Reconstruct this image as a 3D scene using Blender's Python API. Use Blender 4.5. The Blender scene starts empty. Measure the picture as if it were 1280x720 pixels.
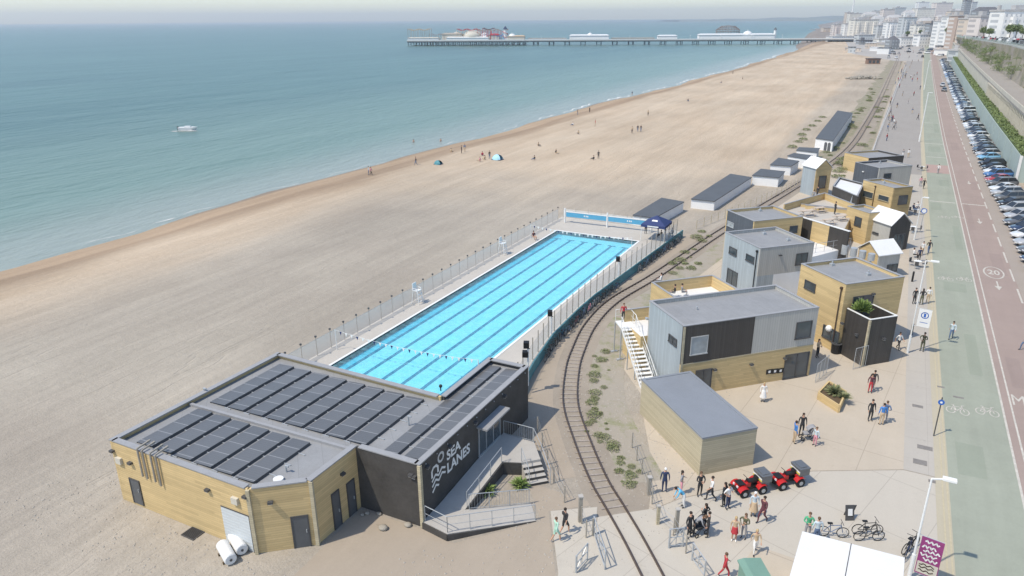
import bpy, math, random
from mathutils import Vector, Matrix
random.seed(7)
HAZE = 0.00013
sc = bpy.context.scene
col = sc.collection
# ---------------------------------------------------------------- camera
H = 27.0; FPX = 900.0
TH = math.atan((360-25)/FPX); ROLL = 0.007; AX = math.radians(27.8)
def rotz(v, a):
    c, s = math.cos(a), math.sin(a)
    return Vector((v[0]*c-v[1]*s, v[0]*s+v[1]*c, v[2]))
_r0 = rotz(Vector((1, 0, 0)), AX); _u0 = rotz(Vector((0, math.sin(TH), math.cos(TH))), AX)
FW = rotz(Vector((0, math.cos(TH), -math.sin(TH))), AX)
RT = _r0*math.cos(ROLL)-_u0*math.sin(ROLL); UP = _r0*math.sin(ROLL)+_u0*math.cos(ROLL)
cam = bpy.data.cameras.new('camera'); camo = bpy.data.objects.new('camera', cam); col.objects.link(camo)
cam.sensor_width = 36; cam.lens = 36*FPX/1280; cam.clip_end = 60000; cam.clip_start = 0.5
mw = Matrix((RT, UP, -FW)).transposed().to_4x4(); mw.translation = Vector((0, 0, H)); camo.matrix_world = mw
sc.camera = camo
# ---------------------------------------------------------------- sky, sun, exposure
SUN_EL = math.radians(58); SAZ = Vector((-.571, -.821, 0)).normalized()
w = bpy.data.worlds.new('World'); sc.world = w; w.use_nodes = True
nt = w.node_tree; nt.nodes.clear()
sky = nt.nodes.new('ShaderNodeTexSky'); sky.sky_type = 'NISHITA'; sky.sun_disc = False
sky.sun_elevation = SUN_EL; sky.sun_rotation = math.atan2(SAZ.x, SAZ.y)
sky.air_density = 1.0; sky.dust_density = .7; sky.ozone_density = 2.0
bg = nt.nodes.new('ShaderNodeBackground'); bg.inputs[1].default_value = 0.15
out = nt.nodes.new('ShaderNodeOutputWorld')
tn = nt.nodes.new('ShaderNodeMix'); tn.data_type = 'RGBA'; tn.blend_type = 'MULTIPLY'; tn.inputs[0].default_value = 1; tn.inputs[7].default_value = (.96, .97, .96, 1)
nt.links.new(sky.outputs[0], tn.inputs[6]); nt.links.new(tn.outputs[2], bg.inputs[0]); nt.links.new(bg.outputs[0], out.inputs[0])
sl = bpy.data.lights.new('sun', 'SUN'); sl.energy = 2.8; sl.angle = math.radians(0.8); sl.color = (1, .915, .775)
so = bpy.data.objects.new('sun', sl); col.objects.link(so)
sd = Vector((SAZ.x*math.cos(SUN_EL), SAZ.y*math.cos(SUN_EL), math.sin(SUN_EL)))
so.rotation_euler = sd.to_track_quat('Z', 'Y').to_euler(); so.location = (0, 0, 80)
sc.view_settings.view_transform = 'Standard'; sc.view_settings.look = 'None'
sc.view_settings.exposure = 0.58; sc.view_settings.gamma = 1
sc.render.resolution_x = 1024; sc.render.resolution_y = 576
sc.render.engine = 'CYCLES'
sc.cycles.max_bounces = 6; sc.cycles.volume_bounces = 0
# ---------------------------------------------------------------- helpers
def ray(px, py): return FW + RT*((px-640)/FPX) + UP*((360-py)/FPX)
def at(px, py, z=0.0):
    """a photo pixel to the world point it shows at height z"""
    d = ray(px, py); t = (z-H)/d.z
    return Vector((d.x*t, d.y*t, z))
def atd(px, py, dist):
    """a photo pixel to the world point at a forward distance"""
    return ray(px, py)*dist + Vector((0, 0, H))
MATS = {}
def nn(t, k, **kw):
    n = t.nodes.new(k)
    for a, b in kw.items(): setattr(n, a, b)
    return n
def mth(t, op, a, b=None, c=None):
    n = t.nodes.new('ShaderNodeMath'); n.operation = op
    for i, v in enumerate((a, b, c)):
        if v is None: continue
        if isinstance(v, (int, float)): n.inputs[i].default_value = v
        else: t.links.new(v, n.inputs[i])
    return n.outputs[0]
def mixc(t, f, a, b):
    n = t.nodes.new('ShaderNodeMix'); n.data_type = 'RGBA'
    for s, v in ((n.inputs[0], f), (n.inputs[6], a), (n.inputs[7], b)):
        if isinstance(v, (int, float)): s.default_value = v
        elif isinstance(v, tuple): s.default_value = (*v[:3], 1)
        else: t.links.new(v, s)
    return n.outputs[2]
def noise(t, vec, scale, detail=3, rough=.55):
    n = nn(t, 'ShaderNodeTexNoise'); n.inputs['Scale'].default_value = scale
    n.inputs['Detail'].default_value = detail; n.inputs['Roughness'].default_value = rough
    if vec is not None: t.links.new(vec, n.inputs['Vector'])
    return n.outputs['Fac']
def rng(t, v, a, b, c=0, d=1, smooth=False):
    n = nn(t, 'ShaderNodeMapRange'); t.links.new(v, n.inputs[0])
    if smooth: n.interpolation_type = 'SMOOTHSTEP'
    for i, x in enumerate((a, b, c, d)): n.inputs[i+1].default_value = x
    return n.outputs[0]
def S(r, g, b, k=0.62):
    """sRGB picture value to a surface's own colour"""
    f = lambda c: ((c/255+.055)/1.055)**2.4 if c > 10 else c/255/12.92
    return (f(r)*k, f(g)*k, f(b)*k)
def newmat(name):
    m = bpy.data.materials.new(name); m.use_nodes = True; t = m.node_tree
    p = t.nodes['Principled BSDF']; MATS[name] = m
    return m, t, p
def geo(t): return nn(t, 'ShaderNodeNewGeometry').outputs['Position']
def objc(t): return nn(t, 'ShaderNodeTexCoord').outputs['Object']
def bump(t, p, h, strength=.3, dist=.05):
    b = nn(t, 'ShaderNodeBump'); b.inputs['Strength'].default_value = strength; b.inputs['Distance'].default_value = dist
    t.links.new(h, b.inputs['Height']); t.links.new(b.outputs[0], p.inputs['Normal'])
def plain(name, c, rough=.6, var=.18, scale=2.5, metal=0, spec=.4, bmp=0, emit=0):
    if name in MATS: return MATS[name]
    m, t, p = newmat(name)
    v = objc(t)
    f = noise(t, v, scale, 4)
    f2 = noise(t, v, scale*7, 3)
    ff = mth(t, 'ADD', mth(t, 'MULTIPLY', f, .65), mth(t, 'MULTIPLY', f2, .35))
    fr = rng(t, ff, .3, .7)
    lo = tuple(x*(1-var) for x in c); hi = tuple(min(1, x*(1+var)) for x in c)
    t.links.new(mixc(t, fr, lo, hi), p.inputs['Base Color'])
    p.inputs['Roughness'].default_value = rough; p.inputs['Metallic'].default_value = metal
    p.inputs['Specular IOR Level'].default_value = spec
    if bmp: bump(t, p, f2, bmp, .03)
    return m
def timber(name, c, bh=.145, var=.22):
    m, t, p = newmat(name)
    sep = nn(t, 'ShaderNodeSeparateXYZ'); t.links.new(objc(t), sep.inputs[0])
    z = mth(t, 'DIVIDE', sep.outputs[2], bh); fl = mth(t, 'FLOOR', z); fr = mth(t, 'FRACT', z)
    u = mth(t, 'MULTIPLY', mth(t, 'ADD', sep.outputs[0], mth(t, 'MULTIPLY', sep.outputs[1], .6)), .38)
    seg = mth(t, 'FLOOR', mth(t, 'ADD', u, mth(t, 'MULTIPLY', fl, .37)))
    cb = nn(t, 'ShaderNodeCombineXYZ'); t.links.new(fl, cb.inputs[0]); t.links.new(seg, cb.inputs[1])
    wn = nn(t, 'ShaderNodeTexWhiteNoise'); t.links.new(cb.outputs[0], wn.inputs[0])
    cb2 = nn(t, 'ShaderNodeCombineXYZ'); t.links.new(mth(t, 'MULTIPLY', u, 2.2), cb2.inputs[0]); t.links.new(mth(t, 'MULTIPLY', z, 2.3), cb2.inputs[1])
    g = noise(t, cb2.outputs[0], 1.6, 4)
    big = noise(t, objc(t), .45, 5, .65)
    f = mth(t, 'ADD', mth(t, 'ADD', mth(t, 'MULTIPLY', wn.outputs[0], .34), mth(t, 'MULTIPLY', g, .4)), mth(t, 'MULTIPLY', big, .5))
    f = rng(t, f, .3, .85)
    base = mixc(t, f, tuple(x*(1-var) for x in c), tuple(min(1, x*(1+var)) for x in c))
    gr = mth(t, 'LESS_THAN', fr, .1)
    base = mixc(t, mth(t, 'MULTIPLY', gr, .45), base, tuple(x*.35 for x in c))
    t.links.new(base, p.inputs['Base Color']); p.inputs['Roughness'].default_value = .75
    p.inputs['Specular IOR Level'].default_value = .2
    bump(t, p, mth(t, 'SUBTRACT', 1.0, gr), .5, .01)
    return m
def vclad(name, c, step=.22, var=.1, metal=0, rough=.5, groove=.5):
    m, t, p = newmat(name)
    sep = nn(t, 'ShaderNodeSeparateXYZ'); t.links.new(objc(t), sep.inputs[0])
    u = mth(t, 'DIVIDE', mth(t, 'MULTIPLY', sep.outputs[0], 1.414), step)
    fl = mth(t, 'FLOOR', u); fr = mth(t, 'FRACT', u)
    wn = nn(t, 'ShaderNodeTexWhiteNoise'); wn.noise_dimensions = '1D'; t.links.new(fl, wn.inputs[1])
    big = noise(t, objc(t), .8, 5)
    f = mth(t, 'ADD', mth(t, 'MULTIPLY', wn.outputs[0], .5), mth(t, 'MULTIPLY', big, .6))
    base = mixc(t, f, tuple(x*(1-var) for x in c), tuple(min(1, x*(1+var)) for x in c))
    gr = mth(t, 'LESS_THAN', fr, .13)
    base = mixc(t, mth(t, 'MULTIPLY', gr, groove), base, tuple(x*.5 for x in c))
    t.links.new(base, p.inputs['Base Color']); p.inputs['Roughness'].default_value = rough; p.inputs['Metallic'].default_value = metal
    bump(t, p, mth(t, 'SUBTRACT', 1.0, gr), .5, .015)
    return m
def glassy(name, c, rough=.08):
    m, t, p = newmat(name)
    f = noise(t, objc(t), 1.2, 2)
    t.links.new(mixc(t, f, tuple(x*.5 for x in c), tuple(x*1.5 for x in c)), p.inputs['Base Color'])
    p.inputs['Roughness'].default_value = rough; p.inputs['Specular IOR Level'].default_value = .9
    return m
def seethrough(name, c, a, rough=.1):
    m, t, p = newmat(name)
    p.inputs['Base Color'].default_value = (*c, 1); p.inputs['Alpha'].default_value = a; p.inputs['Roughness'].default_value = rough
    return m
def leafmat(name, c1, c2, c3):
    m, t, p = newmat(name)
    v = geo(t)
    f = noise(t, v, 1.7, 3); f2 = noise(t, v, 14, 2)
    a = mixc(t, rng(t, f, .35, .65), c1, c2)
    t.links.new(mixc(t, rng(t, f2, .55, .7), a, c3), p.inputs['Base Color'])
    p.inputs['Roughness'].default_value = .7; p.inputs['Specular IOR Level'].default_value = .2
    return m
def roofmat(name, c):
    m, t, p = newmat(name); sep = nn(t, 'ShaderNodeSeparateXYZ'); t.links.new(objc(t), sep.inputs[0])
    u = mth(t, 'FRACT', mth(t, 'MULTIPLY', mth(t, 'ADD', sep.outputs[0], sep.outputs[1]), .52)); seam = mth(t, 'LESS_THAN', u, .03)
    a = noise(t, objc(t), .7, 5, .65); b = noise(t, objc(t), 5, 3); st = rng(t, noise(t, objc(t), .35, 4, .6), .56, .62)
    base = mixc(t, rng(t, mth(t, 'ADD', mth(t, 'MULTIPLY', a, .7), mth(t, 'MULTIPLY', b, .3)), .35, .65), tuple(x*.9 for x in c), tuple(x*1.08 for x in c))
    base = mixc(t, mth(t, 'MULTIPLY', st, .22), base, tuple(x*.55 for x in c)); base = mixc(t, mth(t, 'MULTIPLY', seam, .3), base, tuple(x*.6 for x in c))
    t.links.new(base, p.inputs['Base Color']); p.inputs['Roughness'].default_value = .75; bump(t, p, seam, .3, .01); return m
class MB:
    """collects shapes in world coordinates and links them as ONE mesh object"""
    def __init__(s): s.v = []; s.f = []; s.mi = []; s.m = []; s.cur = 0; s.sm = []; s.smooth = False
    def use(s, m):
        if isinstance(m, str): m = MATS[m]
        if m not in s.m: s.m.append(m)
        s.cur = s.m.index(m); return s
    def add(s, vs, fs):
        o = len(s.v); s.v += [tuple(v) for v in vs]
        for f in fs: s.f.append([i+o for i in f]); s.mi.append(s.cur); s.sm.append(s.smooth)
        return s
    def box(s, c, d, rz=0.0, rx=0.0, ry=0.0):
        M = Matrix.Translation(Vector(c)) @ Matrix.Rotation(rz, 4, 'Z') @ Matrix.Rotation(ry, 4, 'Y') @ Matrix.Rotation(rx, 4, 'X')
        vs = [M @ Vector((x*d[0]/2, y*d[1]/2, z*d[2]/2)) for x in (-1, 1) for y in (-1, 1) for z in (-1, 1)]
        return s.add(vs, [(0, 1, 3, 2), (4, 6, 7, 5), (0, 4, 5, 1), (2, 3, 7, 6), (0, 2, 6, 4), (1, 5, 7, 3)])
    def span(s, p, q, wd, z0, z1):
        """upright slab from p to q on plan, wd thick"""
        p = Vector(p[:2]); q = Vector(q[:2]); d = (q-p); L = d.length; d.normalize(); n = Vector((-d.y, d.x))*wd/2
        return s.prism([p-n, q-n, q+n, p+n], z0, z1)
    def prism(s, pts, z0, z1=None):
        """plan polygon; z1 None: pts carry their own top heights"""
        n = len(pts)
        top = [(p[0], p[1], p[2] if z1 is None else z1) for p in pts]; bot = [(p[0], p[1], z0) for p in pts]
        a = sum(pts[i][0]*pts[(i+1) % n][1]-pts[(i+1) % n][0]*pts[i][1] for i in range(n))
        if a < 0: top.reverse(); bot.reverse()
        fs = [tuple(range(n)), tuple(range(2*n-1, n-1, -1))] + [(i, i+n, (i+1) % n+n, (i+1) % n) for i in range(n)]
        return s.add(top+bot, fs)
    def sheet(s, pts, z=None):
        n = len(pts); v = [(p[0], p[1], p[2] if z is None else z) for p in pts]
        a = sum(v[i][0]*v[(i+1) % n][1]-v[(i+1) % n][0]*v[i][1] for i in range(n))
        if a < 0: v.reverse()
        return s.add(v, [tuple(range(n))])
    def tube(s, p, q, r, n=6, r2=None, cap=True):
        p = Vector(p); q = Vector(q); d = q-p
        if d.length < 1e-6: return s
        r2 = r if r2 is None else r2
        a = d.orthogonal().normalized(); b = d.normalized().cross(a)
        vs = [p+(a*math.cos(k*2*math.pi/n)+b*math.sin(k*2*math.pi/n))*r for k in range(n)]
        vs += [q+(a*math.cos(k*2*math.pi/n)+b*math.sin(k*2*math.pi/n))*r2 for k in range(n)]
        fs = [(k, (k+1) % n, (k+1) % n+n, k+n) for k in range(n)]
        if cap: fs += [tuple(range(n-1, -1, -1)), tuple(range(n, 2*n))]
        return s.add(vs, fs)
    def path(s, pts, r, n=5):
        for a, b in zip(pts, pts[1:]): s.tube(a, b, r, n)
        return s
    def strip(s, left, right):
        n = len(left); vs = list(left)+list(right)
        return s.add(vs, [(i, i+n, i+n+1, i+1) for i in range(n-1)])
    def ring(s, c, ro, ri, ax='Y', n=14, w=.03):
        """tyre like ring, flat sided"""
        vs = []
        for k in range(n):
            a = k*2*math.pi/n
            for rr, o in ((ro, -w/2), (ro, w/2), (ri, w/2), (ri, -w/2)):
                x, y = math.cos(a)*rr, math.sin(a)*rr
                v = (x, o, y) if ax == 'Y' else ((o, x, y) if ax == 'X' else (x, y, o))
                vs.append(Vector(c)+Vector(v))
        fs = []
        for k in range(n):
            j = (k+1) % n
            for q in range(4): fs.append((k*4+q, j*4+q, j*4+(q+1) % 4, k*4+(q+1) % 4))
        return s.add(vs, fs)
    def ball(s, c, r, seg=10, rings=7):
        r = (r, r, r) if isinstance(r, (int, float)) else r
        vs = [Vector(c)+Vector((0, 0, r[2]))]
        for i in range(1, rings):
            a = math.pi*i/rings
            for k in range(seg):
                b = 2*math.pi*k/seg
                vs.append(Vector(c)+Vector((r[0]*math.sin(a)*math.cos(b), r[1]*math.sin(a)*math.sin(b), r[2]*math.cos(a))))
        vs.append(Vector(c)-Vector((0, 0, r[2])))
        fs = [(0, 1+k, 1+(k+1) % seg) for k in range(seg)]
        for i in range(rings-2):
            for k in range(seg):
                a, b = 1+i*seg+k, 1+i*seg+(k+1) % seg
                fs.append((a, a+seg, b+seg, b))
        o = 1+(rings-2)*seg
        fs += [(len(vs)-1, o+(k+1) % seg, o+k) for k in range(seg)]
        return s.add(vs, fs)
    def build(s, name, mat=None, parent=None, loc=None):
        if mat is not None: s.m = [MATS[mat] if isinstance(mat, str) else mat]; s.mi = [0]*len(s.f)
        org = Vector((0, 0, 0))
        if parent is not None:
            q = parent
            while q is not None: org += q.location; q = q.parent
        elif loc is not None: org = Vector(loc)
        me = bpy.data.meshes.new(name)
        me.from_pydata([tuple(Vector(v)-org) for v in s.v], [], s.f)
        for m in s.m: me.materials.append(m)
        me.polygons.foreach_set('material_index', s.mi); me.polygons.foreach_set('use_smooth', s.sm)
        me.update()
        o = bpy.data.objects.new(name, me); col.objects.link(o)
        if parent is not None: o.parent = parent
        elif loc is not None: o.location = loc
        return o
def tag(o, label=None, cat=None, group=None, kind=None):
    if label: o['label'] = label
    if cat: o['category'] = cat
    if group: o['group'] = group
    if kind: o['kind'] = kind
    return o
def thing(name, label, cat, loc=(0, 0, 0), group=None):
    o = bpy.data.objects.new(name, None); o.empty_display_size = .3; col.objects.link(o); o.location = loc
    return tag(o, label, cat, group)
def struct(mb, name, mat=None): return tag(mb.build(name, mat), kind='structure')
def kids(o): return [c for c in bpy.data.objects if c.parent == o]
KIDS = {}
def freeze(root):
    """remember a prototype's tree once, for fast copying"""
    KIDS[root.name] = [(c, [g for g in kids(c)]) for c in kids(root)]
def dup(root, loc, rz=0, sc_=1, label=None, group=None, remap=None):
    r = root.copy(); col.objects.link(r); r.location = loc; r.rotation_euler = (0, 0, rz); r.scale = (sc_,)*3
    if label: r['label'] = label
    if group: r['group'] = group
    for c, gs in KIDS[root.name]:
        d = c.copy(); col.objects.link(d); d.parent = r
        if remap: recolor(d, remap)
        for g in gs:
            h = g.copy(); col.objects.link(h); h.parent = d
            if remap: recolor(h, remap)
    return r
def recolor(o, remap):
    for s_ in o.material_slots:
        b = s_.material
        if b and b.name in remap:
            s_.link = 'OBJECT'; s_.material = MATS[remap[b.name]]
# ---------------------------------------------------------------- materials
timber('timber', S(226, 199, 148, .72), var=.16); timber('timber_pale', S(212, 200, 170, .68), var=.16); timber('timber_shade', S(200, 176, 130, .66), var=.16)
vclad('grey_clad', S(196, 194, 187, .78)); vclad('dark_clad', (.05, .046, .043), step=.18, var=.25, groove=.6)
vclad('slate_clad', S(96, 102, 110, .75), var=.2); vclad('silver_clad', S(180, 190, 195, .75), var=.16)
vclad('white_clad', S(222, 222, 218, .8), step=.5, var=.05, groove=.15)
plain('black_wall', (.06, .056, .052), .75, .3, .9)
roofmat('roof', S(172, 173, 174, .62)); plain('roof_blue', S(150, 155, 162, .7), .6, .06, .6)
plain('roof_white', (.68, .68, .67), .5, .04, .8); plain('roof_slate', S(108, 112, 116, .6), .7, .1, .5)
plain('coping', S(176, 176, 177, .68), .5, .08); plain('coping_white', (.7, .7, .68), .5, .06)
plain('white_render', (.74, .74, .73), .7, .05, .8)
plain('frame_dark', (.07, .07, .072), .5, .1); plain('white_paint', (.72, .72, .7), .5, .06); plain('galv', (.42, .44, .45), .45, .12, 4, .3)
plain('door_grey', (.10, .105, .11), .5, .1); plain('shutter', (.52, .55, .56), .5, .05)
glassy('window_glass', (.06, .075, .085)); glassy('window_pale', (.3, .33, .34), .2)
seethrough('fence_glass', (.78, .86, .85), .26); seethrough('pool_glass', (.85, .88, .86), .38, .3); seethrough('frosted', (.8, .85, .84), .35, .4)
plain('black', (.015, .015, .016), .5, .2); plain('rubber', (.02, .02, .02), .8, .2)
plain('concrete', S(205, 200, 192, .66), .85, .08, .6, bmp=.15); plain('deck_white', S(216, 209, 198, .64), .8, .06, .5)
plain('gravel_roof', S(190, 180, 160, .6), .9, .25, 12)
plain('rail_steel', (.12, .09, .075), .45, .25, 6, .5); plain('sleeper', (.31, .27, .235), .9, .3, 5)
plain('brown_pipe', (.07, .045, .035), .5, .1); plain('lamp_lens', (.8, .8, .76), .3, .02)
plain('blue_fabric', S(96, 176, 214, .75), .7, .06, 1.5); plain('navy_fabric', S(52, 68, 118, .7), .7, .12)
plain('red_paint', (.45, .02, .02), .3, .1); plain('yellow_paint', (.75, .6, .1), .5, .08); plain('green_shed', S(140, 178, 160, .62), .6, .08, 1.2)
plain('mint', S(196, 212, 205, .64), .7, .07, .7); plain('magenta', S(160, 70, 130, .7), .6, .2, 3); plain('sign_blue', (.03, .12, .42), .4, .1)
plain('wood_table', S(224, 206, 186, .66), .8, .15, 3); plain('stone', S(190, 182, 168, .62), .9, .15, .5, bmp=.2)
plain('pier_iron', (.10, .13, .15), .7, .15, .2); plain('pier_deck', (.35, .34, .32), .8, .1, .05)
plain('brick', S(172, 140, 122, .6), .9, .12, .2); plain('cream', S(226, 220, 205, .68), .8, .08, .1)
leafmat('weeds', (.17, .20, .09), (.24, .25, .13), (.34, .31, .2)); leafmat('hedge', (.12, .165, .06), (.17, .215, .085), (.23, .26, .12))
leafmat('palm', (.12, .2, .05), (.2, .27, .08), (.3, .32, .12))
plain('stem', (.10, .07, .04), .9)

def city_mat(name, wall, win, sx=3.2, sz=3.2):
    """a far facade: wall with rows of small windows (a few pixels each)"""
    m, t, p = newmat(name)
    sep = nn(t, 'ShaderNodeSeparateXYZ'); t.links.new(objc(t), sep.inputs[0])
    u = mth(t, 'DIVIDE', mth(t, 'ADD', sep.outputs[0], mth(t, 'MULTIPLY', sep.outputs[1], .35)), sx); v = mth(t, 'DIVIDE', sep.outputs[2], sz)
    fu = mth(t, 'FRACT', u); fv = mth(t, 'FRACT', v)
    a = mth(t, 'MULTIPLY', mth(t, 'GREATER_THAN', fu, .35), mth(t, 'LESS_THAN', fu, .75))
    b = mth(t, 'MULTIPLY', mth(t, 'GREATER_THAN', fv, .3), mth(t, 'LESS_THAN', fv, .8))
    gn = nn(t, 'ShaderNodeNewGeometry'); sn = nn(t, 'ShaderNodeSeparateXYZ'); t.links.new(gn.outputs['Normal'], sn.inputs[0])
    side = mth(t, 'LESS_THAN', mth(t, 'ABSOLUTE', sn.outputs[2]), .5)
    f = mth(t, 'MULTIPLY', mth(t, 'MULTIPLY', a, b), side)
    nz = noise(t, objc(t), .15, 3)
    base = mixc(t, nz, tuple(x*.85 for x in wall), tuple(min(1, x*1.1) for x in wall))
    t.links.new(mixc(t, mth(t, 'MULTIPLY', f, .8), base, win), p.inputs['Base Color']); p.inputs['Roughness'].default_value = .7
    return m

# land: shingle, sand and the wet strand, coloured by where they lie
def landmat():
    m, t, p = newmat('land')
    P = geo(t); sep = nn(t, 'ShaderNodeSeparateXYZ'); t.links.new(P, sep.inputs[0])
    X, Y = sep.outputs[0], sep.outputs[1]
    mp = nn(t, 'ShaderNodeMapping'); mp.inputs['Scale'].default_value = (1, .22, 1); t.links.new(P, mp.inputs[0])
    n1 = noise(t, mp.outputs[0], .12, 5); n2 = noise(t, P, .05, 4); n3 = noise(t, P, 1.3, 5, .7); n4 = noise(t, P, 9, 3, .7)
    Xn = mth(t, 'ADD', X, mth(t, 'MULTIPLY', mth(t, 'SUBTRACT', n1, .5), 9))
    sand = mixc(t, rng(t, n1, .3, .7), S(222, 200, 173, .60), S(230, 211, 186, .63))
    shingle = mixc(t, rng(t, n2, .35, .65), S(196, 185, 170, .58), S(206, 196, 180, .61))
    gx = rng(t, Xn, -84, -64, 0, 1, True)
    Yn = mth(t, 'ADD', mth(t, 'ADD', Y, mth(t, 'MULTIPLY', mth(t, 'SUBTRACT', n2, .5), 70)), mth(t, 'MULTIPLY', X, -.35))
    gy = rng(t, Yn, 98, 165, 1, 0, True)
    c = mixc(t, mth(t, 'MULTIPLY', gx, gy), sand, shingle)
    inland = rng(t, Xn, -25, -20, 0, 1, True)
    c = mixc(t, mth(t, 'MULTIPLY', inland, .7), c, mixc(t, n3, S(196, 185, 169, .56), S(212, 201, 185, .60)))
    tan_ = rng(t, Xn, -95, -76, 1, 0, True)
    c = mixc(t, mth(t, 'MULTIPLY', tan_, .85), c, S(196, 170, 142))
    band = mth(t, 'MULTIPLY', rng(t, Xn, -93, -88, 0, 1, True), rng(t, Xn, -87.5, -81, 1, 0, True))
    c = mixc(t, mth(t, 'MULTIPLY', band, .6), c, S(164, 140, 116))
    wet = rng(t, X, -99.6, -97.5, 1, 0, True)
    c = mixc(t, mth(t, 'MULTIPLY', wet, .7), c, S(150, 132, 112))
    # tyre tracks and footprints: long faint streaks along the beach
    mp2 = nn(t, 'ShaderNodeMapping'); mp2.inputs['Scale'].default_value = (1.6, .12, 1); mp2.inputs['Rotation'].default_value = (0, 0, .15); t.links.new(P, mp2.inputs[0])
    n5 = noise(t, mp2.outputs[0], .8, 5, .7)
    k = mth(t, 'ADD', mth(t, 'ADD', mth(t, 'MULTIPLY', n3, .28), mth(t, 'MULTIPLY', n5, .3)), mth(t, 'MULTIPLY', n4, .42))
    k = rng(t, k, .3, .7, .80, 1.16); big2 = noise(t, P, .028, 3); k = mth(t, 'MULTIPLY', k, rng(t, big2, .35, .65, .90, 1.08)); k = mth(t, 'MULTIPLY', k, rng(t, noise(t, mp2.outputs[0], .25, 4, .6), .4, .6, .96, 1.05))
    mx = nn(t, 'ShaderNodeMix'); mx.data_type = 'RGBA'; mx.blend_type = 'MULTIPLY'; mx.inputs[0].default_value = 1
    t.links.new(c, mx.inputs[6])
    cc = nn(t, 'ShaderNodeCombineColor')
    for i in range(3): t.links.new(k, cc.inputs[i])
    t.links.new(cc.outputs[0], mx.inputs[7])
    t.links.new(mx.outputs[2], p.inputs['Base Color'])
    t.links.new(rng(t, wet, 0, 1, .95, .45), p.inputs['Roughness']); p.inputs['Specular IOR Level'].default_value = .15
    mp3 = nn(t, 'ShaderNodeMapping'); mp3.inputs['Scale'].default_value = (.5, .07, 1); mp3.inputs['Rotation'].default_value = (0, 0, -.12); t.links.new(P, mp3.inputs[0])
    n6 = noise(t, mp3.outputs[0], .5, 3, .5)
    trk = rng(t, mth(t, 'ABSOLUTE', mth(t, 'SUBTRACT', n6, .5)), .0, .012, 1, 0)
    trk = mth(t, 'MULTIPLY', trk, rng(t, n2, .45, .6))
    hh = mth(t, 'ADD', mth(t, 'ADD', mth(t, 'MULTIPLY', n3, 1.0), mth(t, 'MULTIPLY', n4, .3)), mth(t, 'ADD', mth(t, 'MULTIPLY', n5, 1.2), mth(t, 'MULTIPLY', trk, -.5)))
    bump(t, p, hh, .55, .22)
landmat()
def seamat():
    m, t, p = newmat('sea')
    P = geo(t); sep = nn(t, 'ShaderNodeSeparateXYZ'); t.links.new(P, sep.inputs[0])
    n1 = noise(t, P, .01, 4); X = mth(t, 'ADD', sep.outputs[0], mth(t, 'MULTIPLY', mth(t, 'SUBTRACT', n1, .5), 30))
    mp = nn(t, 'ShaderNodeMapping'); mp.inputs['Scale'].default_value = (.5, 1, 1); mp.inputs['Rotation'].default_value = (0, 0, .6); t.links.new(P, mp.inputs[0])
    mp.inputs['Scale'].default_value = (2.2, .5, 1); big = noise(t, mp.outputs[0], .006, 6, .65)
    deep = mixc(t, rng(t, big, .38, .62), (.046, .112, .102), (.070, .148, .130))
    shal = (.135, .212, .178)
    c = mixc(t, rng(t, X, -260, -118, 0, 1, True), deep, shal)
    c = mixc(t, rng(t, mth(t, 'ADD', sep.outputs[0], mth(t, 'MULTIPLY', mth(t, 'SUBTRACT', n1, .5), 12)), -132, -100, 0, .85, True), c, (.27, .30, .27))
    t.links.new(c, p.inputs['Base Color']); p.inputs['Roughness'].default_value = .32; p.inputs['Specular IOR Level'].default_value = .35
    mp2 = nn(t, 'ShaderNodeMapping'); mp2.inputs['Scale'].default_value = (1, .35, 1); mp2.inputs['Rotation'].default_value = (0, 0, .1); t.links.new(P, mp2.inputs[0])
    wv = mth(t, 'ADD', mth(t, 'MULTIPLY', noise(t, mp2.outputs[0], .35, 6, .65), 1.0), mth(t, 'MULTIPLY', noise(t, mp2.outputs[0], .05, 4), 3.0))
    bump(t, p, wv, .75, .9)
seamat()
# ================================================================ SETTING
def bend(y): return 3.4*((y-190)/387)**1.3 if y > 190 else 0.0
# ---- land sheet: beach profile along the shore, flat inland, with the pool's pit left open
SH = [(-400, -99), (40, -99.3), (200, -99.5), (284, -98.5), (357, -95.5), (507, -94.3), (801, -98), (915, -116), (1040, -126), (1633, -185), (2543, -256), (3720, -386), (9000, -700)]
def shore(y):
    for (a, b), (c, d) in zip(SH, SH[1:]):
        if a <= y <= c: f = (y-a)/(c-a); return b+(d-b)*f
    return SH[-1][1]
PX0, PX1, PY0, PY1 = -37.73, -26.6, 36.2, 84.6          # pool
def wob(y): return 1.2*math.sin(y*.043)+.8*math.sin(y*.11+1)+.35*math.sin(y*.31)
ys = [-400, -150, -60] + [-40+6*i for i in range(12)]
ys = [y for y in ys if not 26 < y < 95] + [PY0, PY1] + list(range(30, 95, 6)) + list(range(95, 420, 8)) + list(range(420, 1000, 30)) + [1040, 1150, 1300, 1633, 2000, 2543, 3000, 3720, 5000, 9000]
ys = sorted(set(y for y in ys if abs(y-PY0) > 2 or y == PY0 if abs(y-PY1) > 2 or y == PY1))
offs = [(-80, -9), (-20, -5), (-6, -3.1), (0, -2.55), (3, -2.1), (7, -1.45), (10, -.75), (12, -.45), (15, -.2), (17, .12), (20, .05), (26, 0), (34, 0)]
xabs = [-56, -46, PX0, -32, PX1, -15, 0, 20, 60, 120, 300, 900, 2500]
rows = []
for y in ys:
    s0 = shore(y); r = [(s0+o+(wob(y) if -10 < o < 25 else 0)*(1 if y < 900 else 0), y, z) for o, z in offs]
    sh_ = min(0, s0+99.5)*.9
    r += [(x+(sh_ if x < -15 else 0), y, 0.0) for x in xabs]
    rows.append(r)
mb = MB(); mb.smooth = True; mb.use('land'); nc = len(rows[0])
fs = []
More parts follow.
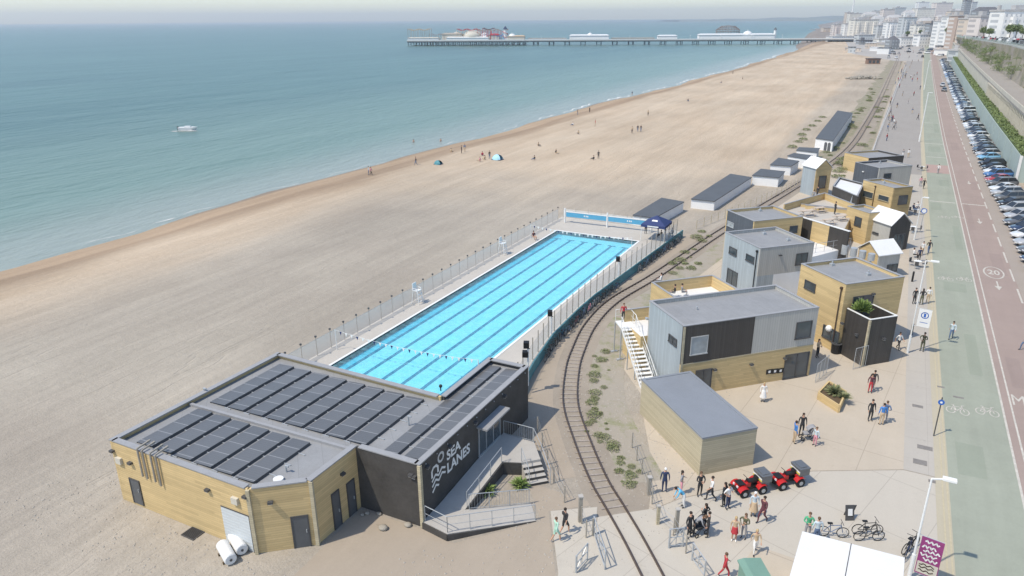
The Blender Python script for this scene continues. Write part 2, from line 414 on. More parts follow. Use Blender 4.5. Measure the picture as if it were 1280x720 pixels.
i0, i1 = len(offs)+2, len(offs)+4
for j in range(len(rows)-1):
    for i in range(nc-1):
        if i0 <= i < i1 and ys[j] >= PY0-.01 and ys[j+1] <= PY1+.01: continue
        a = j*nc+i; fs.append((a, a+1, a+nc+1, a+nc))
mb.add([p for r in rows for p in r], fs)
struct(mb, 'beach_ground')
# ---- sea
mb = MB(); mb.use('sea'); mb.sheet([(-30000, -3000), (1500, -3000), (1500, 40000), (-30000, 40000)], -2.5); struct(mb, 'sea')
# surf: thin broken lines of foam lying along the water's edge
plain('foam', (.6, .6, .57), .8, .1, 3)
mb = MB(); mb.use('foam')
def foam(y0, y1, off, wd):
    y = y0
    ps = []
    while y <= y1:
        f = math.sin(math.pi*(y-y0)/(y1-y0))**.5
        c = shore(y)+wob(y)*.8+off+.5*math.sin(y*.7)
        k = wd*f*(.4+.9*random.random())
        ps.append(((c-k, y, -2.488+.0), (c+k*.4, y, -2.488))); y += 1.1 if y1-y0 < 60 else 2.5
    mb.strip([a for a, b in ps], [b for a, b in ps])
for (a, b, o, w_) in ((58, 68, -1.6, .3), (70, 75, -1.8, .5), (76, 84, -1.5, .25), (95, 104, -1.3, .3), (108, 130, -1.2, .25), (205, 225, -1.6, .6), (228, 262, -1.8, 1.1), (268, 300, -1.8, 1.4), (305, 345, -2, 1.2), (352, 400, -1.8, 1.4), (410, 470, -2, 1.6), (480, 560, -2, 1.7), (580, 700, -2, 2), (150, 170, -1.4, .35), (178, 196, -1.4, .4)):
    foam(a, b, o+.3, w_*.6)
tag(mb.build('surf_foam'), kind='stuff')

# ---- ground surfaces
def roadmat(name, c, v=.07):
    m, t, p = newmat(name); P = geo(t)
    mp = nn(t, 'ShaderNodeMapping'); mp.inputs['Scale'].default_value = (1, .08, 1); t.links.new(P, mp.inputs[0])
    a = noise(t, P, .12, 4); b = noise(t, P, 5, 4, .7); s_ = noise(t, mp.outputs[0], 1.1, 4); d = noise(t, P, .9, 4, .6)
    f = mth(t, 'ADD', mth(t, 'ADD', mth(t, 'MULTIPLY', a, .35), mth(t, 'MULTIPLY', b, .2)), mth(t, 'ADD', mth(t, 'MULTIPLY', s_, .25), mth(t, 'MULTIPLY', d, .2)))
    f = rng(t, f, .35, .65)
    base = mixc(t, f, tuple(x*(1-v) for x in c), tuple(x*(1+v) for x in c))
    sp = rng(t, noise(t, P, 1.7, 2), .72, .76)
    t.links.new(mixc(t, mth(t, 'MULTIPLY', sp, .25), base, tuple(x*.6 for x in c)), p.inputs['Base Color'])
    p.inputs['Roughness'].default_value = .9; p.inputs['Specular IOR Level'].default_value = .15; bump(t, p, b, .15, .01)
    return m
roadmat('asphalt', S(188, 182, 175, .6)); roadmat('red_road', S(190, 171, 161, .6), .1); roadmat('green_lane', S(187, 192, 175, .58), .12)
roadmat('paving_tan', S(216, 203, 184, .65)); roadmat('paving_pale', S(216, 208, 194, .66), .05); roadmat('paving_grey', S(207, 200, 189, .64))
roadmat('sand_path', S(196, 182, 164, .62), .09); roadmat('parking', S(196, 184, 172, .58)); roadmat('strip_yellow', S(214, 204, 180, .62)); roadmat('ballast', S(190, 178, 162, .58), .18)
roadmat('pink_cross', S(205, 178, 168, .6)); plain('line_white', S(222, 216, 204, .66), .8, .25, 3); plain('line_yellow', S(216, 204, 172, .64), .8, .12, 5)
def joints(name, s_, ang):
    m = MATS[name]; t = m.node_tree; p = t.nodes['Principled BSDF']; src = p.inputs['Base Color'].links[0].from_socket
    mp = nn(t, 'ShaderNodeMapping'); mp.inputs['Rotation'].default_value = (0, 0, ang); t.links.new(geo(t), mp.inputs[0]); sep = nn(t, 'ShaderNodeSeparateXYZ'); t.links.new(mp.outputs[0], sep.inputs[0])
    a = mth(t, 'LESS_THAN', mth(t, 'FRACT', mth(t, 'DIVIDE', sep.outputs[0], s_)), .012); b = mth(t, 'LESS_THAN', mth(t, 'FRACT', mth(t, 'DIVIDE', sep.outputs[1], s_*1.6)), .009)
    stn = rng(t, noise(t, geo(t), .45, 5, .7), .58, .68); f = mth(t, 'ADD', mth(t, 'MULTIPLY', mth(t, 'MAXIMUM', a, b), .28), mth(t, 'MULTIPLY', stn, .10))
    t.links.new(mixc(t, f, src, (.12, .10, .085)), p.inputs['Base Color'])
joints('paving_tan', 4.2, .12); joints('paving_pale', 3.4, .3); joints('paving_grey', 1.75, 0)
roadmat('lane_patch', S(182, 189, 171, .56), .1); roadmat('road_patch', S(187, 168, 159, .58), .1)
def lane(name, x0, x1, y0, y1, z, m, both=True):
    mb = MB(); mb.use(m); y = y0; L = []; R = []
    while True:
        b = bend(y); L.append((x0+b*(1 if both else .4), y, z)); R.append((x1+b, y, z))
        if y >= y1: break
        y = min(y1, y+12)
    mb.add(L+R, [(i, i+len(L), i+len(L)+1, i+1) for i in range(len(L)-1)])
    return struct(mb, name)
lane('promenade', -3.4, 5.7, 150, 900, .008, 'asphalt')
mb = MB(); mb.use('paving_tan')
mb.sheet([(-9.3, 34.6), (-8.0, 36.6), (-3.4, 41.2), (-1.3, 43.2), (3.85, 46.0), (3.85, 150), (-9, 150), (-16.5, 96), (-19.5, 70), (-17.6, 52.5), (-14.2, 48), (-12.6, 44), (-10.2, 38.5)], .008); struct(mb, 'paving')
mb = MB(); mb.use('paving_pale')
mb.sheet([(-9.3, 34.5), (-8.0, 36.5), (-3.4, 41.1), (-1.3, 43.1), (3.85, 45.9), (5.6, 45.9), (5.6, 10), (-3, 10), (-9, 34)], .012); struct(mb, 'forecourt')
mb = MB(); mb.use('paving_tan')
mb.sheet([(-3.2, 34.4), (-.9, 34.3), (-.9, 28), (-4.5, 28)], .016); struct(mb, 'paving_patch')
lane('pavement', 3.85, 5.6, 46, 150, .012, 'paving_grey')
lane('kerb_strip', 5.6, 6.35, 10, 700, .016, 'strip_yellow')
lane('cycle_lane', 6.35, 10.2, 0, 900, .02, 'green_lane')
lane('road', 10.2, 14.2, -10, 1000, .02, 'red_road')
lane('parking_strip', 14.2, 20.4, 0, 700, .016, 'parking')
for nm, a, b, m in (('yellow_line', 5.95, 6.03, 'line_yellow'), ('yellow_line', 6.2, 6.28, 'line_yellow'), ('white_line', 10.12, 10.26, 'line_white'), ('white_line', 10.72, 10.84, 'line_white')):
    lane(nm, a, b, 20, 700, .026, m)
mb = MB(); mb.use('line_white')
y = 76
while y < 420:
    b = bend(y); mb.sheet([(13.95+b, y), (14.13+b, y), (14.13+b, y+4.6), (13.95+b, y+4.6)], .026); y += 7.2
struct(mb, 'dashed_line')
mb = MB(); mb.use('line_white')
for y, a, b in ((128, 6.5, 10), (171, 6.5, 10), (190, 6.5, 10.1), (229, 6.5, 10.1)): mb.sheet([(a, y), (b, y), (b, y+.35), (a, y+.35)], .025)
mb.sheet([(10.9, 128), (13.9, 128), (13.9, 128.4), (10.9, 128.4)], .026)
struct(mb, 'cross_line')
for nm, m_, L_ in (('lane_patch', 'lane_patch', ((6.9, 47, 1.6, 4.2), (8.4, 63, .9, 9), (7.2, 84, 2.1, 3), (9.0, 101, .8, 12), (6.6, 122, 1.4, 5), (8.2, 141, 1.5, 6), (7.0, 178, 2.4, 8), (8.8, 210, 1, 20))), ('road_patch', 'road_patch', ((11.2, 62, 1.0, 6), (12.4, 92, 1.2, 9), (11.1, 112, .7, 16), (12.8, 140, 1.0, 7), (11.6, 183, 1.5, 11)))):
    mb = MB(); mb.use(m_)
    for x, y, a, b in L_: mb.sheet([(x, y), (x+a, y+.1), (x+a, y+b), (x, y+b)], .0235)
    struct(mb, nm)
mb = MB(); mb.use('pink_cross'); mb.sheet([(6.4, 153), (10.1, 153), (10.1, 162), (6.4, 162)], .024); struct(mb, 'crossing_patch')
mb = MB(); mb.use('line_white')            # the lane's own round and arrow markings
def flat_path(mb, pts, wd, z=.028):
    for a, b in zip(pts, pts[1:]):
        a = Vector(a[:2]); b = Vector(b[:2]); d = (b-a).normalized(); n = Vector((-d.y, d.x))*wd/2
        mb.sheet([a-n, b-n, b+n, a+n], z)
def cyc(cx, cy, s, rz):
    mb = MB(); mb.use('line_white')
    def P(u, v): return (cx+(u*math.cos(rz)-v*math.sin(rz))*s, cy+(u*math.sin(rz)+v*math.cos(rz))*s*1.7)
    for q in (-.55, .55): flat_path(mb, [P(q+.36*math.cos(k*math.pi/6), .36*math.sin(k*math.pi/6)) for k in range(13)], .07)
    flat_path(mb, [P(-.55, 0), P(-.1, 0), P(.4, .5), P(-.25, .5), P(-.1, 0)], .07); flat_path(mb, [P(.55, 0), P(.33, .7), P(.6, .75)], .07)
    flat_path(mb, [P(-.55, 0), P(-.25, .65), P(-.45, .68)], .07); struct(mb, 'cycle_symbol')
for (px, py), r in (((1197, 514), 0), ((1234, 516), 0), ((1182, 349), 0), ((1205, 350), 0), ((1180, 272), 0), ((1197, 272), 0)):
    p = at(px, py); cyc(p.x, p.y, .8, r)
def textmesh(body, size, bold=.0, sx=1.0):
    cu = bpy.data.curves.new('t', 'FONT'); cu.body = body; cu.size = size; cu.offset = bold; cu.align_x = 'CENTER'; cu.align_y = 'CENTER'
    cu.extrude = 0; cu.resolution_u = 3
    o = bpy.data.objects.new('t', cu); col.objects.link(o)
    dg = bpy.context.evaluated_depsgraph_get(); me = bpy.data.meshes.new_from_object(o.evaluated_get(dg))
    vs = [Vector(v.co) for v in me.vertices]; fs = [tuple(p.vertices) for p in me.polygons]
    bpy.data.objects.remove(o); bpy.data.curves.remove(cu); bpy.data.meshes.remove(me)
    for v in vs: v.x *= sx
    return vs, fs
mb = MB(); mb.use('line_white'); c = at(1242, 341)
flat_path(mb, [(c.x+.95*math.cos(k*math.pi/12), c.y+2.2*math.sin(k*math.pi/12)) for k in range(25)], .16)
vs, fs = textmesh('20', 1.2, .02); mb.add([(c.x+v.x, c.y+v.y*2.0, .03) for v in vs], fs); struct(mb, 'speed_marking')
mb = MB(); mb.use('line_white')
for px, py in ((1247, 356), (1224, 276), (1211, 228)):
    c = at(px, py); mb.sheet([(c.x-.07, c.y+1.2), (c.x+.07, c.y+1.2), (c.x+.07, c.y-.6), (c.x-.07, c.y-.6)], .03); mb.sheet([(c.x-.35, c.y-.6), (c.x+.35, c.y-.6), (c.x, c.y-1.9)], .03)
struct(mb, 'arrow_marking')
mb = MB(); mb.use('line_white'); c = at(1279, 503); vs, fs = textmesh('MAX', 1.3, 0)
mb.add([(c.x+.6+v.x, c.y+v.y*2.0, .03) for v in vs], fs); struct(mb, 'road_lettering')
mb = MB(); mb.use('concrete')       # real kerb steps: the beach-side edge of the cycle lane and the bay edge
y = 20
for a, b in ((150, 700),):
    L = list(range(a, b+1, 10))
    for y0, y1 in zip(L, L[1:]): mb.span((-3.5+bend(y0), y0), (-3.5+bend(y1), y1), .25, 0, .14)
struct(mb, 'promenade_kerb')
# manhole lids, gullies and patch repairs
plain('lid', S(170, 164, 158, .5), .8, .2); mb = MB(); mb.use('lid')
for px, py, a, b in ((1156, 560, .9, .5), (1150, 578, .8, .6), (1165, 602, .4, .3), (1176, 484, .5, .25), (1198, 497, .7, .25), (1147, 508, .7, .4)):
    c = at(px, py); mb.box((c.x, c.y, .02), (a, b, .02))
struct(mb, 'lids')
# ---- Sand path, level crossing, railway
def cr(P, n=10):
    out = []
    for i in range(len(P)-1):
        p0, p1, p2, p3 = P[max(0, i-1)], P[i], P[i+1], P[min(len(P)-1, i+2)]
        for k in range(n):
            t_ = k/n
            out.append(tuple(.5*((2*p1[j])+(-p0[j]+p2[j])*t_+(2*p0[j]-5*p1[j]+4*p2[j]-p3[j])*t_*t_+(-p0[j]+3*p1[j]-3*p2[j]+p3[j])*t_**3) for j in range(2)))
    return out+[tuple(P[-1][:2])]
TR = [at(*p) for p in ((835, 760), (813, 716), (790, 672), (768, 634), (748, 600), (727, 550), (713, 505), (715, 465), (722, 440), (738, 407), (767, 377), (815, 348), (860, 318), (905, 288))]
TR = [(p.x, p.y) for p in TR]+[(-14.2, 125), (-10.6, 150), (-8.3, 176), (-7.3, 211), (-6.5, 288), (-6.3, 412), (-6.0, 571), (-7, 700)]
TC = cr(TR, 12)
def resample(P, step):
    out = [Vector(P[0][:2])]; acc = 0
    for a, b in zip(P, P[1:]):
        a = Vector(a[:2]); b = Vector(b[:2]); L = (b-a).length
        while acc+L >= step:
            f = (step-acc)/L; a = a+(b-a)*f; out.append(a.copy()); L = (b-a).length; acc = 0
        acc += L
    return out
def offset(P, d):
    o = []
    for i, p in enumerate(P):
        q = P[min(len(P)-1, i+1)]-P[max(0, i-1)]; q.normalize(); o.append(p+Vector((-q.y, q.x))*d)
    return o
TS = resample(TC, .66); G2 = .55
def ribbon(name, P, d0, d1, z, m):
    mb = MB(); mb.use(m); A = offset(P, d0); B = offset(P, d1)
    mb.add([(*a, z) for a in A]+[(*b, z) for b in B], [(i+len(A), i, i+1, i+len(A)+1) for i in range(len(A)-1)]); return struct(mb, name)
T1 = [p for p in TS if p.y > 20]
ribbon('ballast_bed', T1, -2.6, 1.35, .006, 'ballast')
ribbon('trackside_path', [p for p in T1 if 36 < p.y < 93], 1.3, 3.6, .010, 'sand_path')
m, t, p = newmat('weedy_gravel'); P_ = geo(t); a_ = noise(t, P_, .9, 6, .75); a2_ = noise(t, P_, .2, 3); c_ = mixc(t, rng(t, mth(t, 'ADD', mth(t, 'MULTIPLY', a_, .6), mth(t, 'MULTIPLY', a2_, .5)), .54, .66), S(196, 186, 170, .58), (.22, .225, .12)); t.links.new(c_, p.inputs['Base Color']); p.inputs['Roughness'].default_value = .95; bump(t, p, a_, .8, .15)
ribbon('weedy_verge', [p for p in T1 if 35 < p.y < 62], -4.2, -1.5, .009, 'weedy_gravel'); ribbon('weedy_verge', [p for p in T1 if 62 <= p.y < 110], -4.0, -1.4, .009, 'weedy_gravel')
rt = thing('railway_track', 'narrow railway track curving from the level crossing along the pool and up the beach', 'railway track', (*T1[0], 0))
for d in (-G2, G2):
    mb = MB(); A = offset(T1, d-.04); B = offset(T1, d+.04); n_ = len(A)
    mb.add([(*a, .17) for a in A]+[(*b, .17) for b in B]+[(*a, .02) for a in A]+[(*b, .02) for b in B],
           [(i, i+n_, i+n_+1, i+1) for i in range(n_-1)]+[(i, i+1, i+1+2*n_, i+2*n_) for i in range(n_-1)]+[(i+n_, i+3*n_, i+3*n_+1, i+n_+1) for i in range(n_-1)])
    mb.build('rail', 'rail_steel', rt)
far_ = MB(); cnt = 0
for i in range(1, len(T1)-1):
    p = T1[i]
    if p.y < 33.6: continue
    if p.y > 300: break
    d = (T1[i+1]-T1[i-1]); rz = math.atan2(d.y, d.x)
    jit = random.uniform(-.04, .04)
    tgt = MB() if cnt < 100 else far_
    tgt.box((p.x+jit, p.y, .032+.002*random.random()), (.13, 1.5+random.uniform(-.1, .15), .05), rz+random.uniform(-.03, .03))
    if cnt < 100: tgt.build('sleeper', 'sleeper', rt)
    cnt += 1
tag(far_.build('sleeper', 'sleeper', rt), kind='stuff')
mb = MB(); mb.use('paving_pale')
mb.sheet([(-11.75, 32.7), (-9.2, 34.85), (-8.2, 33.9), (-4.4, 28), (-3, 10), (-13, 10), (-10.4, 28.3)], .02); struct(mb, 'level_crossing')
mb = MB(); mb.use('paving_pale')
mb.sheet([(-14.4, 31.95), (-12.1, 33.55), (-10.25, 28.3), (-9, 22), (-10.5, 22), (-11.9, 27.5)], .024); struct(mb, 'footpath')
mb = MB(); mb.use('sand_path')
mb.sheet([(-16.9, 33.9), (-12.2, 33.8), (-14.5, 31.9), (-12, 27.4), (-12.5, 20), (-24, 20), (-24.4, 27), (-20.3, 27.2), (-18, 27), (-14.5, 30.9)], .003); struct(mb, 'sandy_yard')

# ================================================================ POOL
DZ = .7
plain('pool_shade', (.12, .58, .74), .5, .05); plain('pool_tile', (.44, .80, .88), .5, .05, .4); plain('pool_line', (.02, .17, .30), .6, .1); plain('mural_teal', S(110, 170, 178, .6), .7, .3, .9)
mb = MB(); mb.use('deck_white')
EDGE = [(-22.0, 42.2), (-23.2, 47.5), (-24.1, 53.3), (-24.4, 60), (-24.4, 64), (-23.7, 76), (-22.8, 91.4)]
mb.prism([(-40.15, 34.75), (PX0, 34.75), (PX0, 91.6), (-40.15, 91.6)], -.2, DZ)
mb.prism([(PX0, PY1), (PX1, PY1), (PX1, 91.6), (PX0, 91.6)], -.2, DZ)
mb.prism([(PX0, 34.75), (PX1, 34.75), (PX1, PY0), (PX0, PY0)], -.2, DZ)
mb.prism([(PX1, 34.75), (-23.6, 34.75), (-23.6, 40.75), (-22.0, 40.95)]+EDGE+[(PX1, 91.6)], -.2, DZ)
struct(mb, 'pool_deck')
mb = MB(); mb.use('mural_teal')
E2 = [(-21.9, 41.0)]+EDGE
for a, b in zip(E2, E2[1:]): mb.span((a[0]+.09, a[1]), (b[0]+.09, b[1]), .12, 0, DZ+.25)
tag(mb.build('retaining_wall', loc=(-24, 60, 0)), 'low teal painted retaining wall curving below the glazed pool fence on the railway side', 'wall')
pl = thing('swimming_pool', 'long turquoise outdoor swimming pool with six dark lane lines', 'swimming pool', (PX0, PY0, 0))
mb = MB(); mb.use('pool_tile'); zf = .2
mb.sheet([(PX0, PY0), (PX1, PY0), (PX1, PY1), (PX0, PY1)], zf)
for a, b in (((PX0, PY0), (PX0, PY1)), ((PX1, PY0), (PX1, PY1)), ((PX0, PY0), (PX1, PY0)), ((PX0, PY1), (PX1, PY1))):
    mb.add([(*a, zf), (*b, zf), (*b, DZ-.004), (*a, DZ-.004)], [(0, 1, 2, 3)])
mb.build('basin', parent=pl); mb = MB(); mb.box((PX0+.42, (PY0+PY1)/2, zf+.01), (.82, PY1-PY0-.02, .012)); mb.build('shade_band', 'pool_shade', pl)  # azure strip on the floor paints the beach side wall's shade under water
lw = (PX1-PX0)/6
for k in range(6):
    x = PX0+lw*(k+.5); mb = MB(); mb.box((x, (PY0+PY1)/2, zf+.02), (.29, PY1-PY0-4, .02))
    mb.box((x, PY1-1.9, zf+.021), (1.0, .26, .02)); mb.box((x, PY0+1.9, zf+.021), (1.0, .26, .02)); mb.build('lane_line', 'pool_line', pl)
m, t, p = newmat('pool_water')
t.nodes.remove(p); tr = nn(t, 'ShaderNodeBsdfTransparent'); tr.inputs[0].default_value = (.66, .93, .99, 1)
gl = nn(t, 'ShaderNodeBsdfGlossy'); gl.inputs['Roughness'].default_value = .06
df = nn(t, 'ShaderNodeBsdfDiffuse'); df.inputs[0].default_value = (.36, .72, .83, 1)
fr = nn(t, 'ShaderNodeFresnel'); fr.inputs[0].default_value = 1.33
P = geo(t); nz = mth(t, 'ADD', noise(t, P, 1.6, 5, .65), mth(t, 'MULTIPLY', noise(t, P, 6, 3), .35))
bm = nn(t, 'ShaderNodeBump'); bm.inputs['Strength'].default_value = .35; bm.inputs['Distance'].default_value = .12; t.links.new(nz, bm.inputs['Height'])
for q in (gl, fr, df): t.links.new(bm.outputs[0], q.inputs['Normal'])
m1 = nn(t, 'ShaderNodeMixShader'); m2 = nn(t, 'ShaderNodeMixShader')
t.links.new(rng(t, noise(t, P, 2.2, 5, .7), .35, .7, .08, .34), m1.inputs[0]); t.links.new(tr.outputs[0], m1.inputs[1]); t.links.new(df.outputs[0], m1.inputs[2])
t.links.new(fr.outputs[0], m2.inputs[0]); t.links.new(m1.outputs[0], m2.inputs[1]); t.links.new(gl.outputs[0], m2.inputs[2])
t.links.new(m2.outputs[0], t.nodes['Material Output'].inputs[0])
mb = MB(); mb.sheet([(PX0, PY0), (PX1, PY0), (PX1, PY1), (PX0, PY1)], .63); mb.build('water', 'pool_water', pl)
mb = MB(); w_ = .22
for a, b in (((PX0-w_/2, PY0), (PX0-w_/2, PY1)), ((PX1+w_/2, PY0), (PX1+w_/2, PY1))): mb.span(a, b, w_, DZ, DZ+.03)
mb.span((PX0-w_, PY1+w_/2), (PX1+w_, PY1+w_/2), w_, DZ, DZ+.03); mb.build('coping', 'white_paint', pl)
# glazed fences
def post_fence(name, label, pts, step, h, z0, glass=(.1, 1.5), capm=None, gm='fence_glass', pm='galv', r=.028, frost=None):
    R = resample([p[:2] for p in pts], step)
    root = thing(name, label, 'fence', (*R[0], z0))
    for p in R:
        mb = MB(); mb.use(pm); mb.tube((*p, z0), (*p, z0+h), r, 5)
        if capm: mb.use(capm); mb.box((p.x, p.y, z0+h+.06), (.13, .13, .14))
        mb.build('post', parent=root)
    for a, b in zip(R, R[1:]):
        d = (b-a).normalized()*.05; mb = MB(); mb.use(gm)
        mb.add([(*(a+d), z0+glass[0]), (*(b-d), z0+glass[0]), (*(b-d), z0+glass[1]), (*(a+d), z0+glass[1])], [(0, 1, 2, 3)])
        mb.build('glass_panel', parent=root)
    if frost:
        mb = MB()
        for a, b in zip(R, R[1:]):
            mb.tube((*a, z0+glass[1]), (*b, z0+glass[1]), .02, 4)
        mb.build('rail', pm, root)
    return root
post_fence('glazed_fence', 'glazed fence with lamp topped posts along the beach side of the pool', [(-39.98, 35.5), (-39.98, 91.3)], 1.75, 1.7, DZ, capm='frame_dark', glass=(.1, 1.5), frost=1, gm='pool_glass', pm='concrete')
post_fence('glazed_fence', 'short run of glazed fence behind the blue banner at the far end of the pool', [(-39.9, 91.45), (-23, 91.35)], 1.9, 1.5, DZ, glass=(.1, 1.2), pm='concrete', gm='pool_glass')
post_fence('glazed_fence', 'curved glazed fence of tall grey posts on the railway side of the pool', [(a-.25, b) for a, b in EDGE], 1.55, 2.0, DZ, glass=(.1, 1.5), r=.045, gm='pool_glass', pm='stone')
# blue banner on white posts
bt = thing('banner_screen', 'long light blue banner stretched between white posts at the far end of the pool', 'banner', (-39.5, 90.6, DZ))
A, B_ = at(706, 278, DZ), at(836, 293, DZ)
A = Vector((A.x, A.y, 0)); B_ = Vector((B_.x, B_.y, 0)); dr = (B_-A)
for k, f in enumerate((0, .42, .84)):
    q = A+dr*f; mb = MB(); mb.tube((q.x, q.y, DZ), (q.x, q.y, DZ+2.0), .11, 8); mb.build('post', 'white_paint', bt)
for f0, f1 in ((.012, .41), (.43, .83)):
    q0, q1 = A+dr*f0, A+dr*f1; mb = MB(); mb.span(q0, q1, .05, DZ+.85, DZ+1.5); fb = mb.build('fabric', 'blue_fabric', bt)
    mb = MB(); mb.span(q0, q1, .1, DZ+1.5, DZ+1.6); mb.build('top_roll', 'white_paint', bt)
    mb = MB(); n_ = Vector((dr.y, -dr.x, 0)).normalized()*.032; c = (q0+q1)/2+n_; u = dr.normalized()
    for o in (-.25, .05, .3):
        cc = c+u*o*.9
        mb.box((cc.x, cc.y, DZ+1.18), (.14, .012, .2), math.atan2(dr.y, dr.x))
    mb.build('emblem', 'white_paint', fb)
# backstroke flags
def flagline(x0, y0, x1, y1, label):
    r = thing('flag_line', label, 'flag line', (x0, y0, DZ))
    for x, y in ((x0, y0), (x1, y1)):
        mb = MB(); mb.tube((x, y, DZ), (x, y, DZ+1.9), .03, 6); mb.build('post', 'white_paint', r)
    mb = MB(); N = 24; P = []
    for k in range(N+1):
        f = k/N; P.append(Vector((x0+(x1-x0)*f, y0+(y1-y0)*f, DZ+1.85-.35*4*f*(1-f))))
    mb.path(P, .012, 4); mb.build('cord', 'white_paint', r)
    for k in range(1, N):
        mb = MB(); q = P[k]; mb.add([q+Vector((-.12, .01, 0)), q+Vector((.12, .01, 0)), q+Vector((0, .01, -.32)), q+Vector((-.12, -.01, 0)), q+Vector((.12, -.01, 0)), q+Vector((0, -.01, -.32))], [(0, 2, 1), (3, 4, 5), (0, 1, 4, 3), (1, 2, 5, 4), (2, 0, 3, 5)])
        mb.build('pennant', ('white_paint', 'navy_fabric', 'white_paint')[k % 3], r)
flagline(-39.3, 42.4, -25.6, 42.9, 'string of pennants on posts across the near end of the pool')
flagline(-39.2, 79.5, -25.8, 79.7, 'string of pennants on posts across the far end of the pool')
# lifeguard chairs
def guard_chair(x, y, label):
    r = thing('lifeguard_chair', label, 'lifeguard chair', (x, y, DZ))
    for a in (-1, 1):
        for b in (-1, 1):
            mb = MB(); mb.tube((x+a*.42, y+b*.42, DZ), (x+a*.26, y+b*.26, DZ+1.35), .035, 5); mb.build('leg', 'white_paint', r)
    mb = MB(); mb.box((x, y, DZ+1.38), (.66, .62, .06)); mb.build('seat', 'white_paint', r)
    mb = MB(); mb.box((x-.3, y, DZ+1.75), (.06, .62, .7)); mb.build('backrest', 'white_paint', r)
    for b in (-1, 1): mb = MB(); mb.box((x, y+b*.31, DZ+1.6), (.6, .05, .05)); mb.box((x+.28, y+b*.31, DZ+1.48), (.05, .05, .22)); mb.build('armrest', 'white_paint', r)
    mb = MB()
    for k in range(3): mb.box((x+.42-.04*k, y, DZ+.3+.36*k), (.06, .7, .05))
    mb.build('ladder', 'white_paint', r)
guard_chair(-39.35, 54.5, 'white lifeguard chair on the beach side deck, the nearer to the solar roof')
guard_chair(-39.35, 72.3, 'white lifeguard chair on the beach side deck, the one farther from the solar roof')
def speaker_post(px, py, h, label, two=False, z=DZ, hand=None):
    c = at(px, py, z); r = thing('loudspeaker_post', label, 'loudspeaker', (c.x, c.y, z))
    mb = MB(); mb.tube((c.x, c.y, z), (c.x, c.y, z+h), .07, 8); mb.build('pole', 'white_paint', r)
    mb = MB(); mb.box((c.x-.12, c.y-.05, z+h+.05), (.42, .36, .5), .4, .15); mb.build('speaker', 'black', r)
    if two: mb = MB(); mb.box((c.x-.18, c.y-.1, z+h-.7), (.45, .4, .45), .4, .1); mb.build('speaker', 'black', r)
    mb = MB(); mb.box((c.x, c.y, z+h-.25), (.3, .06, .06)); mb.build('bracket', 'frame_dark', r)
speaker_post(660, 482, 3.4, 'white pole with two black loudspeakers beside the corner of the solar roofed building', True)
speaker_post(689, 418, 2.0, 'grey loudspeaker on a pole midway along the railway side of the pool')
speaker_post(773, 345, 1.9, 'black loudspeaker on a pole near the far right corner of the pool')
# gazebo
g0 = Vector((-24.9, 86.6, DZ)); g = thing('gazebo', 'navy blue pop-up gazebo at the far right corner of the pool deck', 'gazebo', g0)
mb = MB(); hw = 1.55; b4 = [g0+Vector((sx*hw, sy*hw, 2.15)) for sx, sy in ((-1, -1), (1, -1), (1, 1), (-1, 1))]; ap = g0+Vector((0, 0, 3.1))
lo = [v-Vector((0, 0, .32)) for v in b4]
mb.add(b4+[ap]+lo, [(0, 1, 4), (1, 2, 4), (2, 3, 4), (3, 0, 4), (0, 5, 6, 1), (1, 6, 7, 2), (2, 7, 8, 3), (3, 8, 5, 0)]); cn = mb.build('canopy', 'navy_fabric', g)
mb = MB(); mb.box(g0+Vector((0, -hw-.02, 2.0)), (1.4, .02, .14)); mb.add([g0+Vector(v) for v in ((-.4, -.95, 2.53), (.4, -.95, 2.53), (.3, -.72, 2.67), (-.3, -.72, 2.67))], [(0, 1, 2, 3)]); mb.build('emblem', 'white_paint', cn)
for sx in (-1, 1):
    for sy in (-1, 1): mb = MB(); q = g0+Vector((sx*(hw-.06), sy*(hw-.06), 0)); mb.tube(q, q+Vector((0, 0, 2.15)), .03, 5); mb.build('leg', 'white_paint', g)
# ================================================================ BUILDINGS
class Face:
    """an upright wall plane from P to Q; n points outward"""
    def __init__(s, P, Q, n=None):
        s.P = Vector((P[0], P[1], 0)); s.Q = Vector((Q[0], Q[1], 0)); s.u = (s.Q-s.P).normalized(); s.L = (s.Q-s.P).length
        s.n = Vector((s.u.y, -s.u.x, 0))
        if n is not None and s.n.dot(Vector((*n, 0))) < 0: s.n = -s.n
        elif n is None and s.n.dot(-s.P) < 0: s.n = -s.n
    def px(s, x, y):
        d = ray(x, y); o = Vector((0, 0, H)); t_ = (s.P-o).dot(s.n)/d.dot(s.n); w_ = o+d*t_
        return (w_-s.P).dot(s.u), w_.z
    def box(s, mb, u0, u1, z0, z1, d0, d1):
        v = [s.P+s.u*u+s.n*d+Vector((0, 0, z)) for u in (u0, u1) for d in (d0, d1) for z in (z0, z1)]
        return mb.add(v, [(0, 1, 3, 2), (4, 6, 7, 5), (0, 4, 5, 1), (2, 3, 7, 6), (0, 2, 6, 4), (1, 5, 7, 3)])
    def rect(s, a, b):
        u0, z1 = s.px(*a); u1, z0 = s.px(*b); return min(u0, u1), max(u0, u1), min(z0, z1), max(z0, z1)
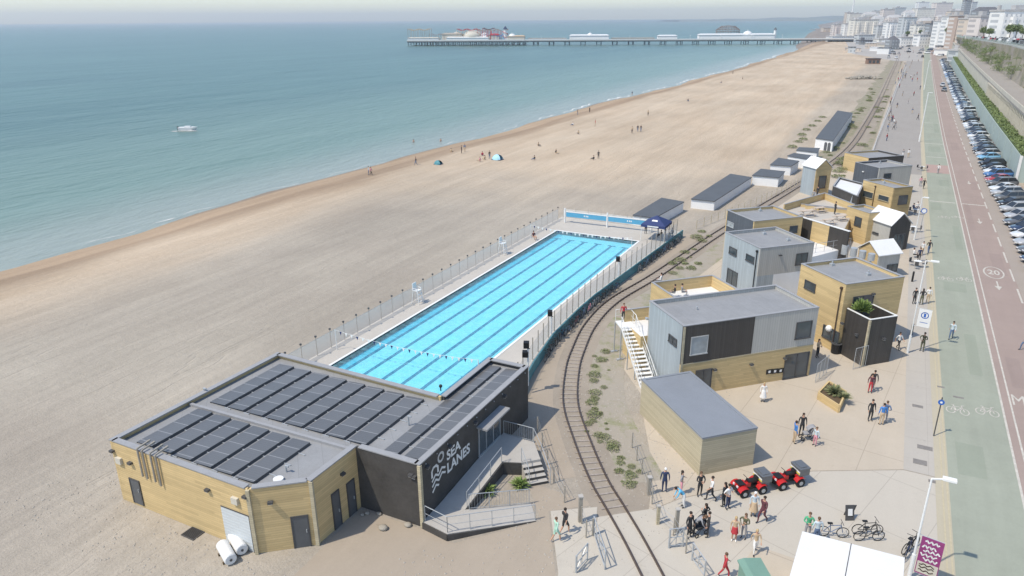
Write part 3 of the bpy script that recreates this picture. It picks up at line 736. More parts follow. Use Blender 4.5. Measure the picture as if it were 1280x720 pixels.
def window(root, F, r, mull=0, fm='frame_dark', gm='window_glass', name='window'):
    u0, u1, z0, z1 = r; w_ = .06; mb = MB(); mb.use(fm)
    F.box(mb, u0, u1, z1-w_, z1, .0, .07); F.box(mb, u0-.03, u1+.03, z0-.02, z0+w_, .0, .1)
    F.box(mb, u0, u0+w_, z0+w_, z1-w_, .0, .07); F.box(mb, u1-w_, u1, z0+w_, z1-w_, .0, .07)
    for k in range(mull):
        u = u0+(u1-u0)*(k+1)/(mull+1); F.box(mb, u-.03, u+.03, z0+w_, z1-w_, .0, .06)
    f = mb.build(name, parent=root); mb = MB(); F.box(mb, u0+w_, u1-w_, z0+w_, z1-w_, .004, .025); mb.build('pane', gm, f)
    return f
def door(root, F, r, m='door_grey', frame='frame_dark'):
    u0, u1, z0, z1 = r; z0 = max(z0, .02); mb = MB(); mb.use(frame); F.box(mb, u0-.07, u0, z0, z1, 0, .06); F.box(mb, u1, u1+.07, z0, z1, 0, .06); F.box(mb, u0-.07, u1+.07, z1, z1+.07, 0, .06)
    mb.use(m); F.box(mb, u0, u1, z0, z1, .004, .035); d = mb.build('door', parent=root)
    mb = MB(); F.box(mb, u0+.08, u0+.12, z0+.95, z0+1.15, .035, .09); mb.build('handle', 'galv', d); return d
def wall_light(root, F, px, py, m='frame_dark'):
    u, z = F.px(px, py); mb = MB(); mb.use(m); F.box(mb, u-.14, u+.14, z-.06, z+.07, 0, .2); mb.use('lamp_lens'); F.box(mb, u-.11, u+.11, z-.09, z-.06, .02, .18); mb.build('wall_light', parent=root)
# ---------------- the solar roofed pool building
ZR = 4.15
R_ = [(-37.84, 21.2), (-37.7, 34.45), (-23.4, 34.5), (-23.4, 40.75), (-20.27, 40.8), (-20.25, 27.35), (-24.55, 27.2), (-24.55, 23.5), (-27.0, 21.45)]
sb = thing('pool_building', 'single storey timber and black pool building with rows of solar panels on its flat roof', 'building', (-29, 29, 0))
spec = ['timber', 'timber', 'black_wall', 'black_wall', 'black_wall', 'black_wall', 'timber', 'timber', 'timber']
FC = {}
n_ = len(R_)
for i in range(n_):
    a, b = R_[i], R_[(i+1) % n_]; d = Vector((b[0]-a[0], b[1]-a[1])).normalized(); nrm = (-d.y, d.x)
    if (i == 0): pass
    F_ = Face(a, b, nrm); FC[i] = F_; mb = MB(); mb.use(spec[i]); F_.box(mb, 0.0 if i % 2 else .001, F_.L, 0, ZR-.02, -.18, 0); mb.build('wall', parent=sb)
mb = MB(); mb.use('roof'); mb.prism([(x+(.1 if x < -35 else -.1), y+(.1 if y < 30 else -.1)) for x, y in R_], 3.6, 3.85); mb.build('roof', parent=sb)
mb = MB(); mb.use('coping')
for i in range(n_):
    F_ = FC[i]; F_.box(mb, -.03 if i in (0, 2, 4, 6) else .2, F_.L+(.03 if i in (0, 2, 4, 6) else -.2), ZR-.02, ZR+.05, -.34, .04)
cpg = mb.build('coping', parent=sb)
mb = MB(); mb.use('coping'); mb.span((-37.5, 26.5), (-24.7, 27.1), .2, 3.84, 4.02); mb.build('roof_divider', parent=sb)
# timber corner posts and base line
for x, y in ((-20.25, 27.35), (-24.55, 23.5), (-27.0, 21.45)): mb = MB(); mb.box((x, y, 2.06), (.2, .2, 4.1), .0 if x > -21 else .4); mb.build('corner_post', 'timber_pale', sb)
# solar rows
m, t, p = newmat('solar'); sep = nn(t, 'ShaderNodeSeparateXYZ'); t.links.new(objc(t), sep.inputs[0])
v_ = mth(t, 'FRACT', mth(t, 'DIVIDE', sep.outputs[1], 1.12)); g_ = mth(t, 'LESS_THAN', v_, .035)
ck = nn(t, 'ShaderNodeTexWhiteNoise'); ck.noise_dimensions = '1D'; t.links.new(mth(t, 'FLOOR', mth(t, 'DIVIDE', sep.outputs[1], 1.12)), ck.inputs[1])
cell = mth(t, 'LESS_THAN', mth(t, 'FRACT', mth(t, 'MULTIPLY', sep.outputs[1], 5.6)), .08)
b_ = mixc(t, ck.outputs[0], (.10, .10, .10), (.128, .127, .126)); b_ = mixc(t, mth(t, 'MULTIPLY', cell, .35), b_, (.2, .2, .21))
t.links.new(mixc(t, g_, b_, (.30, .30, .30)), p.inputs['Base Color']); p.inputs['Roughness'].default_value = .3; p.inputs['Specular IOR Level'].default_value = .6
def solar(xr, y0, y1, w_=1.34, t_=.10):
    """one tilted row whose raised edge is at xr"""
    zl = 3.93; mb = MB(); mb.use('solar'); mb.add([(xr-w_, y0, zl), (xr, y0, zl+t_), (xr, y1, zl+t_), (xr-w_, y1, zl)], [(0, 1, 2, 3)])
    mb.use('frame_dark'); mb.add([(xr, y0, zl+t_-.002), (xr+.03, y0, 3.852), (xr+.03, y1, 3.852), (xr, y1, zl+t_-.002)], [(0, 1, 2, 3)])
    mb.add([(xr-w_, y0, zl-.002), (xr-w_, y0, 3.852), (xr-w_, y1, 3.852), (xr-w_, y1, zl-.002)], [(0, 1, 2, 3)])
    mb.use('galv')
    y = y0+.0
    while y < y1+.1: mb.box((xr+.26, y, 3.88), (.5, .06, .05)); y += 1.12
    q = mb.build('solar_panel_row', parent=sb, loc=None)
for k in range(6): solar(-35.25+1.58*k, 22.0+.03*k, 26.35+.03*k)
for k in range(8): solar(-35.25+1.56*k-(1.56 if k > 20 else 0), 27.3+.07*k, 33.5+.04*k)
solar(-22.1, 27.85, 40.1, 1.0); solar(-20.72, 27.95, 40.2, 1.0)
for px, py, h_ in ((256, 493, .45), (358, 589, .35), (511, 531, .6)):
    c = at(px, py, 3.9); mb = MB(); mb.tube((c.x, c.y, 3.85), (c.x, c.y, 3.9+h_), .05, 6); mb.box((c.x+.08, c.y, 3.9+h_), (.26, .1, .08)); mb.build('roof_vent', 'galv', sb)
c = at(348, 600, 3.9); mb = MB(); mb.tube((c.x, c.y, 3.85), (c.x, c.y, 4.0), .28, 12); mb.build('roof_hatch', 'roof_white', sb)
c = at(552, 486, 4.3); mb = MB(); mb.tube((c.x, c.y-.1, 4.2), (c.x, c.y-.1, 4.5), .04, 6); mb.ball((c.x, c.y-.1, 4.55), .12); mb.build('roof_camera', 'black', sb)
FA = FC[8]; FI = FC[7]; FH = FC[6]; FG = FC[5]; FE = FC[4]; FD = FC[3]
door(sb, FA, FA.rect((162.6, 598), (180, 632)))
mb = MB(); u0, u1, z0, z1 = FA.rect((276, 632), (317, 684)); z1 = 2.35; mb.use('frame_dark'); FA.box(mb, u0-.06, u0, 0, z1, 0, .03); FA.box(mb, u0, u1, z1, z1+.06, 0, .03); mb.use('shutter'); FA.box(mb, u0, u1, 0.02, z1, .004, .02)
k = .2
while k < z1: FA.box(mb, u0, u1, k, k+.02, .02, .03); k += .2
mb.build('roller_shutter', parent=sb)
for q in ((164, 578), (260.6, 611.5), (307.6, 620), (141.5, 563)): wall_light(sb, FA, *q)
for q in ((150, 575), (295, 625)):
    u, z = FA.px(*q); mb = MB(); FA.box(mb, u-.22, u+.22, z-.2, z+.2, 0, .16); mb.build('wall_box', 'cream', sb)
for k, (a, b) in enumerate((((176.5, 562), (181, 594)), ((183, 564), (187, 597)), ((191, 567), (197, 601)), ((199, 572), (204, 606)))):
    u, z = FA.px(*b); p0 = FA.P+FA.u*u+FA.n*.12; mb = MB(); mb.path([(p0.x, p0.y, z), (p0.x, p0.y, 4.35), (p0.x, p0.y+.7, 4.42)], .06, 6); mb.tube((p0.x, p0.y+.7, 4.42), (p0.x, p0.y+.85, 4.42), .08, 6)
    mb.build('flue_pipe', 'stone', sb)
door(sb, FI, FI.rect((364.5, 647), (388.5, 682))); wall_light(sb, FI, 338, 627)
door(sb, FH, FH.rect((414.4, 619), (427, 658))); door(sb, FH, FH.rect((433.3, 605.6), (445.3, 641))); wall_light(sb, FH, 427, 592)
wall_light(sb, FG, 514.5, 593); wall_light(sb, FG, 518.5, 595)
for q in ((533, 583), (593, 528), (629.6, 495), (561, 558)): wall_light(sb, FE, *q)
# entrance glazing and canopy
u0, u1, z0, z1 = FE.rect((598, 532), (624.5, 541)); u0, u1 = sorted((FE.px(598, 560)[0], FE.px(624.5, 530)[0]))
window(sb, FE, (u0, u1, .92, 3.0), 2, 'galv', 'window_glass', 'entrance_door')
mb = MB(); FE.box(mb, u0-.1, u1+.15, 3.05, 3.17, 0, .75); mb.build('canopy', 'coping', sb)
# lettering: two lines and the swimmer emblem, standing on the black wall
def wall_text(F_, body, ca, cb, d=.015, bold=.03):
    """text filling the wall rectangle with opposite corners ca, cb given in (u, z)"""
    vs, fs = textmesh(body, 1, bold); x0 = min(v.x for v in vs); x1 = max(v.x for v in vs); y0 = min(v.y for v in vs); y1 = max(v.y for v in vs)
    sgn = 1 if F_.u.dot(RT) > 0 else -1; out = []
    for v in vs:
        f = (v.x-x0)/(x1-x0); g_ = (v.y-y0)/(y1-y0)
        u = ca[0]+(cb[0]-ca[0])*f; z = ca[1]+(cb[1]-ca[1])*g_
        out.append(F_.P+F_.u*u+F_.n*d+Vector((0, 0, z)))
    return out, fs
mb = MB(); uS, zS = FE.px(558.5, 577); uE, _ = FE.px(575.5, 562); uN, zN = FE.px(587, 557)
zl = FE.px(559, 592.5)[1]; vs, fs = wall_text(FE, 'LANES', (uS, zl), (uN, zl+.72)); mb.add(vs, fs)
vs, fs = wall_text(FE, 'SEA', (uS, zl+.87), (uS+(uN-uS)*.60, zl+1.55)); mb.add(vs, fs); mb.build('lettering', 'white_paint', sb)
mb = MB(); mb.use('white_paint')
def wpath(F_, mb, pts, wd, d=.02):
    for (a, b), (c_, d_) in zip(pts, pts[1:]):
        v = Vector((c_-a, d_-b)).normalized(); q = Vector((-v.y, v.x))*wd/2; v = v*wd*.3
        P4 = [Vector((a, b))-v+q, Vector((c_, d_))+v+q, Vector((c_, d_))+v-q, Vector((a, b))-v-q]
        mb.add([F_.P+F_.u*p_.x+F_.n*d+Vector((0, 0, p_.y)) for p_ in P4], [(0, 1, 2, 3)])
sg = 1 if uN > uS else -1
uc, zc = FE.px(550.7, 571); wpath(FE, mb, [(uc+.27*math.cos(k*math.pi/8), zc+.27*math.sin(k*math.pi/8)) for k in range(17)], .14)
ul, ur = FE.px(540, 600)[0], FE.px(556, 585)[0]; zm = FE.px(540, 597)[1]
wd_ = ur-ul
wpath(FE, mb, [(ul, zm+.0), (ul, zm+.38), (ul+wd_*.12, zm+.56), (ul+wd_*.34, zm+.56), (ul+wd_*.46, zm+.38), (ul+wd_*.46, zm+.05)], .15, .021)
for o in (-.12, -.46):
    wpath(FE, mb, [(ul, zm-.15+o), (ul+wd_*.25, zm+.12+o), (ul+wd_*.5, zm-.1+o), (ul+wd_*.75, zm+.2+o), (ul+wd_, zm+.02+o)], .13, .022)
wpath(FE, mb, [(ul, zm-.98), (ul+wd_*.25, zm-.7), (ul+wd_*.45, zm-.86)], .13, .022)
mb.build('emblem', parent=sb)
# entrance ramp and steps
rp = thing('entrance_ramp', 'concrete switchback ramp with metal handrails up to the black wall entrance', 'ramp', (-18.5, 31, 0))
mb = MB(); mb.use('concrete'); top = 'concrete'
X0 = -20.22
mb.prism([(X0, 29.0, .45), (X0, 33.7, .9), (-18.68, 33.95, .9), (-18.62, 29.3, .47)], .0)
mb.prism([(X0, 33.7, .9), (X0, 36.9, .9), (-18.62, 36.9, .9), (-18.68, 33.95, .9)], 0)
mb.prism([(-18.68, 33.95, .9), (-18.62, 36.9, .9), (-17.9, 36.9, .9), (-16.65, 35.3, .9), (-17.55, 34.42, .9)], 0)
mb.prism([(X0, 27.3, .45), (X0, 29.0, .45), (-18.62, 29.3, .45), (-18.4, 27.05, .45)], 0)
mb.prism([(-18.4, 27.05, .45), (-18.62, 29.3, .45), (-15.75, 32.1, .02), (-14.75, 30.8, .02)], 0)
mb.build('ramp_slab', parent=rp)
mb = MB(); mb.use('black_wall')
def skirt(a, b, za, zb):
    a = Vector(a); b = Vector(b); d = (b-a).normalized(); q = Vector((-d.y, d.x))*.03
    mb.add([(a.x-q.x, a.y-q.y, 0), (b.x-q.x, b.y-q.y, 0), (b.x-q.x, b.y-q.y, zb), (a.x-q.x, a.y-q.y, za), (a.x+q.x, a.y+q.y, 0), (b.x+q.x, b.y+q.y, 0), (b.x+q.x, b.y+q.y, zb), (a.x+q.x, a.y+q.y, za)],
           [(0, 1, 2, 3), (4, 7, 6, 5), (3, 2, 6, 7), (0, 3, 7, 4), (1, 5, 6, 2)])
skirt((-20.2, 27.25), (-18.4, 27.0), .42, .42); skirt((-18.38, 27.0), (-14.75, 30.75), .42, .02); skirt((-18.58, 29.35), (-18.62, 33.9), .44, .87); skirt((-18.6, 33.92), (-17.55, 34.38), .87, .87)
mb.build('fascia', parent=rp)
tp = Vector((-16.65, 35.3)); tq = Vector((-17.55, 34.42)); dv = Vector((.95, -.92)).normalized()*.34
for k in range(4):
    z = .9-.18*(k+1); mb = MB(); mb.use('concrete'); a = tp+dv*k*1.0; b = tq+dv*k*1.0; c_ = b+dv; d_ = a+dv
    mb.prism([a, b, c_, d_], 0, z); mb.use('black_wall'); mb.prism([b+dv*.985, c_+dv*.03, d_+dv*.03, a+dv*.985], z-.16, z+.004); mb.build('step', parent=rp)
def railing(root, pts, h=1.05, step=1.1, m='galv', bars=0, nm='handrail'):
    mb = MB(); P = [Vector(p) for p in pts]
    for hh in ((h, h*.5) if not bars else (h, .1)): mb.path([p+Vector((0, 0, hh)) for p in P], .025 if hh == h else .014, 5)
    for a, b in zip(P, P[1:]):
        n_ = max(1, int((b-a).length/step))
        for k in range(n_+1): q = a+(b-a)*k/n_; mb.tube(q, q+Vector((0, 0, h)), .024, 5)
        if bars:
            n2 = int((b-a).length/.16)
            for k in range(n2): q = a+(b-a)*k/n2; mb.tube(q+Vector((0, 0, .1)), q+Vector((0, 0, h)), .008, 3)
    return mb.build(nm, m, root)
railing(rp, [(-20.1, 27.4, .45), (-18.45, 27.15, .45)]); railing(rp, [(-18.45, 27.15, .45), (-14.85, 30.8, .03)]); railing(rp, [(-18.4, 29.4, .47), (-15.8, 31.95, .03)], bars=1)
railing(rp, [(-18.7, 33.9, .9), (-18.6, 29.5, .5)], step=1.4); railing(rp, [(-20.1, 36.8, .9), (-18.6, 36.85, .9), (-17.95, 36.85, .9)], bars=1); railing(rp, [(-17.9, 36.85, .9), (-16.6, 35.3, .9), (-15.5, 34.3, .05)]); railing(rp, [(-17.6, 34.5, .9), (-16.6, 33.6, .05)])

# ---------------- 45 degree modules of the seafront quarter
C45 = Vector((math.cos(math.pi/4), math.sin(math.pi/4), 0)); D45 = Vector((-C45.y, C45.x, 0))
def module(name, label, N, L, R, h, z0=0.0, cat='building', front='timber', left='timber', back=None, right=None, roof='roof', coping='coping', par=.3, WD=None, frontfrac=None):
    n = at(*N, h); n.z = 0
    if WD: Wd, D = WD
    else: Wd = (at(*R, h)-at(*N, h)).dot(C45); D = (at(*L, h)-at(*N, h)).dot(D45)
    root = thing(name, label, cat, n)
    B4 = [n, n+C45*Wd, n+C45*Wd+D45*D, n+D45*D]
    F = Face(B4[0], B4[1], (C45.y, -C45.x)); Lf = Face(B4[3], B4[0], (-C45.x, -C45.y)); Rt = Face(B4[1], B4[2], (C45.x, C45.y)); Bk = Face(B4[2], B4[3], (-C45.y, C45.x))
    for fc, m_, e0, e1 in ((F, front, 0, 0), (Bk, back or left, 0, 0), (Lf, left, .151, .151), (Rt, right or front, .151, .151)):
        segs = m_ if isinstance(m_, list) else [(0, 1, z0, h, m_)]
        for a, b, za, zb, mm in segs:
            mb = MB(); mb.use(mm); fc.box(mb, a*fc.L+(e0 if a == 0 else 0), b*fc.L-(e1 if b == 1 else 0), za, zb-(.02 if zb == h else 0), -.15, 0); mb.build('wall', parent=root)
    q = [b+(-C45 if i in (1, 2) else C45)*.15+(-D45 if i in (2, 3) else D45)*.15 for i, b in enumerate(B4)]
    mb = MB(); mb.use(roof); mb.prism(q, h-par-.2, h-par); mb.build('roof', parent=root)
    mb = MB(); mb.use(coping)
    for i, fc in enumerate((F, Bk, Lf, Rt)): fc.box(mb, -.03 if i < 2 else .19, fc.L+(.03 if i < 2 else -.19), h-.02, h+.04, -.19, .03)
    mb.build('coping', parent=root)
    if z0 > 0: mb = MB(); mb.use('frame_dark'); mb.prism(q, z0, z0+.1); mb.build('floor', parent=root)
    return root, F, Lf, Rt, Bk, n, Wd, D
def pipe(root, F_, px0, py0, z1, m='brown_pipe'):
    u, z = F_.px(px0, py0); mb = MB(); q = F_.P+F_.u*u+F_.n*.1; mb.tube((q.x, q.y, z1), (q.x, q.y, z), .05, 6); mb.box((q.x, q.y, z), (.18, .18, .2), .78); mb.build('downpipe', m, root)
# B1
b1, F, Lf, Rt, Bk, n, Wd, D = module('two_storey_unit', 'two storey box, black and grey cladding over timber, outdoor stairs on its beach side', (855, 408), (807.7, 376.7), (1023.3, 384), 5.9,
    front=[(0, 1, 0, 2.75, 'timber'), (0, .515, 2.76, 5.9, 'dark_clad'), (.515, 1, 2.76, 5.9, 'grey_clad')], left='silver_clad', back='grey_clad', right='grey_clad')
mb = MB(); mb.use('timber_pale'); F.box(mb, -.02, .16, 0, 5.85, 0, .03); F.box(mb, 0, F.L, 2.72, 2.79, 0, .02); mb.build('corner_trim', parent=b1)
window(b1, F, F.rect((864, 421.5), (883.3, 441)), 0, 'galv', 'window_pale'); window(b1, F, F.rect((996, 403), (1012.3, 421.5)), 0)
window(b1, Lf, Lf.rect((836.7, 416.7), (846, 434)), 1); d = F.rect((980.7, 452), (1006, 479)); window(b1, F, (d[0], d[1], .05, 2.2), 1, 'frame_dark', 'window_glass', 'sliding_door')
d = F.rect((872, 470), (888, 483)); window(b1, F, (d[0]-.2, d[1], .05, 2.1), 1, 'frame_dark', 'window_glass', 'glass_door')
for k in range(3): u, z = F.px(961.5+7*k, 464.5-.7*k); mb = MB(); F.box(mb, u-.28, u+.28, z-.2, z+.2, 0, .04); q = mb.build('menu_board', 'black', b1); mb = MB(); F.box(mb, u-.1, u+.1, z-.1, z+.1, .04, .045); mb.build('notice', 'white_paint', q)
for q in ((893, 461.5), (938.7, 455), (980.7, 447.5)): wall_light(b1, F, *q)
wall_light(b1, Lf, 810, 398, 'galv')
c = at(871, 387, 5.6); mb = MB(); mb.tube((c.x, c.y, 5.6), (c.x, c.y, 5.85), .07, 6); mb.build('roof_vent', 'galv', b1)
# stairs on the beach side of B1
st = thing('outdoor_stairs', 'galvanised outdoor staircase rising along the silver clad wall to the upper deck', 'stairs', (-16.6, 51.8, 0))
TP = Vector((-17.1, 53.2, 2.9)); BT = Vector((-13.9, 49.1, 0)); dv = (BT-TP); dh = Vector((dv.x, dv.y, 0)).normalized(); sd_ = Vector((-dh.y, dh.x, 0))*.62
ns = 15
for k in range(ns):
    q = TP+dv*((k+.5)/ns); mb = MB(); mb.box((q.x, q.y, q.z), (.29, 1.2, .05), math.atan2(dh.y, dh.x)); mb.build('tread', 'white_paint', st)
for s_ in (-1, 1):
    mb = MB(); a = TP+sd_*s_; b = BT+sd_*s_; mb.add([a+Vector((0, 0, .1)), b+Vector((0, 0, .1)), b-Vector((0, 0, .18)), a-Vector((0, 0, .18)), a+sd_*.06+Vector((0, 0, .1)), b+sd_*.06+Vector((0, 0, .1)), b+sd_*.06-Vector((0, 0, .18)), a+sd_*.06-Vector((0, 0, .18))], [(0, 1, 2, 3), (4, 7, 6, 5), (0, 4, 5, 1), (3, 2, 6, 7), (0, 3, 7, 4), (1, 5, 6, 2)])
    mb.build('stringer', 'white_paint', st); railing(st, [TP+sd_*s_, BT+sd_*s_], 1.05, .9, 'white_paint')
pl_ = [TP+sd_*1.05, TP-sd_*1.0, TP-sd_*1.0-dh*1.6, TP+sd_*1.05-dh*1.6]
mb = MB(); mb.prism(pl_, 2.8, 2.92); mb.build('landing', 'white_paint', st)
for q in pl_: mb = MB(); mb.tube((q.x, q.y, 0), (q.x, q.y, 2.8), .06, 6); mb.box((q.x, q.y, .06), (.6, .2, .12), .8); mb.build('leg', 'galv', st)
for f in (.35, .7): q = TP+dv*f-sd_; mb = MB(); mb.tube((q.x, q.y, 0), (q.x, q.y, q.z-.1), .05, 6); mb.build('leg', 'galv', st)
railing(st, [pl_[0], pl_[3], pl_[2]], 1.05, .8, 'white_paint')
# raised terraces: a single storey base with parapets
def terrace(name, label, C, h, top=1.05, wall='timber', floor='roof_white', sides='all', z0=0, inner=None):
    """C: plan corners in order; parapets on every side listed"""
    root = thing(name, label, 'terrace', (C[0][0], C[0][1], 0)); mb = MB(); mb.use(wall); mb.prism(C, z0, h-.02); mb.build('base', parent=root)
    mb = MB(); mb.use(floor); cx = sum(c[0] for c in C)/4; cy = sum(c[1] for c in C)/4
    mb.sheet([(c[0]+(cx-c[0])*.01, c[1]+(cy-c[1])*.01) for c in C], h+.005); mb.build('floor', parent=root)
    for i in range(len(C)):
        if sides != 'all' and i not in sides: continue
        a, b = Vector(C[i]), Vector(C[(i+1) % len(C)]); d = (b-a).normalized(); k = Vector((-d.y, d.x))*.08
        if k.dot(Vector((cx, cy))-a) < 0: k = -k
        mb = MB(); mb.use(inner or wall); mb.span(a+k+d*(.17 if i % 2 else 0), b+k-d*(.17 if i % 2 else 0), .16, h, h+top); mb.use('coping'); mb.span(a+k+d*(.18 if i % 2 else 0), b+k-d*(.18 if i % 2 else 0), .2, h+top, h+top+.05); mb.build('parapet', parent=root)
    return root
c2 = lambda x, y, z: (at(x, y, z).x, at(x, y, z).y)
t1 = terrace('raised_terrace', 'timber walled roof terrace behind the box with the outdoor stairs', [(-17.9, 61.8), (-13.3, 66.4), (-7.6, 60.9), (-12.2, 56.3)], 2.9, 1.1, inner='timber')
t2 = terrace('raised_terrace', 'small timber walled deck at the head of the outdoor stairs', [(-17.9, 54.3), (-15.6, 56.6), (-13.35, 54.3), (-15.65, 52.0)], 2.88, 1.1, sides=(0, 1))
# kiosk
kk, F, Lf, Rt, Bk, n, Wd, D = module('kiosk', 'low timber clad kiosk with smooth grey roof, standing alone in front of the quarter', (878.3, 547.7), (796.7, 475), (944, 532.3), 2.75, cat='kiosk', front='timber_pale', left='timber_pale', roof='roof_blue', coping='roof_blue', par=.0)
mb = MB(); mb.use('coping'); F.box(mb, 0, F.L, 2.66, 2.73, 0, .025); Lf.box(mb, 0, Lf.L, 2.66, 2.73, 0, .025); mb.build('edge_trim', parent=kk)
# B2 timber two storey + black balcony box
b2, F, Lf, Rt, Bk, n, Wd, D = module('two_storey_unit', 'two storey timber box with a black balcony box and potted palm at its front', (1058, 355.5), (998.8, 330), (1131, 346), 6.3,
    front=[(0, 1, 2.9, 6.3, 'timber'), (0, .8, 0, 2.9, 'timber')], left='timber', right=[(0, 1, 2.9, 6.3, 'timber')])
mb = MB(); u = Wd*.8; q = n+C45*u; mb.use('timber'); mb.prism([q, q+D45*D*.98, q+D45*D*.98-C45*.15, q-C45*.15], 0, 2.88); mb.build('wall', parent=b2)
window(b2, Lf, Lf.rect((1007, 349), (1018.8, 366)), 0, 'frame_dark'); d = Lf.rect((1030, 405), (1047.5, 431)); window(b2, Lf, (d[0], d[1], max(.03, d[2]), d[3]), 1, 'frame_dark', 'window_glass', 'glass_door')
u0 = F.px(1065, 380)[0]; u1 = F.px(1091, 376)[0]; window(b2, F, (u0, u1, 2.95, 5.1), 1, 'frame_dark', 'window_glass', 'balcony_door'); wall_light(b2, F, 1091, 367); wall_light(b2, Lf, 1054, 404)
pipe(b2, Lf, 1053, 360, 0)
u, z = Lf.px(1037, 412); mb = MB(); q = Lf.P+Lf.u*u+Lf.n*.08; mb.ball((q.x, q.y, 1.9), (.3, .3, .3)); mb.build('globe_sign', 'white_paint', b2)
bb = thing('balcony_box', 'black clad balcony box with white rim in front of the timber two storey box', 'balcony', (0.9, 60.8, 0))
nb = at(1088, 399.5, 4.2); nb.z = 0; CB = [nb, nb+C45*2.75, nb+C45*2.75+D45*2.9, nb+D45*2.75]
mb = MB(); mb.use('black_wall')
for i in range(4):
    a, b = CB[i], CB[(i+1) % 4]; Fx = Face(a, b, ((a+b)/2-(CB[0]+CB[2])/2)[:2])
    if i != 2: mb = MB(); mb.use('dark_clad'); Fx.box(mb, .1 if i % 2 else 0, Fx.L-(.1 if i % 2 else 0), 0, 4.15, -.1, 0); mb.build('wall', parent=bb); mb = MB(); mb.use('coping_white'); Fx.box(mb, .13 if i % 2 else 0, Fx.L-(.13 if i % 2 else 0), 4.15, 4.2, -.13, .02); mb.build('rim', parent=bb)
mb = MB(); mb.prism([c+((CB[0]+CB[2])/2-c)*.06 for c in CB], 2.8, 2.95); mb.build('floor', 'gravel_roof', bb)
mb = MB(); q = CB[0]; mb.box((q.x-.0, q.y, 2.05), (.16, .16, 4.1), .785); mb.build('corner_trim', 'timber_pale', bb)
for q in ((1072, 418), (1104, 423)):
    Fx = Face(CB[3], CB[0], (-1, -1)) if q[0] < 1080 else Face(CB[0], CB[1], (1, -1)); wall_light(bb, Fx, *q)
# palm in a pot
def leafy(root, c, R, h, n_, m='palm', nm='foliage'):
    mb = MB(); mb.use(m)
    for k in range(n_):
        a = random.random()*6.28; e_ = random.uniform(.15, 1.3); L = R*random.uniform(.6, 1.1); p0 = Vector(c)
        d = Vector((math.cos(a)*math.cos(e_), math.sin(a)*math.cos(e_), math.sin(e_))); p1 = p0+d*L*.55*h/R; p2 = p0+Vector((d.x*L, d.y*L, d.z*L*.75*h/R)); s_ = Vector((-math.sin(a), math.cos(a), 0))*.07*R
        mb.add([p0, p1-s_, p2, p1+s_], [(0, 1, 2, 3)])
    return mb.build(nm, parent=root)
pc = nb+C45*.9+D45*1.9; pp = thing('potted_palm', 'bushy green palm in a pot on the black balcony box', 'plant', (pc.x, pc.y, 2.95))
mb = MB(); mb.tube((pc.x, pc.y, 2.95), (pc.x, pc.y, 3.4), .22, 10, .28); mb.build('pot', 'frame_dark', pp); mb = MB(); mb.tube((pc.x, pc.y, 3.4), (pc.x, pc.y, 4.0), .06, 6); mb.build('trunk', 'stem', pp)
leafy(pp, (pc.x, pc.y, 4.1), .95, 1.5, 300)
g1 = thing('side_gate', 'pale mesh gate between the timber box and the black balcony box', 'gate', (*at(1073, 463).xy, 0)); a = at(1066, 462); b = at(1081, 458)
railing(g1, [a, b], 1.9, .5, 'galv', 1, 'gate_leaf')
# B3 grey two storey
b3, F, Lf, Rt, Bk, n, Wd, D = module('two_storey_unit', 'two storey silver and pale grey box between the stairs box and slate box', (950.7, 310.7), (906.5, 290), (1016, 302.4), 5.8,
    front=[(0, 1, 2.9, 5.8, 'grey_clad'), (0, .3, 0, 2.9, 'silver_clad'), (.3, 1, 0, 2.9, 'white_render')], left='silver_clad', back='grey_clad')
window(b3, Lf, Lf.rect((912.4, 307.4), (920.7, 321)), 0); window(b3, Lf, Lf.rect((933.2, 316.6), (942.5, 330)), 0); window(b3, F, F.rect((995.4, 317), (1008, 330)), 1)
wall_light(b3, F, 975, 319); d = Lf.rect((909, 344), (921, 356)); window(b3, Lf, (d[0], d[1], .05, 2.2), 1, 'frame_dark', 'window_glass', 'glass_door'); pipe(b3, Lf, 947.3, 314, 0, 'black')
# B4 slate
b4, F, Lf, Rt, Bk, n, Wd, D = module('two_storey_unit', 'two storey box with slate coloured side and timber front behind the silver box', (943, 276.7), (906.5, 262.7), (1001.8, 270), 5.8, left='slate_clad', front='timber', back='timber')
window(b4, Lf, Lf.rect((909.8, 275.7), (917.2, 285.5)), 0, 'galv', 'window_pale'); window(b4, F, F.rect((987.3, 282.5), (996, 291)), 0)
# screen wall beyond B4
A = at(1001, 271, 5.3); B_ = at(1061, 289, 5.3); A.z = B_.z = 0
sw = thing('screen_wall', 'long timber and black screen wall with a white coping running beside the terraces', 'wall', A); Fx = Face(A, B_); cuts = [(0, .26, 'dark_clad'), (.26, .62, 'timber'), (.62, 1, 'dark_clad')]
for a, b, m_ in cuts: mb = MB(); mb.use(m_); Fx.box(mb, Fx.L*a, Fx.L*b, 0, 5.25, -.2, 0); mb.build('panel', parent=sw)
mb = MB(); Fx.box(mb, -.1, Fx.L+.1, 5.25, 5.32, -.25, .05); mb.build('coping', 'coping_white', sw)
t3 = terrace('raised_terrace', 'pale floored terrace between the screen wall and the silver box', [c2(1013, 322, 2.9), c2(1062, 309, 2.9), c2(1052, 297, 2.9), c2(1003, 303, 2.9)], 2.9, .5, wall='white_render', sides=())
railing(t3, [at(1008, 318, 2.9), at(1062, 309, 2.9)], 1.05, 1.2)
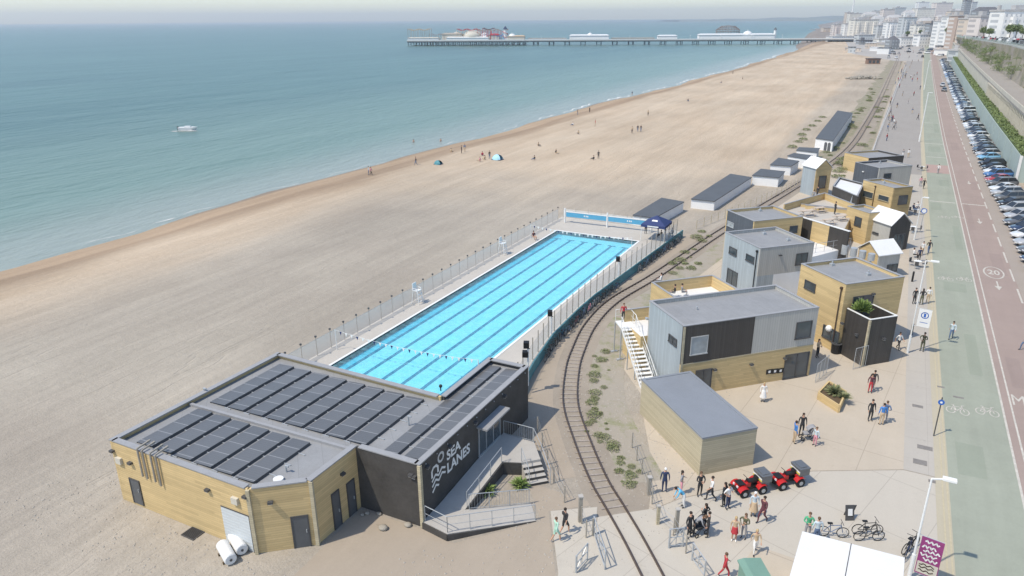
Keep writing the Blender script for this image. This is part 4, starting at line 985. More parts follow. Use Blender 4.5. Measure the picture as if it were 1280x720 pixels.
# terraces beyond, with parapets and picnic tables
CT = [c2(978, 262, 2.9), c2(1052, 292, 2.9), c2(1068, 262, 2.9), c2(1030, 247, 2.9)]
o4 = Vector((*CT[0], 0)); t4 = terrace('raised_terrace', 'broad timber edged terrace set with picnic tables behind the screen wall', [CT[0], CT[1], CT[2], CT[3]], 2.7, .9, floor='deck_white', sides=(2, 3))
CT5 = [c2(1001, 256, 3), c2(1060, 262, 3), c2(1066, 245, 3), c2(1020, 234, 3)]
t5 = terrace('raised_terrace', 'pale decked terrace in front of the far gabled hut', CT5, 2.2, .9, floor='deck_white', sides=(0,))
railing(t5, [Vector((*CT5[2], 2.2)), Vector((*CT5[1], 2.2))], 1.05, 1.0)
t6 = terrace('raised_terrace', 'narrow timber edged deck between the picnic terrace and the pale decked terrace', [c2(1006, 262, 2.6), c2(1058, 268, 2.6), c2(1062, 262, 2.6), c2(1012, 255, 2.6)], 2.35, .85, floor='deck_white', sides=(0,))
# black low parapet block right of it
b9 = terrace('raised_terrace', 'black sided low block with a white flat roof beside the far gabled hut', [c2(1041, 233, 3.4), c2(1072, 246, 3.4), c2(1080, 230, 3.4), c2(1049, 222, 3.4)], 3.2, .25, wall='black_wall', floor='roof_white')
# B6 B7 B8 B9
b6, F, Lf, Rt, Bk, n, Wd, D = module('single_storey_unit', 'timber box with two square openings facing the terraces, near the black gabled hut', (1118, 235), (1075.8, 225), (1141.7, 233), 4.4, front='timber_shade', left='timber')
window(b6, Lf, Lf.rect((1079.5, 237.5), (1090.8, 249)), 0, 'timber_pale'); window(b6, Lf, Lf.rect((1098.7, 242.5), (1110.8, 253)), 0, 'timber_pale'); window(b6, F, F.rect((1123.7, 244.5), (1133, 255)), 0); pipe(b6, Lf, 1095, 233, 1)
b7, F, Lf, Rt, Bk, n, Wd, D = module('single_storey_unit', 'box with slate side and mid grey front, behind the timber box with two openings', (1099.7, 210), (1064.7, 203), (1140, 206.7), 4.6, front='grey_clad', left='slate_clad')
wall_light(b7, Lf, 1079.5, 214.5, 'white_paint'); window(b7, F, F.rect((1105, 217), (1113, 223)), 0)
b8, F, Lf, Rt, Bk, n, Wd, D = module('single_storey_unit', 'farthest low box, timber side and black front, beside the railway', (1086.7, 197.5), (1063, 190), (1124, 193), 3.2, front='black_wall', left='timber')
b0, F, Lf, Rt, Bk, n, Wd, D = module('single_storey_unit', 'small timber box with a glass door, tucked behind the black gabled hut', (1087, 266.5), (1061, 257.5), (1101, 262), 4.2, front='timber', left='timber')
window(b0, Lf, Lf.rect((1069.5, 270), (1076, 284)), 0, 'frame_dark', 'window_glass', 'glass_door')
# gabled huts: ridge given by two pixels at the ridge height, eaves around
def gable(name, label, ne, re, ridge_up, he, along, WD, front, side, roof='roof_white', cat='hut', z0=0):
    """near corner pixel ne at eaves height he; along='C' ridge parallel to the front face, 'D' ridge runs away"""
    n = at(*ne, he); n.z = 0; Wd, D = WD; root = thing(name, label, cat, n); B4 = [n, n+C45*Wd, n+C45*Wd+D45*D, n+D45*D]
    F = Face(B4[0], B4[1], (C45.y, -C45.x)); Lf = Face(B4[3], B4[0], (-C45.x, -C45.y)); Rt = Face(B4[1], B4[2], (C45.x, C45.y)); Bk = Face(B4[2], B4[3], (-C45.y, C45.x))
    for fc, m_ in ((F, front), (Bk, side), (Lf, side if along == 'D' else front), (Rt, side)):
        e = 0 if fc in (F, Bk) else .12; isg = (fc in (F, Bk)) == (along == 'D')
        if fc is Lf and along == 'C': m_ = side
        mb = MB(); mb.use(m_); fc.box(mb, e, fc.L-e, z0, he, -.12, 0)
        if isg:
            v = [fc.P+fc.u*a+fc.n*d+Vector((0, 0, z)) for d in (0, -.12) for a, z in ((e, he), (fc.L-e, he), (fc.L/2, he+ridge_up))]
            mb.add(v, [(0, 1, 2), (3, 5, 4), (0, 2, 5, 3), (1, 4, 5, 2), (0, 3, 4, 1)])
        mb.build('wall', parent=root)
    up = Vector((0, 0, he+ridge_up+.06)); ev = Vector((0, 0, he-.05)); ov = .18
    if along == 'D': r0 = n+C45*Wd/2-D45*ov; r1 = n+C45*Wd/2+D45*(D+ov); sides = [(n-C45*ov-D45*ov, n-C45*ov+D45*(D+ov)), (n+C45*(Wd+ov)-D45*ov, n+C45*(Wd+ov)+D45*(D+ov))]
    else: r0 = n+D45*D/2-C45*ov; r1 = n+D45*D/2+C45*(Wd+ov); sides = [(n-D45*ov-C45*ov, n-D45*ov+C45*(Wd+ov)), (n+D45*(D+ov)-C45*ov, n+D45*(D+ov)+C45*(Wd+ov))]
    mb = MB(); mb.use(roof); T = Vector((0, 0, .1))
    for a, b in sides:
        v = [a+ev, b+ev, r1+up, r0+up]; mb.add([x+T for x in v]+v, [(0, 1, 2, 3), (7, 6, 5, 4), (0, 4, 5, 1), (1, 5, 6, 2), (2, 6, 7, 3), (3, 7, 4, 0)])
    mb.build('roof', parent=root); return root, F, Lf, Rt
g, F, Lf, Rt = gable('gabled_hut', 'small hut with white pitched roof and timber gable, nearest of the gabled huts', (1099, 319.6), 0, 1.1, 2.75, 'C', (2.9, 3.0), 'grey_clad', 'timber')
window(g, F, F.rect((1109, 331), (1120.6, 339)), 1)
g, F, Lf, Rt = gable('gabled_hut', 'hut with a white pitched roof and a black gable facing the promenade', (1114.8, 282), 0, 1.35, 3.3, 'D', (2.9, 3.9), 'dark_clad', 'grey_clad')
window(g, Lf, Lf.rect((1091, 289), (1098, 294)), 0); window(g, F, (.6, 2.3, .05, 2.1), 2, 'frame_dark', 'window_glass', 'glass_door')
g, F, Lf, Rt = gable('gabled_hut', 'tall hut with white pitched roof and silver side, farthest of the gabled huts', (1020.8, 211), 0, 1.3, 4.5, 'D', (2.9, 3.2), 'timber', 'silver_clad')
window(g, F, F.rect((1024, 220), (1031, 235)), 0, 'brown_pipe', 'window_glass', 'upper_door')
# AC plant behind nearest hut
c = at(1093, 322, 3.0); ac = thing('plant_units', 'cluster of grey air handling drums between the timber box roof and the nearest gabled hut', 'ventilation', (c.x-.8, c.y, 0))
for k in range(4):
    q = c+Vector((-.9*k-.3, .35*k+.2, 0)); mb = MB(); mb.tube((q.x, q.y, 2.6), (q.x, q.y, 3.35+.1*k), .36, 12); mb.build('drum', 'galv', ac); mb = MB(); mb.tube((q.x, q.y, 0), (q.x, q.y, 2.6), .1, 6); mb.build('stand', 'galv', ac)
# semi circular timber bar between
c = at(1035, 318, 2.0); cb = thing('curved_counter', 'low curved timber counter on the pale courtyard floor', 'counter', (c.x, c.y, 0)); mb = MB(); mb.use('timber')
for k in range(10):
    a = .6+k*.22; p0 = (c.x+3*math.cos(a), c.y-2+3*math.sin(a)); p1 = (c.x+3*math.cos(a+.22), c.y-2+3*math.sin(a+.22)); mb.span(p0, p1, .35, 0, 1.3)
mb.build('front', parent=cb)
# courtyard pale floors
mb = MB(); mb.use('deck_white'); mb.sheet([c2(1000, 345, 0), c2(1040, 440, 0), c2(1120, 345, 0), c2(1075, 300, 0), c2(990, 320, 0)], .014); struct(mb, 'courtyard')
# things kept on the flat roofs: seams of flashing, outlets and ducts
for root_, pts_ in ((b2, ((1040, 332), (1085, 344))), (b3, ((955, 293), (985, 301))), (b4, ((950, 264),)), (b7, ((1100, 204),)), (b6, ((1105, 229),))):
    for q_ in pts_:
        hz = {b2: 6.0, b3: 5.5, b4: 5.5, b7: 4.3, b6: 4.1}[root_]; c = at(*q_, hz); mb = MB(); mb.box((c.x, c.y, hz+.1), (.35, .35, .22), .78); mb.tube((c.x, c.y, hz+.2), (c.x, c.y, hz+.42), .07, 8); mb.build('roof_outlet', 'galv', root_)
# picnic tables
def picnic(c, rz, label, grp):
    r = thing('picnic_table', label, 'picnic table', (0, 0, 0), grp); mb = MB(); mb.box((0, 0, .74), (1.8, .75, .06)); mb.build('tabletop', 'wood_table', r)
    for s_ in (-1, 1): mb = MB(); mb.box((0, s_*.75, .44), (1.8, .28, .05)); mb.build('bench', 'wood_table', r)
    for s_ in (-1, 1): mb = MB(); mb.tube((s_*.7, -.75, 0), (s_*.7, .3, .72), .04, 4); mb.tube((s_*.7, .75, 0), (s_*.7, -.3, .72), .04, 4); mb.build('leg', 'wood_table', r)
    r.location = c; r.rotation_euler.z = rz; return r
PT = picnic((0, 0, 0), 0, 'pale wooden picnic table on the broad timber edged terrace', 'picnic tables on the terrace'); freeze(PT)
first = True
for i in range(2):
    for j in range(2):
        q = Vector(CT[0])*(1-(i+.9)/2.8)+Vector(CT[1])*((i+.9)/2.8); q = q+(Vector(CT[3])-Vector(CT[0])).normalized()*(1.8+3.0*j)
        if first: PT.location = (q.x, q.y, 2.71); PT.rotation_euler.z = .785; first = False
        else: dup(PT, (q.x, q.y, 2.71), .785+random.uniform(-.06, .06), .85)
# low white chalets along the beach
def chalet(label, LL, NN, RR, BB, h, long=False):
    P4 = [at(*p, h) for p in (LL, NN, RR, BB)]; n = P4[1]
    u = (P4[2]-n); u.z = 0
    root = thing('beach_chalet', label, 'chalet', (n.x, n.y, 0), None)
    pl4 = [(p.x, p.y) for p in P4]; c = Vector((sum(p[0] for p in pl4)/4, sum(p[1] for p in pl4)/4)); ins = [tuple(Vector(p)+(c-Vector(p)).normalized()*.18) for p in pl4]
    for i in range(4):
        a, b = Vector(ins[i]), Vector(ins[(i+1) % 4]); Fx = Face(a, b, ((a+b)/2-c)); mb = MB(); mb.use('white_render'); Fx.box(mb, 0 if i % 2 else .11, Fx.L-(0 if i % 2 else .11), 0, h-.12, -.1, 0); mb.build('wall', parent=root)
    mb = MB(); mb.use('roof_slate'); mb.prism(pl4, h-.12, h); mb.build('roof', parent=root); return root, ins
chalet('white chalet with a slate roof right behind the navy gazebo', (790.8, 268.5), (818.6, 272), (855.5, 252), (827, 247), 1.5)
chalet('long white chalet with a slate roof, second along the beach from the gazebo', (863.6, 248.4), (893, 251.5), (940, 221.4), (913, 217), 1.5)
chalet('white chalet with a slate roof beside the far end of the long white chalet', (940, 219), (974, 222), (981.5, 214), (951, 210.7), 1.7)
chalet('white chalet with a slate roof, fourth along the beach from the gazebo', (962.4, 205.8), (989.3, 207.5), (999.5, 201), (973, 197), 1.8)
chalet('white chalet with a pale green slate roof beside the silver gabled hut', (983.8, 194.5), (1010.5, 199), (1016, 194), (992.5, 191), 1.9)
chalet('smallest white chalet with a dark roof edge, next to the long pavilion', (995, 187.5), (1021.8, 190.5), (1025, 185), (998.8, 183.8), 1.9)
lp, ins = chalet('very long white pavilion with a slate roof and arched doors on its near end', (1019.5, 172.5), (1041.5, 175.8), (1066, 141), (1047, 138), 2.4, True)
Fx = Face(ins[0], ins[1])
for f in (.62, .82):
    mb = MB(); u = Fx.L*f; Fx.box(mb, u-.35, u+.35, .05, 1.5, 0, .04)
    v = [Fx.P+Fx.u*(u+.35*math.cos(k*math.pi/8))+Fx.n*.04+Vector((0, 0, 1.5+.35*math.sin(k*math.pi/8))) for k in range(9)]; mb.add(v, [tuple(range(9))]); mb.build('arched_door', 'door_grey', lp)
# ================================================================ PEOPLE
for nm, c in dict(skin=(.48, .28, .19), skin_dark=(.12, .06, .035), c_black=(.035, .035, .038), c_navy=(.03, .045, .10), c_white=(.72, .71, .69), c_grey=(.28, .28, .29), c_red=(.42, .04, .05), c_blue=(.06, .2, .5), c_sky=(.12, .45, .68), c_mint=(.4, .62, .5), c_green=(.08, .38, .2), c_tan=(.5, .38, .25), c_pink=(.65, .3, .35), c_maroon=(.12, .04, .05), c_denim=(.10, .15, .25), c_pale=(.5, .58, .62), c_olive=(.12, .12, .07), hair_dark=(.03, .02, .015), hair_brown=(.12, .07, .04), hair_blond=(.45, .33, .17), hair_grey=(.35, .34, .33)).items():
    plain(nm, c, .8, .15, 6)
def skel(pose):
    """joints of a 1.75 m figure facing -Y: name -> (x, y, z, radius)"""
    J = dict(pel=(0, 0, .95, .145), wst=(0, .0, 1.1, .125), cst=(0, 0, 1.3, .15), nkb=(0, .01, 1.46, .075), nk=(0, 0, 1.52, .055), hd=(0, -.015, 1.62, .088), top=(0, -.01, 1.70, .07), nose=(0, -.105, 1.61, .018))
    for s, t in ((-1, 'l'), (1, 'r')):
        J.update({t+'sh': (s*.19, 0, 1.41, .06), t+'el': (s*.25, .03, 1.13, .042), t+'wr': (s*.26, -.05, .89, .028), t+'pa': (s*.26, -.075, .82, .034),
                  t+'hp': (s*.09, 0, .88, .095), t+'kn': (s*.10, -.02, .49, .06), t+'an': (s*.11, .03, .09, .04), t+'to': (s*.13, -.13, .04, .035)})
    if pose == 'walk':
        J['lkn'] = (-.09, -.2, .52, .06); J['lan'] = (-.1, -.22, .1, .04); J['lto'] = (-.11, -.38, .06, .035)
        J['rkn'] = (.09, .06, .5, .06); J['ran'] = (.1, .32, .17, .04); J['rto'] = (.11, .22, .05, .035)
        J['lel'] = (-.25, .14, 1.14, .042); J['lwr'] = (-.25, .2, .93, .028); J['lpa'] = (-.25, .19, .86, .034)
        J['rel'] = (.25, -.07, 1.14, .042); J['rwr'] = (.24, -.25, 1.0, .028); J['rpa'] = (.23, -.31, .97, .034)
    elif pose == 'hips':
        J['lel'] = (-.34, .08, 1.18, .042); J['lwr'] = (-.2, -.08, 1.02, .028); J['lpa'] = (-.14, -.13, 1.0, .034)
        J['rel'] = (.26, -.02, 1.15, .042); J['rwr'] = (.12, -.2, 1.2, .028); J['rpa'] = (.06, -.22, 1.24, .034)
    elif pose == 'fold':
        J['lel'] = (-.27, -.04, 1.15, .042); J['lwr'] = (-.06, -.22, 1.16, .028); J['lpa'] = (.01, -.235, 1.17, .034)
        J['rel'] = (.27, -.04, 1.15, .042); J['rwr'] = (.1, -.25, 1.1, .028); J['rpa'] = (.03, -.265, 1.09, .034)
    elif pose == 'point':
        J['rel'] = (.42, -.12, 1.36, .042); J['rwr'] = (.62, -.26, 1.36, .028); J['rpa'] = (.69, -.3, 1.36, .034)
    elif pose == 'bend':
        for k, dy, dz in (('wst', -.1, -.03), ('cst', -.26, -.12), ('nkb', -.4, -.2), ('nk', -.45, -.21), ('hd', -.54, -.24), ('top', -.6, -.24), ('nose', -.6, -.3)):
            x, y, z, r = J[k]; J[k] = (x, y+dy, z+dz, r)
        for t, s in (('l', -1), ('r', 1)): J[t+'sh'] = (s*.19, -.36, 1.25, .06); J[t+'el'] = (s*.22, -.44, .98, .042); J[t+'wr'] = (s*.16, -.55, .78, .028); J[t+'pa'] = (s*.14, -.58, .72, .034)
    elif pose == 'sit':
        dz = -.5
        for k in ('pel', 'wst', 'cst', 'nkb', 'nk', 'hd', 'top', 'nose', 'lsh', 'rsh', 'lel', 'rel'): x, y, z, r = J[k]; J[k] = (x, y, z+dz, r)
        for t, s in (('l', -1), ('r', 1)):
            J[t+'hp'] = (s*.1, -.02, .43, .095); J[t+'kn'] = (s*.13, -.44, .5, .06); J[t+'an'] = (s*.12, -.44, .08, .04); J[t+'to'] = (s*.13, -.58, .04, .035)
            J[t+'wr'] = (s*.18, -.3, .58, .028); J[t+'pa'] = (s*.15, -.36, .58, .034)
    elif pose == 'ground':
        dz = -.83
        for k in ('pel', 'wst', 'cst', 'nkb', 'nk', 'hd', 'top', 'nose', 'lsh', 'rsh', 'lel', 'rel'):
            x, y, z, r = J[k]; J[k] = (x, y, z+dz, r)
        for t, s in (('l', -1), ('r', 1)):
            J[t+'hp'] = (s*.1, -.04, .1, .09); J[t+'kn'] = (s*.16, -.36, .36, .06); J[t+'an'] = (s*.14, -.66, .07, .04); J[t+'to'] = (s*.15, -.8, .06, .035)
            J[t+'wr'] = (s*.2, .02, .12, .028); J[t+'pa'] = (s*.2, -.05, .07, .034)
        J['lel'] = (-.24, .06, .33, .042); J['rel'] = (.24, .06, .33, .042)
    return J
def person_mesh(pose):
    J = skel(pose); names = list(J); idx = {k: i for i, k in enumerate(names)}; vs = [Vector(J[k][:3]) for k in names]; rr = [J[k][3] for k in names]
    E_ = []; lab = []
    def e(a, b, l): E_.append((idx[a], idx[b])); lab.append(l)
    e('pel', 'wst', 1); e('wst', 'cst', 1); e('cst', 'nkb', 1); e('nkb', 'nk', 0); e('nk', 'hd', 0); e('hd', 'top', 0); e('hd', 'nose', 0)
    for t, s in (('l', -1), ('r', 1)):
        e('nkb' if False else 'cst', t+'sh', 1); e(t+'sh', t+'el', 1); e(t+'el', t+'wr', 2); e(t+'wr', t+'pa', 0); e('pel', t+'hp', 3); e(t+'hp', t+'kn', 3); e(t+'kn', t+'an', 4); e(t+'an', t+'to', 5)
        w_ = vs[idx[t+'wr']]; p_ = vs[idx[t+'pa']]; f_ = (p_-w_).normalized(); sd = Vector((0, 1, 0)) if abs(f_.y) < .8 else Vector((1, 0, 0)); sd = (sd-f_*sd.dot(f_)).normalized(); cu = f_.cross(sd)*s*-1
        for k, (o, L) in enumerate(((-.024, .06), (-.008, .072), (.009, .068), (.025, .052))):
            a = p_+sd*o*1.15+f_*.028; b = a+f_*L*.5; c_ = b+(f_*.8+cu*.5).normalized()*L*.45
            i = len(vs); vs.extend([a, b, c_]); rr.extend([.009, .0085, .007]); E_.extend([(idx[t+'pa'], i), (i, i+1), (i+1, i+2)]); lab.extend([0]*3)
        a = p_-sd*.035-f_*.01; b = a+(f_*.6-sd*.5).normalized()*.035; i = len(vs); vs.extend([a, b]); rr.extend([.0105, .009]); E_.extend([(idx[t+'pa'], i), (i, i+1)]); lab.extend([0]*2)
    me = bpy.data.meshes.new('sk'); me.from_pydata([tuple(v) for v in vs], E_, []); o = bpy.data.objects.new('sk', me); col.objects.link(o)
    md = o.modifiers.new('s', 'SKIN'); md.use_smooth_shade = True; md.branch_smoothing = .3
    for i, sv in enumerate(me.skin_vertices[0].data): sv.radius = (rr[i], rr[i]*(.72 if names[i] in ('cst', 'wst', 'pel') else 1) if i < len(names) else rr[i]); sv.use_root = (i == 0)
    sb_ = o.modifiers.new('b', 'SUBSURF'); sb_.levels = 1; sb_.render_levels = 1
    dg = bpy.context.evaluated_depsgraph_get(); out_ = bpy.data.meshes.new_from_object(o.evaluated_get(dg))
    bpy.data.objects.remove(o)
    for m_ in ('skin', 'c_white', 'c_grey', 'c_navy', 'c_denim', 'c_black'): out_.materials.append(MATS[m_])
    segs = [(vs[a], vs[b]) for a, b in E_]
    for p in out_.polygons:
        c = p.center; best = 1e9; bl = 0
        for (a, b), l in zip(segs, lab):
            d = b-a; t_ = max(0, min(1, (c-a).dot(d)/max(1e-9, d.length_squared))); q = (c-(a+d*t_)).length
            if q < best: best = q; bl = l
        p.material_index = bl; p.use_smooth = True
    return out_, J
POSES = {}
def hair_mesh(J, long_):
    hx, hy, hz, r = J['hd']; nd = Vector(J['top'][:3])-Vector(J['hd'][:3]); nd.normalize(); mb = MB(); mb.smooth = True
    c = Vector((hx, hy, hz))+nd*.035; bk = Vector((0, .035, 0))
    mb.ball(c+bk*.6+nd*.012, (.088, .098, .088), 10, 7)
    if long_: mb.ball(c+bk*1.9-nd*.13, (.085, .05, .16), 8, 6)
    me = bpy.data.meshes.new('hair'); me.from_pydata(mb.v, [], mb.f); me.materials.append(MATS['hair_dark'])
    for p in me.polygons: p.use_smooth = True
    return me
for ps in ('stand', 'walk', 'hips', 'fold', 'point', 'bend', 'sit', 'ground'):
    me, J = person_mesh(ps); POSES[ps] = (me, hair_mesh(J, False), hair_mesh(J, True), J)
def person(pos, rz, pose, top, bot, label, hair='hair_dark', long_=False, sleeve=True, shorts=False, h=1.75, group=None, skin='skin', skirt=None, bag=None, cap=None):
    me, hs, hl, J = POSES[pose]
    o = bpy.data.objects.new('person', me); col.objects.link(o); o.location = pos; o.rotation_euler = (0, 0, rz); k = h/1.75; o.scale = (k, k, k); tag(o, label, 'person', group)
    for i, mn in enumerate((skin, top, top if sleeve else skin, bot, skin if shorts else bot, 'c_black' if not shorts else 'c_white')):
        o.material_slots[i].link = 'OBJECT'; o.material_slots[i].material = MATS[mn]
    q = bpy.data.objects.new('hair' if not cap else 'hat', hl if long_ else hs); col.objects.link(q); q.parent = o; q.material_slots[0].link = 'OBJECT'; q.material_slots[0].material = MATS[cap or hair]
    if skirt:
        mb = MB(); mb.smooth = True; mb.tube((0, 0, 1.02), (0, 0, .42 if skirt[1] else .62), .155, 12, .27 if skirt[1] else .22); mm = bpy.data.meshes.new('skirt'); mm.from_pydata(mb.v, [], mb.f); mm.materials.append(MATS[skirt[0]]); s_ = bpy.data.objects.new('skirt', mm); col.objects.link(s_); s_.parent = o
    if bag:
        mb = MB(); mb.box((0, .19, 1.25), (.3, .16, .42)); mb.box((0, .27, 1.18), (.22, .05, .2)); mm = bpy.data.meshes.new('rucksack'); mm.from_pydata(mb.v, [], mb.f); mm.materials.append(MATS[bag]); s_ = bpy.data.objects.new('rucksack', mm); col.objects.link(s_); s_.location = pos; s_.rotation_euler = (0, 0, rz); tag(s_, bag.replace('c_', '')+' rucksack worn by the '+label.replace('person in ', 'person in ')[:60].rsplit(' ', 2)[0], 'rucksack')
        bpy.data.objects.remove(s_)
    return o
def P(px, py, rz, pose, top, bot, label, z=0.0, **kw):
    c = at(px, py, z); return person(c, math.radians(rz), pose, top, bot, label, **kw)
# near group (rz: 0 faces the camera side along -Y, 180 faces up the beach)
P(706, 667, 160, 'walk', 'c_black', 'c_black', 'person in black t-shirt and shorts walking on the footpath by the crossing', shorts=True, sleeve=False)
P(695, 677, 150, 'walk', 'c_mint', 'c_mint', 'person in mint green hooded top and pale shorts on the footpath', shorts=True, h=1.65, hair='hair_brown')
P(830, 615, 200, 'stand', 'c_navy', 'c_navy', 'person in navy hoodie and white cap standing alone near the kiosk corner', cap='c_white')
P(851, 617, 100, 'hips', 'c_grey', 'c_pink', 'person in grey patterned top holding a dark bag left of the quad bikes', long_=True, h=1.66)
P(854, 634, 300, 'bend', 'c_sky', 'c_white', 'person in bright sky blue jacket bending down beside a dark bag', h=1.7)
P(874, 620, 40, 'fold', 'c_black', 'c_black', 'person in black with folded arms at the foot of the kiosk wall', hair='hair_brown')
P(888, 626, 300, 'walk', 'c_white', 'c_black', 'person in white shirt and dark trousers walking towards the quad bikes', sleeve=False)
P(904, 633, 250, 'stand', 'c_black', 'c_black', 'person in black facing the front of the nearer quad bike', h=1.7, long_=True)
P(909, 636, 60, 'hips', 'c_white', 'c_navy', 'person in white top and navy trousers beside the nearer quad bike', sleeve=False)
P(941, 645, 20, 'stand', 'c_pale', 'c_tan', 'person in long pale robe and headscarf below the quad bikes', h=1.68, cap='c_white', skirt=('c_tan', True), long_=True)
P(952, 653, 330, 'walk', 'c_maroon', 'c_maroon', 'person in dark maroon clothes walking below the quad bikes', h=1.8)
P(917, 676, 10, 'stand', 'c_tan', 'c_red', 'person in pale top and red skirt with fair hair', hair='hair_blond', long_=True, h=1.62, skirt=('c_red', False), shorts=True)
P(929, 673, 350, 'hips', 'c_olive', 'c_grey', 'person with long brown hair in a dark top carrying a tan bag', hair='hair_brown', long_=True, h=1.68)
P(943, 692, 20, 'walk', 'c_tan', 'c_white', 'person in pale beige clothes just behind the green shed', hair='hair_blond', long_=True, h=1.6)
P(861, 672, 60, 'stand', 'c_black', 'c_black', 'person in black at the left end of the group round the pushchair')
P(867, 669, 100, 'bend', 'c_grey', 'c_black', 'person in grey leaning over the black pushchair', hair='hair_brown', long_=True)
P(880, 660, 250, 'hips', 'c_black', 'c_olive', 'person with dark hair in a black jacket behind the pushchair', long_=True, h=1.68)
P(884, 671, 280, 'stand', 'c_black', 'c_black', 'person all in black at the right end of the pushchair group', h=1.7)
P(1008, 673, 10, 'fold', 'c_green', 'c_grey', 'person in green top standing behind the white marquee', hair='hair_brown')
P(1019, 679, 200, 'stand', 'c_pale', 'c_denim', 'person in light blue shirt with a dark shoulder bag behind the marquee', hair='hair_brown')
P(905, 722, 120, 'walk', 'c_red', 'c_red', 'person in dark red top at the very bottom edge of the forecourt', hair='hair_brown', h=1.6)
P(992, 554, 120, 'point', 'c_blue', 'c_tan', 'person in royal blue top and tan trousers with one arm stretched out')
P(1001, 544, 20, 'stand', 'c_black', 'c_black', 'person in black standing behind the grey pushchair', long_=True)
P(1018, 557, 330, 'stand', 'c_pale', 'c_pink', 'child in pale top and pink trousers to the right of the grey pushchair', h=1.45, hair='hair_brown')
P(1087, 526, 30, 'stand', 'c_black', 'c_black', 'person in a dark suit on the open paving beside the blue dressed pair')
P(1101, 531, 200, 'stand', 'c_blue', 'c_tan', 'person in bright blue top on the open paving, nearer of the blue pair')
P(1105, 528, 160, 'hips', 'c_denim', 'c_grey', 'person in muted blue on the open paving, farther of the blue pair', hair='hair_brown')
P(1087, 491, 10, 'stand', 'c_maroon', 'c_red', 'person in maroon top and red shorts walking past the black balcony box', h=1.65)
P(1090, 488, 190, 'walk', 'c_black', 'c_grey', 'person in black walking past the black balcony box')
P(953, 502, 20, 'stand', 'c_white', 'c_white', 'person in a white dress in front of the stairs box', skirt=('c_white', True), long_=True, hair='hair_blond', h=1.62)
P(1021, 447, 60, 'fold', 'c_tan', 'c_black', 'person at the passage between the stairs box and the timber box', long_=True)
P(1122, 437, 40, 'walk', 'c_white', 'c_black', 'person in white top and black trousers at the side of the balcony box', sleeve=False, h=1.66)
P(1152, 439, 340, 'hips', 'c_olive', 'c_olive', 'person in dark jacket walking along the kerb by the banner lamp', h=1.78)
P(1188, 424, 350, 'walk', 'c_pale', 'c_denim', 'person in pale blue moving along the green cycle lane', h=1.75, skin='skin')
P(1279, 438, 300, 'walk', 'c_maroon', 'c_denim', 'person in dark clothes crossing the road at the right edge', h=1.8)
P(1142, 380, 30, 'stand', 'c_black', 'c_black', 'person in black, left one of the trio behind the banner lamp')
P(1151, 381, 200, 'hips', 'c_black', 'c_olive', 'person in black with dark hair, middle one of the trio behind the banner lamp', long_=True)
P(1159, 379, 190, 'stand', 'c_white', 'c_tan', 'person in white, right one of the trio behind the banner lamp')
P(1148, 327, 200, 'stand', 'c_navy', 'c_black', 'person in navy on the pavement beside the nearest gabled hut')
P(1152, 319, 20, 'walk', 'c_white', 'c_tan', 'person in white on the pavement beyond the nearest gabled hut', sleeve=False)
P(1160, 317, 190, 'walk', 'c_black', 'c_denim', 'person in black and denim on the kerb beyond the nearest gabled hut')
P(1141, 322, 100, 'sit', 'c_white', 'c_black', 'person seated in white beside the white roofed hut', z=0)
P(1172, 217, 180, 'walk', 'c_white', 'c_grey', 'person in white in the middle of the distant cycle lane')
P(1154, 236, 20, 'walk', 'c_black', 'c_black', 'person in black by the kerb beside the timber box with two openings')
P(1150, 233, 190, 'stand', 'c_pink', 'c_grey', 'person in pink by the kerb beside the timber box with two openings', long_=True)
P(1128, 197, 20, 'stand', 'c_grey', 'c_white', 'person in grey at the corner of the farthest low box')
P(1135, 197, 190, 'stand', 'c_white', 'c_tan', 'person in white at the corner of the farthest low box')
P(1146, 262, 20, 'sit', 'c_white', 'c_navy', 'person in white seated at the pavement table by the timber box', z=0)
P(1141, 264, 120, 'sit', 'c_navy', 'c_navy', 'person in navy seated at the pavement table by the timber box', z=0)
P(779, 402, 30, 'stand', 'c_red', 'c_black', 'person in a red top at the head of the outdoor stairs', z=2.92, hair='hair_brown', h=1.7)
for (x, y, tp_, lb) in ((826, 352, 'c_white', 'person in white seated in the corner of the timber walled roof terrace'), (843, 367, 'c_black', 'person in black seated by the wall of the timber walled roof terrace'), (852, 366, 'c_grey', 'person in grey seated beside the one in black on the roof terrace')):
    P(x, y+4, random.uniform(0, 360), 'sit', tp_, 'c_grey', lb, z=2.92)
for k, (x, y, tp_, pz) in enumerate(((1043, 268, 'c_black', 'stand'), (1016, 252, 'c_grey', 'stand'), (1021, 247, 'c_black', 'stand'))):
    P(x, y, random.uniform(0, 360), pz, tp_, 'c_black', ('person in black standing among the picnic tables', 'person in grey on the pale decked terrace by the far gabled hut', 'person in black on the pale decked terrace by the far gabled hut')[k], z=2.7 if k == 0 else 2.2)
# pool side people
P(667, 300, 60, 'sit', 'c_maroon', 'skin', 'swimmer sitting at the beach side edge near the far end of the pool', z=DZ, sleeve=False, shorts=True)
for k, (x, y, pz, tp_, lb) in enumerate(((807, 292, 'stand', 'c_black', 'person in black standing left of the gazebo'), (822, 297, 'sit', 'c_white', 'person in white seated under the gazebo'), (831, 293, 'stand', 'c_black', 'person in black standing under the gazebo'), (826, 299, 'sit', 'c_black', 'person in black seated in front of the gazebo'), (840, 296, 'sit', 'c_grey', 'person in grey seated right of the gazebo'))):
    P(x, y, 40+70*k, pz, tp_, 'c_black', lb, z=DZ)
